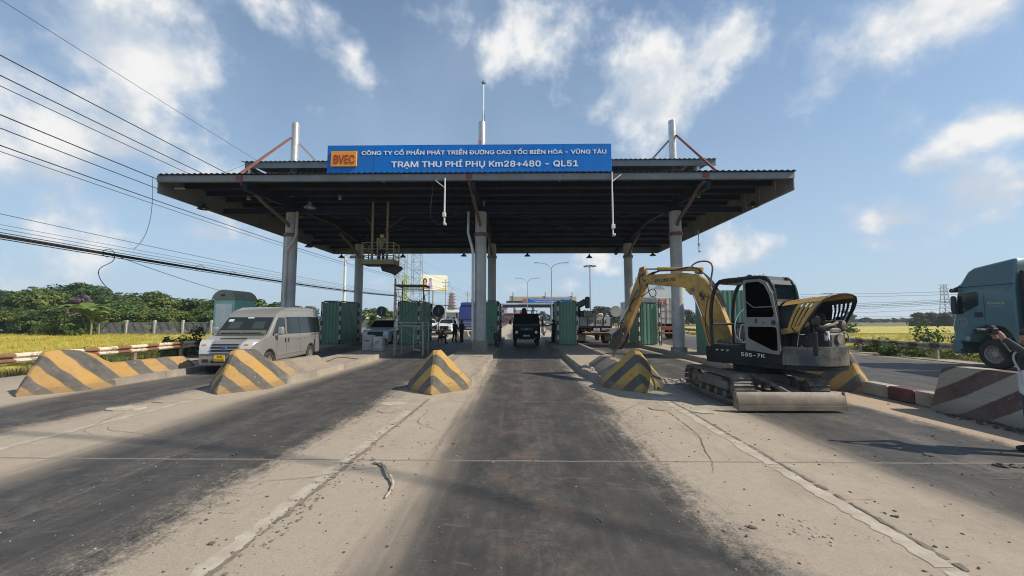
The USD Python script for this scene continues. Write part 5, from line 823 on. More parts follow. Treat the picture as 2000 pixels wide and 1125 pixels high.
obj('frame_rails', MB().box(-5.3, -.3, -.4, -.3, .55, .75).box(-5.3, -.3, .3, .4, .55, .75), under, t)
for u in (-.72, -3.9):
    for s in (1, -1): wheel(t, (u, s*.78, .38), .38, .22, (0, s, 0), rim_dirty, 6, True)
# blue tractor truck far behind the two men
blue_p = car_paint('truck_blue', (.035, .06, .22), .1, .3); bhw = lambda u, z: 1.22-np.clip(z-2.4, 0, None)*.12+0*u
t = thing('blue_truck', 'blue heavy truck facing the camera beyond the standing men, beside the middle column', 'truck', (-5.75, 46, 0), -90)
truck_cab(t, bhw, blue_p, 2.2, .7, 3.35, .32); obj('windshield', front_patch([(-.05, 1.68), (-.2, 2.2), (-.27, 2.5)], bhw, -.92, .92), glass_dark, t, smooth=40); obj('roof_deflector', MB().rbox((-.9, 0, 3.5), (1.3, 2.1, .5), .15), blue_p, t, smooth=30)
for z in (1.0, 1.18, 1.36): obj('grille_bar', MB().rbox((.05, 0, z), (.06, 1.7, .07), .02), rim_m, t)
obj('bumper', MB().rbox((.03, 0, .7), (.2, 2.4, .4), .06), blue_p, t); obj('plate_lamp', MB().rbox((.14, 0, .72), (.02, .5, .12), .005), plate_y, t)
for s in (1, -1): obj('headlight', MB().rbox((.10, s*.95, .78), (.06, .36, .2), .04), lamp_clear, t); obj('mirror', MB().rbox((-.0, s*1.4, 2.2), (.1, .18, .6), .04).bar((-.1, s*1.2, 2.5), (0, s*1.4, 2.45), .03), black_trim, t); wheel(t, (-.95, s*1.05, .52), .52, .3, (0, s, 0), rim_dirty, 8, True)
obj('trailer_box', MB().rbox((-6.5, 0, 2.35), (7.5, 2.45, 2.2), .05), blue_p, t)
# crane truck seen from behind
tb_white = pbr('tailboard_white', (.55, .56, .55), (.45, .46, .45), 2, .5, dirt=(.2, .17, .13), dirt_amt=.5); tb_blue = plain('chassis_blue', (.035, .055, .075), .5)
t = thing('crane_truck', 'flatbed crane truck with white tailboard seen from behind, right of the green hoarding', 'truck', (5.75, 29.6, 0), 90)
bed = obj('flatbed', MB().rbox((1.8, 0, 1.22), (3.8, 2.40, .14), .02), tb_blue, t)
for k in range(4): y = 1.2-.6*k; obj('tailboard_panel', MB().rbox((-.10, y-.30, 1.62), (.05, .585, .66), .015), tb_white, bed)
for k in range(5): obj('tailboard_post', MB().rbox((-.135, 1.2-.6*k, 1.62), (.04, .04, .72), .008), tb_blue, bed)
for s in (1, -1):
    for k in range(3): obj('side_board', MB().rbox((.55+1.22*k, s*1.19, 1.62), (1.2, .05, .66), .015), tb_white, bed)
m = MB(); tm = meshkit.text_mesh('75C-151.34', .25, .006, True); v = np.array(tm.vertices); v[:, 0] -= v[:, 0].max()/2; m.add(xyz(-.128-v[:, 2], -v[:, 0]*.72-.05, 1.50+v[:, 1]), tm.faces); obj('lettering', m, plain('letter_maroon', (.10, .03, .035), .5), bed)
obj('chassis', MB().box(-.1, 5.6, -.45, -.33, .85, 1.14).box(-.1, 5.6, .33, .45, .85, 1.14).rbox((-.12, 0, .70), (.1, 2.1, .14), .02), under, t); obj('tail_bar', MB().rbox((-.16, 0, .82), (.05, 2.0, .08), .015), plain('bar_yellow', (.35, .27, .08), .6), t); plate(t, (-.17, -.05, 1.02), .44, .26, ['75C', '151.34'], plate_w, -1)
for s in (1, -1): obj('mudguard', MB().rbox((.2, s*.95, .45), (.05, .5, .55), .01), plain('mudflap', (.25, .22, .16), .8), t); obj('tail_light', MB().rbox((-.15, s*.9, 1.02), (.05, .3, .12), .02), lamp_red, t); wheel(t, (.9, s*.92, .48), .48, .5, (0, s, 0), rim_dirty, 8, True); wheel(t, (4.6, s*1.02, .48), .48, .28, (0, s, 0), rim_dirty, 8, True)
obj('cab', body_mesh(sg.Polygon([(4.2, .8), (5.9, .8), (6.0, 1.7), (5.8, 2.5), (4.2, 2.5)]), lambda u, z: 1.1+0*u, .08), tb_blue, t, smooth=38)
cr = obj('crane', MB().rbox((3.6, .8, 1.9), (.5, .5, 1.6), .06), navy, t); obj('crane_arm', MB().bar((3.5, 1.05, 2.75), (2.6, .25, 3.25), .34, .46, .06).rbox((2.7, .1, 3.15), (.4, .36, .95), .08), pbr('crane_green', (.03, .07, .075), (.05, .08, .08), 4, .5), cr); obj('winch', MB().lathe([(0, .3), (.2, .3), (.22, .25), (.22, -.25), (0, -.3)], (1.2, .3, 2.2), (0, 1, 0), 16).rbox((1.4, -.4, 2.1), (.5, .9, .35), .08), plain('gear_cream', (.45, .40, .25), .6), cr, smooth=40)
# container truck on the bypass
cont = pbr('container_white', (.58, .56, .52), (.48, .45, .41), 1.5, .55, dirt=(.25, .16, .1), dirt_amt=.5); chassis_red = pbr('chassis_rust_red', (.26, .085, .05), (.18, .065, .045), 3, .65)
t = thing('container_truck', 'white shipping container on a rust red trailer beyond the right column', 'truck', (13.2, 34.6, 0), 90)
c = obj('container', MB().rbox((6.1, 0, 2.55), (12.0, 2.30, 2.35), .02), cont, t)
for k in range(2):
    d = obj('container_door', MB().rbox((.075, .57-1.14*k, 2.55), (.06, 1.10, 2.25), .015), cont, c)
    for q in (-.3, .3): obj('lock_rod', MB().cyl((.03, .57-1.14*k+q, 1.5), (.03, .57-1.14*k+q, 3.6), .025, 6), rim_dirty, d)
    for z in (1.9, 2.5, 3.1): obj('hinge_bar', MB().rbox((.035, .57-1.14*k, z), (.025, 1.0, .06), .006), rim_dirty, d)
for k in range(40):
    obj('side_rib', MB().box(.3+.29*k, .42+.29*k, 1.15, 1.175, 1.5, 3.6), cont, c)
m = MB(); m.box(-.002, .04, .32, .92, 2.98, 3.5); e = obj('emblem', m, plain('emblem_red', (.42, .05, .05), .5), c); obj('emblem_letter', MB().box(-.012, -.003, .42, .82, 3.32, 3.4).box(-.012, -.003, .57, .67, 3.05, 3.32).box(-.012, -.003, .45, .79, 3.04, 3.10), cont, e)
obj('trailer_frame', MB().box(.1, 12, -.5, -.35, .95, 1.36).box(.1, 12, .35, .5, .95, 1.36).rbox((.15, 0, 1.0), (.16, 2.3, .3), .03).rbox((.12, 0, .6), (.1, 2.0, .16), .03), chassis_red, t)
for s in (1, -1):
    for u in (1.5, 2.8): wheel(t, (u, s*.95, .5), .5, .5, (0, s, 0), rim_dirty, 8, True)
    obj('tail_lamp', MB().rbox((.06, s*.8, 1.0), (.04, .4, .12), .02), lamp_red, t)
# tractor truck on the right, driving away, seen from its left side
teal = car_paint('truck_teal', (.085, .170, .195), .1, .42, amt=.35)
t = thing('tractor_truck', 'teal tractor truck on the bypass road at the right edge', 'truck', (17.75, 16.5, 0), 90)
# local frame: u forward from the front, y = left (towards the camera side), body centre 1.22 m to the right
bw = lambda u, z: (1.22-np.clip(z-3.0, 0, None)*.16)*(1-.05*np.clip((u+.35)/.4, 0, 1)); yo = -1.22
pr = sg.Polygon([(-2.15, .95), (-2.10, .95), (-2.02, 1.05), (-1.96, 1.28), (-1.74, 1.55), (-1.30, 1.62), (-.87, 1.50), (-.67, 1.22), (-.61, .95), (-.05, .95), (.02, 1.5), (-.03, 1.75), (-.26, 2.85), (-.36, 3.2), (-.62, 3.72), (-.82, 3.86), (-2.05, 4.06), (-2.15, 4.02)])
def sh(mb):
    mb = mb.split[0] if mb.split else mb
    return mb.xf(np.eye(3), (0, yo, 0))
cabp = obj('cab', sh(body_mesh(pr, bw, .07)), teal, t, smooth=38)
obj('roof_gap', sh(side_patch(sg.Polygon([(-.33, 3.10), (-2.12, 3.12), (-2.12, 3.15), (-.345, 3.13)]), bw, .003, mx=.5)), black_trim, cabp)
obj('side_window', sh(side_patch(sg.Polygon([(-.22, 2.30), (-.33, 2.86), (-.95, 2.92), (-1.03, 2.85), (-1.0, 2.40), (-.62, 2.18), (-.40, 2.05), (-.24, 2.02)]), bw)), glass_dark, t)
obj('door_gap', sh(side_patch(sg.box(-1.20, 1.62, -1.185, 3.05), bw, .003, mx=.5)), black_trim, t); obj('door_handle', sh(side_patch(sg.box(-1.12, 1.93, -.86, 2.12), bw, .012)), black_trim, t)
cream = plain('decal_cream', (.36, .33, .24), .6); m = MB()
for k, (u0, z0_, w_, h_) in enumerate(((-1.30, 2.42, .10, .09), (-1.42, 2.40, .08, .10), (-1.52, 2.41, .10, .07), (-1.64, 2.41, .08, .08), (-1.74, 2.40, .10, .09), (-1.30, 2.33, .5, .025))): m.box(u0-w_, u0, .002, .010, z0_, z0_+h_)
obj('side_decal', m, cream, t); obj('round_decal', MB().lathe([(.13, .006), (.20, .006), (.20, 0), (.13, 0), (.13, .006)], (-.42, .002, 1.72), (0, 1, 0), 24).box(-.56, -.28, .002, .008, 1.63, 1.69), pbr('decal_pale', (.20, .26, .27), (.16, .21, .22), 5, .6), t); obj('small_decal', MB().lathe([(0, .008), (.09, .008), (.09, 0)], (-.56, .002, 1.10), (0, 1, 0), 16), plain('decal_green', (.3, .36, .30), .6), t)
obj('windshield', sh(front_patch([(-.05, 1.85), (-.15, 2.4), (-.25, 2.83)], bw, -.93, .93)), glass_dark, t, smooth=40)
obj('mirror', MB().rbox((-.26, .12, 2.42), (.16, .20, .72), .06).rbox((-.28, .10, 3.0), (.2, .26, .16), .05).bar((-.45, 0, 3.15), (-.28, .10, 3.08), .05).bar((-.3, -.05, 2.05), (-.26, .1, 2.15), .05), plain('mirror_dark', (.03, .045, .05), .5), t, smooth=30); obj('sun_visor', MB().bar((-.30, -2.2, 3.18), (-.30, -.1, 3.18), .42, .04, up=(.4, 0, .5)), black_trim, t)
obj('bumper', MB().rbox((-.10, yo, .78), (.34, 2.42, .62), .08), teal, t, smooth=30); obj('step', MB().rbox((-.45, -.18, .62), (.5, .3, .06), .02).rbox((-.45, -.16, .9), (.4, .25, .05), .02), black_trim, t); obj('mudguard', MB().tube([(x_, -.25, z_) for x_, z_ in arc((-1.33, .54), .66, 10, 172, 14)], .05, 6), black_trim, t)
wheel(t, (-1.33, -.20, .54), .54, .32, (0, 1, 0), pbr('pale_rim', (.40, .36, .30), (.30, .26, .22), 5, .6), 10, True); wheel(t, (-1.33, -2.24, .54), .54, .32, (0, -1, 0), rim_dirty, 10, True)
obj('cab_back', MB().rbox((-2.25, yo, 2.3), (.16, 2.1, 2.6), .03), black_trim, t); obj('exhaust_stack', MB().cyl((-2.55, -.2, 1.1), (-2.55, -.2, 3.6), .10, 14), black_trim, t, smooth=40); obj('air_tank', MB().cyl((-2.4, -.3, .85), (-3.4, -.3, .85), .26, 16), rim_dirty, t, smooth=40); obj('fifth_frame', MB().box(-9, -.3, yo-.45, yo-.3, .8, 1.1).box(-9, -.3, yo+.3, yo+.45, .8, 1.1), under, t)
obj('trailer_front', MB().rbox((-7.0, yo, 2.65), (8.2, 2.45, 2.7), .04), pbr('trailer_teal', (.10, .22, .25), (.08, .18, .20), 1.0, .5), t)
for k in range(4): obj('trailer_rib', MB().rbox((-2.9, yo-.9+.6*k, 2.65), (.05, .06, 2.5), .01), black_trim, t)
for u in (-4.2, -5.6, -7.0):
    for s in (1, -1): wheel(t, (u, yo+s*1.0, .52), .52, .32, (0, s, 0), rim_dirty, 10, True)
# ------------------------------------------------------------------ people
skin_m = pbr('skin', (.36, .20, .13), (.30, .16, .10), 8, .55); hair_m = plain('hair_black', (.015, .013, .012), .6)
cloth_dark = pbr('cloth_charcoal', (.030, .032, .036), (.045, .046, .05), 9, .85, bump=.003); cloth_black = pbr('cloth_black', (.014, .014, .016), (.025, .025, .027), 9, .85, bump=.003); cloth_orange = pbr('cloth_orange', (.42, .10, .05), (.33, .08, .04), 7, .85); cloth_olive = pbr('cloth_olive', (.20, .19, .085), (.15, .145, .06), 6, .85); denim = pbr('denim', (.035, .045, .07), (.05, .06, .085), 14, .85); bag_m = pbr('bag_canvas', (.52, .52, .50), (.42, .42, .40), 6, .8, bump=.003); cloth_green = pbr('cloth_green', (.03, .05, .04), (.04, .06, .045), 7, .85)
def limb(chain, seg=14):
    """Manifold of a chain of (point, radius) joints."""
    out = []
    for (p, r), (q, s) in zip(chain[:-1], chain[1:]):
        out.append(m3d.Manifold.batch_hull([m3d.Manifold.sphere(r, seg).translate(tuple(map(float, p))), m3d.Manifold.sphere(s, seg).translate(tuple(map(float, q)))]))
    return out
def fuse(parts, fine=.03, smooth=6):
    M = m3d.Manifold.batch_boolean(parts, m3d.OpType.Add).refine_to_length(fine).to_mesh(); t = trimesh.Trimesh(np.array(M.vert_properties)[:, :3], np.array(M.tri_verts), process=True); trimesh.smoothing.filter_taubin(t, iterations=smooth); return t
BASE = dict(pelvis=(0, 0, .95), waist=(0, 0, 1.08), chest=(0, 0, 1.28), neck=(0, 0, 1.47), head=(.02, 0, 1.60), sl=(0, .18, 1.40), sr=(0, -.18, 1.40), el=(-.02, .24, 1.12), er=(-.02, -.24, 1.12), wl=(.05, .24, .88), wr=(.05, -.24, .88), hl=(0, .09, .92), hr=(0, -.09, .92), kl=(.03, .10, .50), kr=(.03, -.10, .50), al=(0, .11, .09), ar=(0, -.11, .09), tl=(.16, .13, .035), tr=(.16, -.13, .035))
def hand_parts(w, d, up, side, curl=.35):
    """A palm, four unequal fingers and a thumb that leaves the side; w wrist, d forward, up the back of the hand, side towards the thumb."""
    w, d, up, side = (np.asarray(x, float) for x in (w, d, up, side)); out = limb([(w, .026), (w+d*.05+side*.012, .030), (w+d*.09+side*.008, .027)])+limb([(w+d*.02-side*.012, .024), (w+d*.085-side*.022, .022)])
    for k, L in enumerate((.070, .078, .072, .056)):
        b = w+d*.088+side*(.028-.019*k); c1 = b+(d*math.cos(curl)-up*math.sin(curl))*L*.5; c2 = c1+(d*math.cos(curl*2.4)-up*math.sin(curl*2.4))*L*.32; c3 = c2+(d*math.cos(curl*3.6)-up*math.sin(curl*3.6))*L*.25; out += limb([(b, .0095), (c1, .0088), (c2, .0082), (c3, .0072)], 10)
    b = w+d*.03+side*.028; out += limb([(b, .014), (b+d*.03+side*.026, .011), (b+d*.062+side*.028-up*.012, .009)], 10); return out
def person(label, loc, rz, pose, top, legs, hair=hair_m, helmet=None, fine=.035, shoes=None, scale=1.0, extra_hands=None, sleeves=True):
    P = {k: np.array(v, float) for k, v in {**BASE, **pose}.items()}; t = thing('person', label, 'person', loc, rz); stage.GetPrimAtPath(t).GetAttribute('xformOp:scale').Set(Gf.Vec3f(scale, scale, scale))
    up = P['head']-P['neck']; up /= np.linalg.norm(up); fwd = np.array([1.0, 0, 0])-up*up[0]; fwd /= np.linalg.norm(fwd); hd = P['head']; lat = np.cross(up, fwd)
    b = limb([(P['pelvis'], .13), (P['waist'], .125), (P['chest'], .145), (P['neck']-up*.04, .07), (P['neck']+up*.05, .055)])+limb([(P['sl'], .055), (P['chest']+[0, .07, .05], .09), (P['chest']+[0, -.07, .05], .09), (P['sr'], .055)])
    for s, q in (('l', 1), ('r', -1)):
        b += limb([(P['s'+s], .052), (P['e'+s], .042), (P['w'+s], .028)])+limb([(P['h'+s], .088), (P['k'+s], .058), (P['a'+s], .042)])+limb([(P['a'+s], .042), (P['t'+s], .032)]); d = P['w'+s]-P['e'+s]; d /= np.linalg.norm(d)
        if extra_hands and s in extra_hands: b += hand_parts(P['w'+s], *extra_hands[s])
        else: a_ = frame_from(d, (0, 1, .1)); b += hand_parts(P['w'+s], d, a_[:, 1]*q, np.array([1.0, 0, 0])-d*d[0], .5)
    b += limb([(hd+up*.035-fwd*.012, .088), (hd-up*.02+fwd*.015, .074), (hd-up*.085+fwd*.035, .045)])+limb([(hd+fwd*.085, .012), (hd-up*.03+fwd*.108, .014)])+limb([(hd+lat*.078, .018), (hd+lat*.08-up*.03, .014)])+limb([(hd-lat*.078, .018), (hd-lat*.08-up*.03, .014)])
    obj('body', fuse(b, min(fine, .03), 3), skin_m, t, smooth=True)
    tp = limb([(P['pelvis']+[0, 0, .02], .148), (P['waist'], .142), (P['chest'], .160), (P['neck']-up*.05, .085)])+limb([(P['sl'], .07), (P['chest']+[0, .07, .05], .10), (P['chest']+[0, -.07, .05], .10), (P['sr'], .07)])
    for s in 'lr': w = P['w'+s] if sleeves else P['e'+s]*.7+P['s'+s]*.3; e = P['e'+s] if sleeves else P['e'+s]*.5+P['s'+s]*.5; tp += limb([(P['s'+s], .068), (e, .056), (w-(w-e)*.08, .043)])
    obj('shirt', fuse(tp, fine, 4), top, t, smooth=True); lg = limb([(P['hl'], .104), (P['pelvis'], .135), (P['hr'], .104)])
    for s in 'lr': lg += limb([(P['h'+s], .105), (P['k'+s], .075), (P['a'+s]+(P['k'+s]-P['a'+s])*.05, .060)])
    obj('trousers', fuse(lg, fine, 4), legs, t, smooth=True)
    for s in 'lr': obj('shoe', fuse(limb([(P['a'+s]-[.02, 0, .02], .05), (P['t'+s], .042)]), fine, 2), shoes or cloth_black, t, smooth=True)
    if helmet: obj('helmet', fuse(limb([(hd+up*.05-fwd*.02, .118), (hd+up*.0-fwd*.035, .112)]), .03, 3), helmet, t, smooth=True)
    else: obj('hair', fuse(limb([(hd+up*.055-fwd*.02, .092), (hd-up*.02-fwd*.04, .080)]), .03, 3), hair, t, smooth=True)
    return t
person('man in dark uniform standing with back turned, left of the two talking men', (-5.0, 31.2, 0), 60, dict(el=(.10, .25, 1.14), wl=(.24, .12, 1.05), kl=(.02, .15, .5), al=(-.05, .2, .09), tl=(.1, .24, .035), er=(.05, -.25, 1.14), wr=(.2, -.14, 1.04)), cloth_dark, cloth_black, scale=.98)
person('man in dark clothes facing sideways, right of the two talking men', (-4.42, 31.0, 0), 150, dict(el=(.06, .25, 1.13), wl=(.22, .16, 1.0)), cloth_dark, cloth_black)
sit = dict(pelvis=(0, 0, .48), waist=(.06, 0, .60), chest=(.17, 0, .79), neck=(.27, 0, .96), head=(.34, 0, 1.08), sl=(.2, .18, .90), sr=(.2, -.18, .90), el=(.32, .24, .66), er=(.32, -.24, .66), wl=(.50, .12, .58), wr=(.50, -.12, .58), hl=(0, .09, .46), hr=(0, -.09, .46), kl=(.42, .14, .50), kr=(.42, -.14, .50), al=(.40, .14, .09), ar=(.40, -.14, .09), tl=(.56, .16, .035), tr=(.56, -.16, .035))
sp = (-5.85, 29.6, 0); person('person in orange shirt sitting hunched on a low stool by the striped island', sp, 10, sit, cloth_orange, cloth_black, helmet=plain('cap_grey', (.10, .11, .11), .6))
t = thing('stool', 'low stool under the person in the orange shirt', 'stool', sp); obj('seat', MB().rbox((0, 0, .34), (.3, .3, .04), .01), plain('stool_red', (.25, .04, .04), .5), t); [obj('leg', MB().bar((sx*.11, sy*.11, .33), (sx*.14, sy*.14, 0), .03), plain('stool_red', (.25, .04, .04), .5), t) for sx in (-1, 1) for sy in (-1, 1)]
person('man in dark green clothes reaching out beside the centre hoarding', (2.42, 27.2, .2), 150, dict(el=(.20, .26, 1.30), wl=(.46, .26, 1.28), kl=(.06, .12, .5), al=(.05, .14, .09), tl=(.2, .16, .035)), cloth_green, cloth_black, helmet=cloth_dark, scale=.92)
# man with the camera at the right edge
cp = dict(sl=(.04, .17, 1.40), sr=(.04, -.17, 1.40), el=(.12, .27, 1.30), er=(.12, -.26, 1.33), wl=(.33, .075, 1.60), wr=(.35, -.055, 1.61), head=(.04, 0, 1.61))
u_ = np.array([0, 0, 1.0]); hnd = dict(l=(np.array([.35, -.15, .92]), np.array([-.75, .55, .35]), np.array([.75, -.1, .6]), .30), r=(np.array([.30, .12, .95]), np.array([-.8, -.5, .3]), np.array([.75, .2, .6]), .38)); hnd = {k: tuple(x/np.linalg.norm(x) if np.ndim(x) else x for x in v) for k, v in hnd.items()}
cx = atY(2021, 700, 5.75); cloc = (cx[0], 5.75, 0.0); cman = person('man in dark jacket raising a camera with both hands at the right edge', cloc, 158, cp, cloth_dark, denim, fine=.018, extra_hands=hnd, scale=1.0)
R = Rz(158); cc = np.array(cloc)+R@np.array([.43, .012, 1.71])
t = thing('camera', 'black camera held up by the man at the right edge', 'camera', tuple(cc), 158); obj('camera_body', MB().rbox((-.02, 0, 0), (.07, .14, .10), .015).rbox((-.02, 0, .06), (.06, .06, .04), .012), plain('camera_black', (.015, .015, .016), .45), t, smooth=30); obj('lens', MB().lathe([(0, .15), (.034, .15), (.040, .14), (.040, .06), (.034, .05), (.034, .0), (0, 0)], (.015, 0, 0), (1, 0, 0), 20), plain('camera_black', (.015, .015, .016), .45), t, smooth=40)
bg = np.array(cloc)+R@np.array([.14, .12, 1.02]); t = thing('shoulder_bag', 'pale canvas bag hanging at the side of the man with the camera', 'bag', tuple(bg), 158); obj('bag', MB().rbox((0, .08, -.02), (.30, .13, .36), .05), bag_m, t, smooth=40); obj('flap', MB().rbox((.0, .15, .06), (.30, .02, .2), .008), bag_m, t); obj('strap', MB().tube(curve([(-.12, .06, .14), (-.14, .0, .32), (-.13, -.1, .43), (.02, -.14, .40), (.10, -.02, .2), (.12, .06, .14)], 20), .012, 6), bag_m, t)
# motorbikes
def motorbike(label, loc, rz, body_c, rider=None):
    t = thing('motorbike', label, 'motorbike', loc, rz)
    for u in (.62, -.60): w = obj('wheel', MB().lathe([(.21, -.035), (.28, -.045), (.30, -.02), (.30, .02), (.28, .045), (.21, .035), (.21, -.035)], (u, 0, .30), (0, 1, 0), 20), tyre_m, t, smooth=40); obj('rim', MB().lathe([(0, .05), (.04, .05), (.04, -.05), (0, -.05)], (u, 0, .3), (0, 1, 0), 10).bar((u-.2, 0, .3), (u+.2, 0, .3), .02).bar((u, 0, .1), (u, 0, .5), .02), rim_m, w)
    obj('frame', MB().rbox((.02, 0, .42), (.62, .2, .24), .05).rbox((-.42, 0, .58), (.5, .22, .16), .05).bar((.58, 0, .34), (.36, 0, .86), .07), body_c, t, smooth=30); obj('leg_shield', MB().rbox((.34, 0, .62), (.10, .34, .46), .04), body_c, t, smooth=30); obj('seat', MB().rbox((-.28, 0, .74), (.72, .24, .10), .04), black_trim, t, smooth=30); obj('handlebar', MB().tube([(.30, -.32, .98), (.34, 0, .95), (.30, .32, .98)], .018, 6), black_trim, t); obj('headlight', MB().lathe([(0, .06), (.07, .04), (.08, -.02)], (.42, 0, .90), (1, 0, 0), 14), lamp_clear, t, smooth=40); obj('exhaust', MB().cyl((-.1, -.14, .26), (-.75, -.16, .34), .04, 10), rim_dirty, t, smooth=40); obj('mirror', MB().rbox((.28, .30, 1.14), (.02, .1, .07), .01).rbox((.28, -.30, 1.14), (.02, .1, .07), .01).bar((.3, .28, .98), (.28, .3, 1.12), .012).bar((.3, -.28, .98), (.28, -.3, 1.12), .012), black_trim, t)
    obj('mudguard', MB().tube([(x_, 0, z_) for x_, z_ in arc((.62, .30), .33, 30, 160, 9)], .05, 6), body_c, t); return t
motorbike('dark motorbike parked on the island right of the middle column', (-1.25, 23.4, .19), 100, plain('bike_dark', (.03, .03, .035), .35)); motorbike('motorbike ridden by a person in a white helmet beyond the dark truck', (2.75, 43, 0), -88, plain('bike_white', (.5, .5, .5), .3))
ride = {**sit}; ride = {k: np.array(v)+[-.32, 0, .34] for k, v in ride.items()}; ride.update(wl=(.30, .28, 1.0), wr=(.30, -.28, 1.0), el=(.08, .28, .98), er=(.08, -.28, .98), al=(.1, .2, .36), ar=(.1, -.2, .36), tl=(.25, .22, .32), tr=(.25, -.22, .32), kl=(.16, .2, .78), kr=(.16, -.2, .78))
person('rider in dark clothes and white helmet on the motorbike beyond the truck', (2.75, 43, 0), -88, ride, cloth_black, cloth_black, helmet=plain('helmet_white', (.75, .75, .74), .3))
# worker in the hanging basket
person('worker in yellow-green shirt standing in the hanging work basket', (-7.05, 20.0, 4.64), 100, dict(chest=(.08, 0, 1.27), neck=(.16, 0, 1.44), head=(.22, 0, 1.55), el=(.2, .25, 1.15), wl=(.36, .2, 1.12), er=(.2, -.25, 1.15), wr=(.36, -.2, 1.12)), cloth_olive, cloth_black, helmet=pbr('helmet_yellow', (.45, .40, .10), (.4, .35, .08), 4, .5), scale=.95)
# ------------------------------------------------------------------ toll lane furniture
hoard_green = pbr('hoarding_green', (.135, .285, .195), (.11, .24, .165), 1.5, .5, dirt=(.16, .17, .12), dirt_amt=.45, stretch=(1, 1, .3)); hoard_dark = pbr('hoarding_dark_green', (.045, .105, .075), (.035, .085, .06), 2, .55); post_black = plain('post_black', (.03, .03, .03), .6); post_white = pbr('post_white', (.62, .61, .58), (.5, .49, .46), 5, .6, dirt=(.2, .17, .13), dirt_amt=.4); post_maroon = plain('post_maroon', (.10, .035, .03), .6)
def corr_panel(p0, p1, z0, z1, per=.21, dep=.035):
    p0, p1 = np.asarray(p0, float), np.asarray(p1, float); L = np.linalg.norm(p1-p0); d = (p1-p0)/L; nrm = np.array([d[1], -d[0]]); n = max(1, int(round(L/per))); s = []; o = []
    for k in range(n): a = k*L/n; w = L/n; s += [a, a+.28*w, a+.42*w, a+.86*w]; o += [0, 0, dep, dep]
    s.append(L); o.append(0); s, o = np.array(s), np.array(o); q = p0+s[:, None]*d+o[:, None]*nrm; return MB().grid(np.stack([np.c_[q, np.full(len(q), z1)], np.c_[q, np.full(len(q), z0)]]))
def striped_post(parent, x, y, z0, z1, r=.05, dark=post_black, n=9):
    p = obj('striped_post', MB().cyl((x, y, z0), (x, y, z1), r, 10), dark, parent, smooth=50); h = (z1-z0)/n
    for k in range(1, n, 2): obj('white_band', MB().cyl((x, y, z0+k*h), (x, y, z0+(k+1)*h), r+.004, 10), post_white, p, smooth=50)
def hoarding(label, x0, x1, y0, y1, z1=3.0, posts=(), dark=post_black, zb=.19, sheets=hoard_green, rail=True):
    t = thing('hoarding', label, 'hoarding', ((x0+x1)/2, (y0+y1)/2, zb)); ox, oy = (x0+x1)/2, (y0+y1)/2; H_ = z1-zb; c = [(x0-ox, y0-oy), (x1-ox, y0-oy), (x1-ox, y1-oy), (x0-ox, y1-oy)]
    for k in range(4):
        a, b = np.array(c[k]), np.array(c[(k+1) % 4]); n = max(1, int(round(np.linalg.norm(b-a)/1.05)))
        for j in range(n): obj('sheet', corr_panel(a+(b-a)*j/n, a+(b-a)*(j+1)/n-(b-a)/np.linalg.norm(b-a)*.01, .02+rng.uniform(0, .02), H_-.06-rng.uniform(0, .03)), sheets, t)
        if rail: obj('top_rail', MB().tube([(*a, H_-.12), (*(a+(b-a)*.06), H_), (*(a+(b-a)*.94), H_), (*b, H_-.12)], .035, 8), hoard_dark, t, smooth=50)
    obj('roof', MB().box(c[0][0]+.05, c[1][0]-.05, c[0][1]+.05, c[2][1]-.05, H_-.10, H_-.07), hoard_dark, t)
    for x, y in posts: striped_post(t, x-ox, y-oy, 0, H_-.04, dark=dark)
    return t
hoarding('green corrugated hoarding left of the rear left column, behind the van', -12.85, -11.72, 25.8, 28.7, posts=[(-11.68, 25.74), (-12.9, 25.74), (-11.66, 28.7)]); hoarding('green corrugated hoarding behind the scaffold', -7.78, -6.55, 25.8, 29.4, posts=[(-6.50, 25.74), (-7.84, 25.74), (-6.48, 29.4)])
hoarding('narrow green hoarding partly hidden by the middle column', -2.55, -1.36, 25.8, 29.2, posts=[(-1.30, 25.74), (-1.28, 29.2)], dark=post_maroon); hoarding('green hoarding between the dark truck and the flatbed crane truck', 2.62, 3.72, 25.6, 28.8, posts=[(2.56, 25.54), (3.80, 25.54), (2.56, 28.8)], dark=post_maroon); hoarding('sunlit green hoarding seen under the excavator boom', 7.85, 8.80, 25.2, 28.2, z1=2.85, posts=[(7.62, 25.1), (8.90, 25.1)], dark=post_maroon)
hoarding('tall plain green kiosk hoarding right behind the excavator cab', 9.0, 10.5, 18.4, 20.2, z1=3.25, zb=.0, rail=False, sheets=pbr('kiosk_green', (.10, .22, .15), (.085, .19, .13), 1.5, .5, dirt=(.15, .16, .12), dirt_amt=.3))
t = thing('railing', 'dark bent pipe railing beside the sunlit green hoarding', 'railing', (8.3, 24.9, .19)); obj('rail', MB().tube([(-.6, 0, 0), (-.6, 0, 2.55), (-.5, 0, 2.68), (.55, 0, 2.68), (.64, 0, 2.55), (.64, 0, 0)], .035, 8), hoard_dark, t, smooth=50)
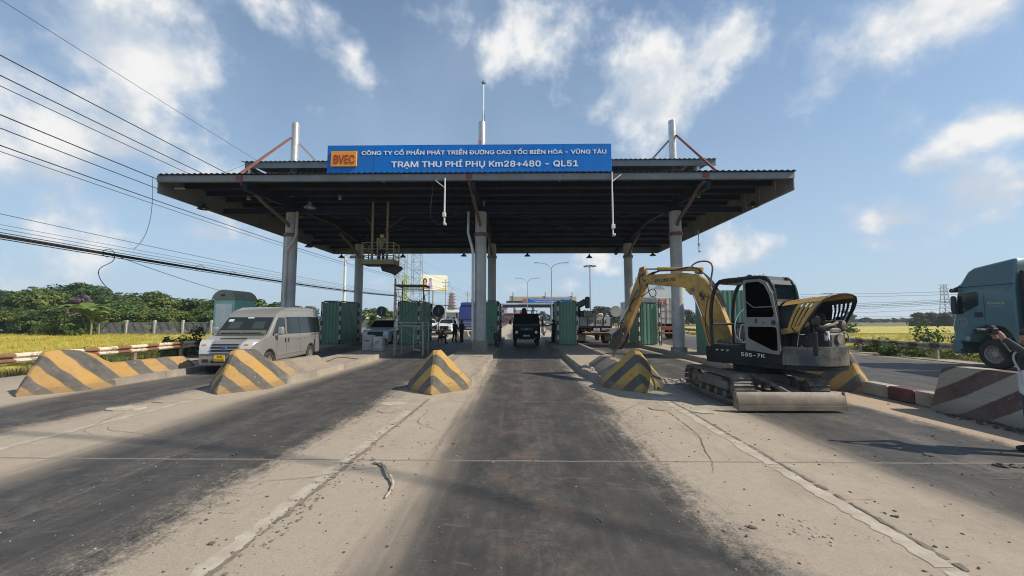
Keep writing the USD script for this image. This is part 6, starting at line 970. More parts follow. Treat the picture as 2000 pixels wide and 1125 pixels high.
# round signs
sign_back = plain('sign_back_grey', (.075, .08, .085), .5); sign_pale = plain('sign_back_pale', (.42, .43, .42), .5)
def round_sign(label, px, py, Y, r, mat, bar, pole_z0=0.0):
    p = atY(px, py, Y); t = thing('round_sign', label, 'sign', (p[0], p[1], pole_z0)); z = p[2]-pole_z0; obj('disc', MB().lathe([(0, .012), (r*.97, .012), (r, .006), (r, -.006), (r*.97, -.012), (0, -.012)], (0, 0, z), (0, -1, 0), 32), mat, t)
    if bar: obj('bar', MB().rbox((0, -.02, z), (r*.16, .012, r*.95), .004), plain('sign_bar_pale', (.38, .39, .40), .5), t)
    obj('pole', MB().cyl((0, .04, 0), (0, .04, z+.1), .035, 10), sign_back, t); return t
round_sign('dark round sign with a pale upright bar above the white pickup', 745, 608, 33.0, .43, sign_back, True); round_sign('dark round sign with a pale upright bar right of the scaffold hoarding', 857, 607, 31.5, .48, sign_back, True); round_sign('pale round sign left of the boom, above the flatbed truck', 1203, 608, 31.0, .44, sign_pale, False, .0)
# white cabinets on the island
cabm = pbr('cabinet_white', (.50, .49, .45), (.40, .39, .36), 3, .55, dirt=(.2, .16, .12), dirt_amt=.6)
for px, py, Y, w, h, lb in ((717, 681, 20.6, .55, .78, 'left of two dusty white equipment cabinets on the island'), (737, 684, 20.2, .48, .72, 'right of two white equipment cabinets, slot in its door')):
    p = atY(px, py, Y); t = thing('cabinet', lb, 'cabinet', (p[0], Y, .185)); obj('box', MB().rbox((0, .2, h/2+.04), (w, .4, h), .015), cabm, t); obj('door', MB().rbox((0, -.008, h/2+.03), (w-.08, .02, h-.12), .008), cabm, t); obj('slot', MB().rbox((0, -.02, h*.70), (w*.4, .012, .035), .004), post_black, t); obj('slot', MB().rbox((-.05, -.02, h*.60), (w*.25, .012, .025), .004), post_black, t); obj('plinth', MB().rbox((0, .2, .02), (w+.06, .46, .05), .01), concrete, t)
# loose cable on the island
obj('loose_cable', MB().tube(curve([atZ(625, 702, .2), atZ(640, 705, .215), atZ(665, 698, .2), atZ(690, 700, .2), atZ(700, 701, .2)], 24), .012, 6), plain('cable_rubber', (.02, .02, .02), .6), label='thin black cable lying loose on the island beside the van', cat='cable')
# scaffold
sc_white = pbr('scaffold_pale', (.36, .36, .34), (.26, .255, .235), 6, .5, dirt=(.2, .15, .1), dirt_amt=.4); sc_dark = pbr('scaffold_rusty', (.065, .055, .05), (.10, .075, .06), 6, .6)
t = thing('scaffold', 'two level tube scaffold tower in front of the green hoarding', 'scaffold', (-5.45, 20.2, 0)); X0, X1, Y0_, Y1_ = -.70, .72, -.62, .62
def tubes(name, segs, mat, r=.021):
    for a, b in segs: obj(name, MB().cyl(a, b, r, 8), mat, t, smooth=50)
for lev, (z0_, z1_, mt) in enumerate(((0, 1.72, sc_white), (1.72, 3.55, sc_dark))):
    for x in (X0, X1):
        for y in (Y0_, Y1_): tubes('upright', [((x, y, z0_), (x, y, z1_+(.32 if lev and (x == X0 or y == Y0_) else 0)))], mt, .024)
        tubes('ledger', [((x, Y0_, z1_-.05), (x, Y1_, z1_-.05)), ((x, Y0_+.2, z0_+.05), (x, Y0_+.2, z1_-.45)), ((x, Y0_, z1_-.45), (x, Y0_+.22, z1_-.45))], mt)
        for k in range(5): tubes('rung', [((x, Y0_, z0_+.25+.3*k), (x, Y0_+.22, z0_+.25+.3*k))], mt, .014)
    for y in (Y0_, Y1_): tubes('transom', [((X0, y, z1_-.06), (X1, y, z1_-.06)), ((X0, y, z1_-.22), (X1, y, z1_-.22))], mt)
    tubes('cross_brace', [((X0, Y1_, z0_+.2), (X1, Y1_, z1_-.3)), ((X1, Y1_, z0_+.2), (X0, Y1_, z1_-.3)), ((X0, Y0_, z0_+.1), (X0, Y1_, z1_-.3)), ((X1, Y0_, z1_-.3), (X1, Y1_, z0_+.15))], mt, .013)
for k in range(4): obj('ladder_rung', MB().cyl((.28, Y0_-.02, .35+.35*k), (.66, Y0_-.02, .35+.35*k), .014, 8), sc_white, t)
obj('ladder_rail', MB().tube([(.30, Y0_-.02, 1.5), (.26, Y0_-.02, .55), (.3, Y0_-.02, .32), (.66, Y0_-.02, .3)], .02, 8), sc_white, t, smooth=50)
for k in range(3): obj('deck_board', MB().rbox((0, -.42+.42*k, 3.55), (1.6, .38, .04), .008), sc_dark, t)
# hanging work basket
bk = pbr('basket_yellow', (.22, .175, .085), (.17, .135, .07), 4, .6, dirt=(.12, .10, .07), dirt_amt=.5); bk_dark = plain('basket_underside', (.04, .036, .033), .7)
t = thing('work_basket', 'yellow railed work basket hung under the canopy roof', 'work basket', (-7.05, 19.95, 4.58)); w, d = .80, .44
obj('floor', MB().rbox((0, 0, .02), (2*w, 2*d, .06), .01), bk_dark, t)
for s in (-1, 1): obj('toe_board', MB().rbox((0, s*d, .14), (2*w+.03, .03, .24), .006), bk, t); obj('toe_board', MB().rbox((s*w, 0, .14), (.03, 2*d, .24), .006), bk, t)
for z in (.45, .78, 1.10):
    for s in (-1, 1): obj('rail', MB().bar((-w, s*d, z), (w, s*d, z), .035), bk, t); obj('rail', MB().bar((s*w, -d, z), (s*w, d, z), .035), bk, t)
for x in (-w, -.02, w):
    for s in (-1, 1): obj('upright', MB().bar((x, s*d, 0), (x, s*d, 1.1), .05), bk, t)
for x in (-.50, .28): obj('hanger', MB().bar((x, .1, .1), (x, .1, 3.35), .10, .08), bk, t)
obj('clamp', MB().rbox((.28, .05, 1.85), (.16, .16, .14), .02), red_lead, t); obj('brace', MB().bar((-.5, .1, 2.0), (-1.05, .6, 2.65), .06), bk_dark, t); obj('brace', MB().bar((.28, .1, 1.95), (1.05, .6, 2.75), .06), bk_dark, t)
obj('knuckle_arm', MB().prism(sg.Polygon([(-.10, -.02), (.95, .0), (1.02, -.12), (.62, -.46), (.40, -.36), (.0, -.25)]), -.5, -.25, fXZ), bk_dark, t)
# turquoise cabin
tq = pbr('cabin_turquoise', (.30, .64, .55), (.27, .58, .50), 1.5, .5, dirt=(.2, .2, .15), dirt_amt=.35); cream_roof = pbr('cabin_roof', (.38, .42, .33), (.30, .34, .26), 1.5, .6, dirt=(.2, .15, .1), dirt_amt=.5)
t = thing('guard_cabin', 'small turquoise cabin with barrel roof and white door behind the silver van', 'cabin', (-15.9, 21.9, 0)); hx, hy, hz = .56, .8, 2.92
obj('wall', MB().box(-hx, hx, -hy, -hy+.05, .1, hz).box(-hx, hx, hy-.05, hy, .1, hz).box(-hx, -hx+.05, -hy+.05, hy-.05, .1, hz).box(hx-.05, hx, -hy+.05, hy-.05, .1, hz), tq, t); obj('door', MB().rbox((-.0, -hy-.02, 1.42), (.88, .05, 2.5), .01), plain('door_white', (.84, .84, .82), .45), t); obj('door_panel', MB().rbox((0, -hy-.05, 2.1), (.62, .012, .9), .006).rbox((0, -hy-.05, .9), (.62, .012, .9), .006), plain('door_white', (.84, .84, .82), .45), t)
for z in (.7, 1.6, 2.4): obj('hinge', MB().rbox((-.47, -hy-.05, z), (.14, .03, .05), .006), tq, t)
obj('side_panel', MB().rbox((hx+.01, 0, 2.2), (.02, 1.2, 1.1), .006).rbox((hx+.01, 0, .9), (.02, 1.2, 1.2), .006), tq, t)
ro = sg.Polygon([(-hx-.1, hz)]+arc((0, hz-.15), .66, 168, 12, 16)+[(hx+.1, hz)]); obj('roof', MB().prism(ro, -hy-.10, hy+.12, lambda a, b, dd: xyz(a, dd, b)), cream_roof, t, smooth=30); obj('gable', MB().prism(affinity.scale(ro, .86, .86, origin=(0, hz)), -hy-.13, -hy-.10, lambda a, b, dd: xyz(a, dd, b)), plain('gable_grey', (.26, .25, .23), .6), t); obj('vent', MB().rbox((0, -hy-.14, hz+.2), (.22, .03, .10), .01), post_black, t)
obj('base', MB().rbox((0, 0, .05), (1.2, 1.7, .1), .01), concrete, t)
# small concrete blocks on the road behind
for k, (px, py) in enumerate(((893, 661), (910, 657), (926, 655))):
    p = atZ(px, py); t = MB().prism(sg.Polygon([(-.35, 0), (.35, 0), (.18, .55), (-.18, .55)]), -.5, .5, lambda a, b, dd: xyz(p[0]+a, p[1]+dd, b)); obj('concrete_block', t, concrete_dusty, label=['pale wedge concrete block at the feet of the standing men', 'second pale concrete block from the standing men, by the blue truck', 'pale concrete block nearest the middle column, far lane'][k], cat='concrete block')
# ------------------------------------------------------------------ overhead lines, poles, masts
wire_m = plain('wire_black', (.022, .022, .024), .6); pole_conc = pbr('pole_concrete', (.40, .39, .36), (.33, .32, .30), 2, .8); galv = pbr('galvanised', (.34, .35, .36), (.28, .29, .30), 3, .45, .3)
PX_ = -19.0
def pole_line_z(zs, y): return zs
def wire(label, pts, r, sag=0.0, name='power_line', n=30, group=None):
    pts = [np.asarray(p, float) for p in pts]; out = []
    for a, b in zip(pts[:-1], pts[1:]):
        t_ = np.linspace(0, 1, n)[:, None]; q = a+(b-a)*t_; q[:, 2] -= sag*4*(t_*(1-t_))[:, 0]; out.append(q if not out else q[1:])
    return obj(name, MB().tube(np.vstack(out), r, 5), wire_m, label=label, cat='cable', group=group)
for k, (yp, r, sag, px_, lb) in enumerate(((42, .011, .5, -19.2, 'topmost thin overhead wire in the upper left sky'), (137, .024, .55, -19.9, 'highest thick power line of the left bundle'), (173, .022, .6, -19.0, 'second power line from the top at the left'), (192, .016, .6, -18.3, 'third thin power line from the top at the left'), (242, .024, .65, -19.3, 'upper line of the middle four, running behind the left column'), (266, .020, .65, -19.2, 'second of the middle four lines at the left'), (297, .022, .7, -19.1, 'third of the middle four lines at the left'), (308, .014, .7, -19.0, 'lowest of the middle four lines at the left'), (421, .012, .5, -19.4, 'lone thin wire just above the thick cable bundle'))):
    z = atY(0, yp, px_/(-1.314))[2]; s0 = sag*4*(.235*.765); wire(lb, [(px_, 0, z+s0), (px_, 61, z+s0-.35), (px_, 104, z+s0-.3), (px_, 150, z+s0-.4), (px_, 200, z+s0-.4)], r, sag)
zb = atY(0, 470, 14.5)[2]+.35
for k, (dx, dz, r, sg_) in enumerate(((0, 0, .062, .45), (.05, .07, .038, .5), (-.05, .12, .016, .42), (.03, -.06, .02, .52), (0, .22, .010, .38), (.08, .3, .008, .3))): wire(['thick black telephone cable, main strand of the low bundle', 'second strand of the low cable bundle', 'thin strand above the low cable bundle', 'under strand of the low cable bundle', 'fine messenger wire above the low bundle', 'finest wire above the low bundle'][k], [(-19+dx, 0, zb+dz), (-19+dx, 61, zb+dz+.15), (-19+dx, 104, zb+dz), (-19+dx, 150, zb+dz)], r, sg_, name='telephone_cable')
def loop(y, s): return curve([(-19, y, zb-.2), (-19.1, y-.25*s, zb+.15*s), (-19, y+.1, zb+.35*s), (-18.9, y+.35*s, zb+.1*s), (-19, y+.2, zb-.25*s)], 20)
for k, (px, s) in enumerate(((190, .5), (378, .55), (445, .35))):
    y = 770*19/(1012-px); lz = .45*4*(y/61)*(1-y/61)-.15*y/61+.0; obj('cable_coil', MB().tube(loop(y, s)-[0, 0, lz-.05], .014, 6), wire_m, label=f'small coil of wire tied to the low cable bundle, {["nearest the left edge", "in the middle", "nearest the turquoise cabin"][k]}', cat='cable')
y0_ = 770*19/(1012-203); obj('hanging_wire', MB().tube(curve([(-19, y0_, zb-.35), (-19.1, y0_-.05, zb-.7), (-19.25, y0_-.35, zb-1.0), (-19.25, y0_-.3, zb-1.5), (-19.0, y0_, zb-2.0)], 20), .016, 6), wire_m, label='short black wire dangling below the low cable bundle at the left', cat='cable')
obj('hanging_wire', MB().tube(curve([atY(297, 344, 17.2), atY(297, 400, 17.5), atY(289, 445, 17.8), atY(262, 486, 18.2)], 24), .010, 6), wire_m, label='long thin wire hanging from the front left corner of the canopy', cat='cable')
wire('drop wire slanting down from the low bundle towards the turquoise cabin', [(-19, 18.4, zb-.4), (-19.2, 27, 3.4)], .014, .1, name='drop_wire')
wire('stay wire from the canopy corner up to the upper roof', [(XL+1.5, YF+.4, 8.1), (UX0, UY0, UZ-.1)], .008, .05, name='stay_wire')
def power_pole(x, y, h, label, arms=((.9, 1.0), (1.9, .8)), lean=0):
    t = thing('power_pole', label, 'power pole', (x, y, -.3)); obj('pole', MB().cyl((0, 0, 0), (lean, 0, h), .19, 10, .11), pole_conc, t, smooth=50)
    for dz, w in arms:
        a = obj('cross_arm', MB().rbox((lean, .1, h-dz), (2*w, .10, .12), .01), galv, t)
        for q in (-w*.9, 0, w*.9): obj('insulator', MB().lathe([(0, .28), (.05, .26), (.03, .18), (.07, .14), (.03, .08), (.06, .04), (.03, 0)], (lean+q, .1, h-dz+.06), n=10), pole_conc, a, smooth=40)
    return t
power_pole(-19.2, 61, 12.5, 'concrete power pole behind the scaffold'); power_pole(-19.2, 104, 12.5, 'concrete power pole left of the tiered tower'); power_pole(-19.2, 150, 12.5, 'concrete power pole just right of the tiered tower'); power_pole(-18.5, 198, 12, 'far thin power pole left of the middle column'); power_pole(-13.5, 128, 11.5, 'utility pole by the blue truck', ((.7, 1.1), (1.6, .9), (2.4, .9)))
# street lamps
def street_lamp(x, y, h, label, arms, head='flat'):
    t = thing('street_lamp', label, 'street lamp', (x, y, 0)); obj('pole', MB().cyl((0, 0, 0), (0, 0, h-1.2), .10, 10, .07), galv, t, smooth=50)
    for s in arms: c = curve([(0, 0, h-1.25), (s*.10, 0, h-.75), (s*.8, 0, h-.22), (s*2.2, 0, h)], 14); obj('lamp_arm', MB().tube(c, .05, 8), galv, t, smooth=50); obj('lamp_head', MB().rbox((s*2.35, 0, h+.02), (.85, .28, .12), .05), galv, t, smooth=30)
    return t
street_lamp(5.25, 62, 10.6, 'taller double arm street lamp above the far toll canopy', (-1, 1)); street_lamp(2.0, 86, 10.6, 'shorter looking double arm street lamp, further down the road', (-1, 1))
t = thing('lamp_mast', 'tall lamp mast crowned with a ring of floodlights', 'lamp mast', (13.7, 75, 0)); obj('pole', MB().cyl((0, 0, 0), (0, 0, 12.0), .17, 12, .10), galv, t, smooth=50); obj('ring', MB().lathe([(.7, 11.75), (.78, 11.75), (.78, 11.85), (.7, 11.85), (.7, 11.75)], n=20).bar((-.75, 0, 11.8), (.75, 0, 11.8), .06).bar((0, -.75, 11.8), (0, .75, 11.8), .06), galv, t)
for k in range(8): a = k*math.pi/4; obj('floodlight', MB().rbox((math.cos(a)*1.0, math.sin(a)*1.0, 11.75), (.42, .42, .16), .04, Rz(math.degrees(a))), sign_back, t)
p = atY(672, 590, 43); t = thing('street_lamp', 'white lamp pole with a short arm between the two left columns', 'street lamp', (p[0], 43, 0)); obj('pole', MB().cyl((0, 0, 0), (0, 0, 8.7), .17, 12, .13), plain('lamp_pole_white', (.66, .66, .64), .5), t, smooth=50); obj('lamp_arm', MB().tube(curve([(0, 0, 8.6), (.15, 0, 8.95), (.5, 0, 9.0), (1.1, 0, 9.0)], 12), .12, 8), plain('lamp_pole_white', (.66, .66, .64), .5), t, smooth=50); obj('lamp_head', MB().rbox((.85, 0, 8.65), (.7, .4, .3), .08), sign_back, t)
# lattice masts
def lattice(label, x, y, z0, z1, w, mat, name, seg=1.0):
    t = thing(name, label, 'mast', (x, y, z0)); h = z1-z0; n = int(h/seg); c = [(-w/2, -w/2), (w/2, -w/2), (w/2, w/2), (-w/2, w/2)]
    for q in c: obj('chord', MB().bar((*q, 0), (*q, h), .07), mat, t)
    for k in range(n):
        m = MB(); a, b = k*h/n, (k+1)*h/n
        for i in range(4): p, q = c[i], c[(i+1) % 4]; m.bar((*p, b), (*q, b), .035); m.bar((*(p if k % 2 else q), a), (*(q if k % 2 else p), b), .035)
        obj('lattice_bay', m, mat, t)
    return t
lime = plain('mast_lime', (.46, .56, .10), .5); tw = pbr('mast_grey', (.42, .43, .43), (.35, .36, .36), 2, .5, .2)
lattice('grey lattice mast behind the scaffold, left of the pair', -14.9, 50, 0, 18.5, 1.05, tw, 'lattice_mast'); lattice('grey and silver lattice mast, right of the pair', -13.35, 51.5, 0, 18.5, 1.15, tw, 'lattice_mast'); lattice('lime green lattice boom standing between the two grey masts', -14.15, 49, 0, 7.2, .62, lime, 'crane_boom', .8)
# billboards
def billboard(label, x, y, w, z0, z1, rz, face, legs=(0,)):
    t = thing('billboard', label, 'billboard', (x, y, 0), rz); obj('panel', MB().rbox((0, .1, (z0+z1)/2), (w, .2, z1-z0), .03), face, t); obj('back_frame', MB().box(-w/2, w/2, .25, .5, z0+.3, z0+.5).box(-w/2, w/2, .25, .5, z1-.5, z1-.3).bar((-w/2, .4, z0), (w/2, .4, z0), .2), galv, t)
    for q in legs: obj('post', MB().cyl((q, .5, 0), (q, .5, z1-.4), .32, 14), pole_conc, t, smooth=50)
    return t
a, b = atY(820, 567, 130), atY(875, 537, 130); bb = billboard('cream advertising billboard with a smiling couple above the trees', (a[0]+b[0])/2, 130, b[0]-a[0], a[2], b[2], 28, pbr('billboard_cream', (.80, .79, .66), (.74, .72, .54), .5, .5), (0,)); H_ = b[2]-a[2]; W_ = b[0]-a[0]
def flat(parent, name, poly, mat, d): return obj(name, MB().prism(poly, -d, 0, lambda x, z, q: xyz(x, q*1.0, a[2]+z)), mat, parent)
face_m, hair_b, lilac = plain('print_skin', (.60, .36, .26), .6), plain('print_hair', (.035, .025, .025), .6), plain('print_lilac', (.42, .36, .52), .6); peach = plain('print_peach', (.72, .33, .12), .6)
for (cx_, cz_, r_, hr, m_) in ((-W_*.32, H_*.58, .52, 1.1, peach), (-W_*.13, H_*.70, .42, .72, lilac)):
    hd = affinity.scale(sg.Point(cx_, cz_).buffer(hr*.62, 10), 1, 1.45 if hr > 1 else 1.05); flat(bb, 'printed_hair', hd, hair_b, .012); flat(bb, 'printed_face', affinity.scale(sg.Point(cx_, cz_+.05).buffer(r_*.66, 10), .85, 1.15), face_m, .022); flat(bb, 'printed_clothes', sg.Polygon([(cx_-r_*1.8, H_*.06), (cx_+r_*1.9, H_*.06), (cx_+r_*1.2, cz_-r_*1.1), (cx_, cz_-r_*.8), (cx_-r_*1.2, cz_-r_*1.1)]), m_, .028)
flat(bb, 'printed_band', sg.Polygon([(W_*.1, H_*.04), (W_*.48, H_*.04), (W_*.48, H_*.22), (W_*.2, H_*.12)]), plain('print_yellow', (.80, .62, .10), .6), .012)
a, b = atY(1243, 582, 58), atY(1312, 541, 58); bb2 = billboard('white and blue advertising billboard beyond the boom and the right column', (a[0]+b[0])/2, 58, b[0]-a[0], a[2], b[2], -4, pbr('billboard_sky', (.46, .62, .74), (.62, .70, .76), .35, .5), (-2.2, 2.2)); H_ = b[2]-a[2]; W_ = b[0]-a[0]
def flat2(name, poly, mat, d): return obj(name, MB().prism(poly, -d, 0, lambda x, z, q: xyz(x, q, a[2]+z)), mat, bb2)
flat2('printed_white', sg.Polygon([(-W_*.48, H_*.04), (W_*.48, H_*.04), (W_*.48, H_*.3), (W_*.12, H_*.55), (-W_*.2, H_*.34), (-W_*.48, H_*.5)]), plain('print_white', (.72, .74, .74), .6), .012); flat2('printed_blue', sg.Polygon([(-W_*.05, H_*.75), (W_*.48, H_*.6), (W_*.48, H_*.97), (-W_*.3, H_*.97)]), plain('print_blue', (.05, .12, .36), .6), .012); flat2('printed_roof', sg.Polygon([(-W_*.02, H_*.44), (W_*.14, H_*.7), (W_*.3, H_*.40)]), plain('print_grey', (.35, .42, .46), .6), .022)
p = atY(1222, 580, 56); q = atY(1234, 537, 56); billboard('edge of a dark billboard behind the right rear column', (p[0]+q[0])/2, 56, q[0]-p[0], p[2], q[2], 0, plain('billboard_slate', (.13, .17, .22), .5), (0,))
# tiered tower
brickred = plain('tower_red', (.32, .16, .13), .7); towerwhite = pbr('tower_white', (.62, .60, .56), (.5, .48, .45), 1, .7)
p = atY(882, 621, 150); t = thing('tiered_tower', 'slender tiered tower with red roofs on white storeys', 'tower', (p[0], 150, 0)); zt = 1.9+(621-566)/770*150; n = 9; z = 1.5
for k in range(n):
    h = (zt-1.5-1.2)/n; w = 1.55-.055*k*1.6; obj('storey', MB().rbox((0, 0, z+h*.35), (2*w*1.0, 2*w*1.0, h*.70), .02), towerwhite, t); r = MB(); r.lathe([(0, z+h*1.0), (w*1.0, z+h*.92), (w*1.42*1.2, z+h*.72), (w*1.36*1.2, z+h*.68), (0, z+h*.74)], n=8); obj('roof_tier', r, brickred, t); z += h
obj('spire', MB().cyl((0, 0, z-.1), (0, 0, z+2.2), .12, 8, .03), brickred, t); obj('base', MB().rbox((0, 0, .75), (4, 4, 1.5), .05), towerwhite, t)
# buildings beyond
def building(label, x0, x1, y0, y1, h, wall, roof, wins=(), gable=0.0, name='building'):
    t = thing(name, label, 'building', ((x0+x1)/2, y0, -.9)); w, d, H2 = (x1-x0)/2, y1-y0, h+.9; obj('wall', MB().rbox((0, d/2, H2/2), (2*w, d, H2), .03), wall, t)
    if gable: obj('roof', MB().prism(sg.Polygon([(-.4, H2), (d/2, H2+gable), (d+.4, H2), (d+.4, H2+.12), (d/2, H2+gable+.14), (-.4, H2+.12)]), -w-.4, w+.4, fYZ), roof, t)
    else: obj('roof', MB().rbox((0, d/2, H2+.12), (2*w+.5, d+.5, .25), .03), roof, t)
    for (u, z, ww, hh) in wins: f = obj('window', MB().rbox((u, -.02, z+.9), (ww, .06, hh), .01), plain('far_frame', (.4, .4, .38), .6), t); obj('pane', MB().rbox((u, -.05, z+.9), (ww-.12, .03, hh-.12), .008), plain('far_pane', (.06, .08, .09), .15), f)
    return t
cream_w = pbr('wall_cream', (.56, .53, .42), (.48, .45, .36), .6, .8); roof_pale = pbr('roof_pale', (.55, .54, .50), (.45, .44, .41), .6, .6); red_w = pbr('wall_red', (.33, .10, .09), (.26, .08, .075), .5, .7); grey_w = pbr('wall_grey', (.36, .35, .34), (.28, .28, .27), .5, .8)
building('long cream single storey building behind the tiered tower', -21.5, -13.5, 112, 124, 3.4, cream_w, roof_pale, [(-2.5+1.7*k, 1.7, 1.0, 1.1) for k in range(4)], .8); building('pale roofed shed among the trees behind the white pickup', -33, -24, 78, 88, 1.7, cream_w, roof_pale, [], .9)
building('red shop front with white sign left of the dark truck', -5.2, -1.2, 150, 160, 3.6, red_w, roof_pale, [(-.9, 1.5, 1.3, 1.4), (.9, 1.5, 1.3, 1.4)]); building('grey two storey building above the red shop', -9.5, -4.4, 158, 170, 6.2, grey_w, roof_pale, [(-1.4, 4.6, 1.1, 1.2), (.8, 4.6, 1.1, 1.2), (-1.4, 1.6, 1.1, 1.4)]); building('low red roofed shop beyond the far toll canopy', -1.0, 3.6, 190, 200, 4.0, red_w, plain('roof_red', (.30, .07, .05), .7), [(0, 1.8, 2.0, 1.2)], 1.0); building('small tin roofed hut at the edge of the left trees', -69, -65.6, 66, 70, 1.6, plain('hut_dark', (.05, .045, .04), .8), roof_pale, [(0.6, .5, .8, .7)])
# far toll canopy
fc = thing('far_toll_canopy', 'second toll canopy with cream parapet and blue sign far down the road', 'canopy', (8.2, 134, 0)); far_cream = pbr('parapet_cream', (.50, .45, .35), (.43, .385, .30), .3, .7)
obj('roof_slab', MB().rbox((0, 4.5, 6.55), (27.5, 9.0, .55), .05), pbr('far_slab', (.36, .34, .30), (.30, .28, .25), .4, .7), fc); obj('soffit', MB().rbox((0, 4.5, 5.95), (27.2, 8.8, .65), .05), shaded_steel, fc); obj('parapet', MB().rbox((.5, 6, 8.5), (23.5, 6, 2.0), .2), far_cream, fc); obj('clerestory', MB().rbox((-7.6, 2.9, 7.45), (9.5, .2, .7), .02), post_black, fc)
s_ = obj('sign_panel', MB().rbox((2.3, -.2, 7.75), (14.5, .2, 1.5), .02), sign_blue, fc)
for s, zz, hh, ww in (('CÔNG TY CỔ PHẦN PHÁT TRIỂN ĐƯỜNG CAO TỐC BIÊN HÒA - VŨNG TÀU', 7.95, .30, 13.2), ('TRẠM THU PHÍ PHỤ Km28+480 - QL51', 7.3, .38, 9.5)): tm = meshkit.text_mesh(s, 1.0, .02, True); v = np.array(tm.vertices); v[:, 0] = (v[:, 0]-v[:, 0].mean())/np.ptp(v[:, 0])*ww; obj('lettering', MB().add(xyz(2.3+v[:, 0], -.31-v[:, 2], zz+v[:, 1]*hh), tm.faces), sign_white, s_)
obj('logo_panel', MB().rbox((-5.9, -.2, 7.75), (1.7, .2, 1.3), .02), plain('far_logo', (.42, .16, .10), .6), fc)
for x in (-9.5, -3.0, 3.6, 10.2):
    for y in (1.2, 8.0): obj('column', MB().cyl((x, y, 0), (x, y, 5.9), .32, 12), steel_col, fc, smooth=40)
for x in (-10, 1.2, 10.5): obj('roof_pipe', MB().cyl((x, 3, 8), (x, 3, 10.8), .16, 8), steel_grey, fc)
# lines and pylon on the right
for k, (ya, yb_, r) in enumerate(((575, 566, .03), (580, 572, .03), (596, 580, .03), (600, 583, .045), (604, 585, .045), (608, 588, .03), (615, 597, .025), (619, 613, .022))):
    p, q = atY(1540, ya, 82), atY(1935, yb_, 82); wire(['highest of the lines crossing the right sky', 'second line crossing the right sky', 'upper line of the right middle bundle', 'thick upper line of the right middle bundle', 'thick lower line of the right middle bundle', 'lower line of the right middle bundle', 'second lowest line crossing above the right field', 'lowest line just above the right tree line'][k], [p, q], r, .25)
for px, lb in ((1540, 'pole of the right hand lines, behind the excavator cab'), (1935, 'pole of the right hand lines, behind the teal truck')): p = atY(px, 560, 82); power_pole(p[0], 82.3, p[2]+.6, lb, ((.5, .8), (2.0, .7)))
p = atY(1848, 621, 300); t = thing('pylon', 'faint lattice pylon above the dark wood on the right', 'pylon', (p[0], 300, -1)); zt = 1.9+(621-557)/770*300+1
for sx in (-1, 1):
    for sy in (-1, 1): obj('leg', MB().bar((sx*2.6, sy*2.6, 0), (sx*.9, sy*.9, zt), .30), galv, t)
for k in range(9):
    z0_, z1_ = zt*k/9, zt*(k+1)/9; w0, w1 = 2.6-1.7*k/9, 2.6-1.7*(k+1)/9; m = MB()
    for s in (-1, 1): m.bar((-w0, s*w0, z0_), (w1, s*w1, z1_), .16).bar((w0, s*w0, z0_), (-w1, s*w1, z1_), .16).bar((s*w0, -w0, z0_), (s*w1, w1, z1_), .16)
    obj('lattice_bay', m, galv, t)
for z_ in (.80, .9, .995): obj('cross_arm', MB().bar((-4.2, 0, zt*z_), (4.2, 0, zt*z_), .3), galv, t)
# fence of posts and bars on a low wall behind the left field
t = thing('fence', 'grey bar fence with concrete posts on a low wall behind the left rice field', 'fence', (0, 53.8, -.9)); xs = np.arange(-58, -20, 3.95)
for k, x in enumerate(xs):
    obj('post', MB().rbox((x, 0, 1.25), (.26, .26, 2.5), .02), pole_conc, t)
    if k+1 < len(xs): obj('low_wall', MB().rbox((x+1.97, 0, .38), (3.6, .2, .76), .02), concrete, t); m = MB(); [m.box(x+.25+.16*j, x+.275+.16*j, -.02, .02, .76, 2.2) for j in range(22)]; m.box(x+.1, x+3.85, -.025, .025, 2.15, 2.2).box(x+.1, x+3.85, -.025, .025, .9, .95); obj('bar_panel', m, galv, t)

# ------------------------------------------------------------------ trees and plants
def leaf_cloud(r, lumps, n, size, flat_=.5):
    """Leaf faces spread through lumps (centre, radii); normals lean outwards and up."""
    L = np.array([l[0] for l in lumps], float); R = np.array([l[1] for l in lumps], float); vol = np.prod(R, 1)**.75; pick = r.choice(len(lumps), n, p=vol/vol.sum()); d = r.normal(size=(n, 3)); d /= np.linalg.norm(d, axis=1, keepdims=True); rad = r.random(n)**.38; c = L[pick]+d*R[pick]*rad[:, None]
    nrm = d+r.normal(size=(n, 3))*.6+[0, 0, flat_]; nrm /= np.linalg.norm(nrm, axis=1, keepdims=True); a = np.cross(nrm, r.normal(size=(n, 3))); a /= np.linalg.norm(a, axis=1, keepdims=True); b = np.cross(nrm, a); s = size*r.uniform(.55, 1.35, (n, 1)); w = s*r.uniform(.45, .8, (n, 1))
    V = np.stack([c-a*s, c-b*w+nrm*s*.15, c+a*s, c+b*w+nrm*s*.15], 1).reshape(-1, 3); i = np.arange(n)*4; return V, np.concatenate([np.stack([i, i+1, i+2], 1), np.stack([i, i+2, i+3], 1)])
lf_dark = leaf_mat('leaf_dark', (.026, .058, .014), (.070, .115, .026)); lf_mid = leaf_mat('leaf_mid', (.048, .095, .018), (.110, .165, .036)); lf_lite = leaf_mat('leaf_light', (.075, .115, .022), (.16, .19, .045)); lf_purple = leaf_mat('leaf_purple', (.09, .065, .085), (.17, .125, .15)); lf_banana = leaf_mat('leaf_banana', (.11, .17, .03), (.22, .27, .07), .4); lf_far = leaf_mat('leaf_far', (.020, .042, .018), (.045, .07, .028), .2, .3)
trunk_m = pbr('bark', (.12, .095, .07), (.07, .055, .045), 5, .9, bump=.02)
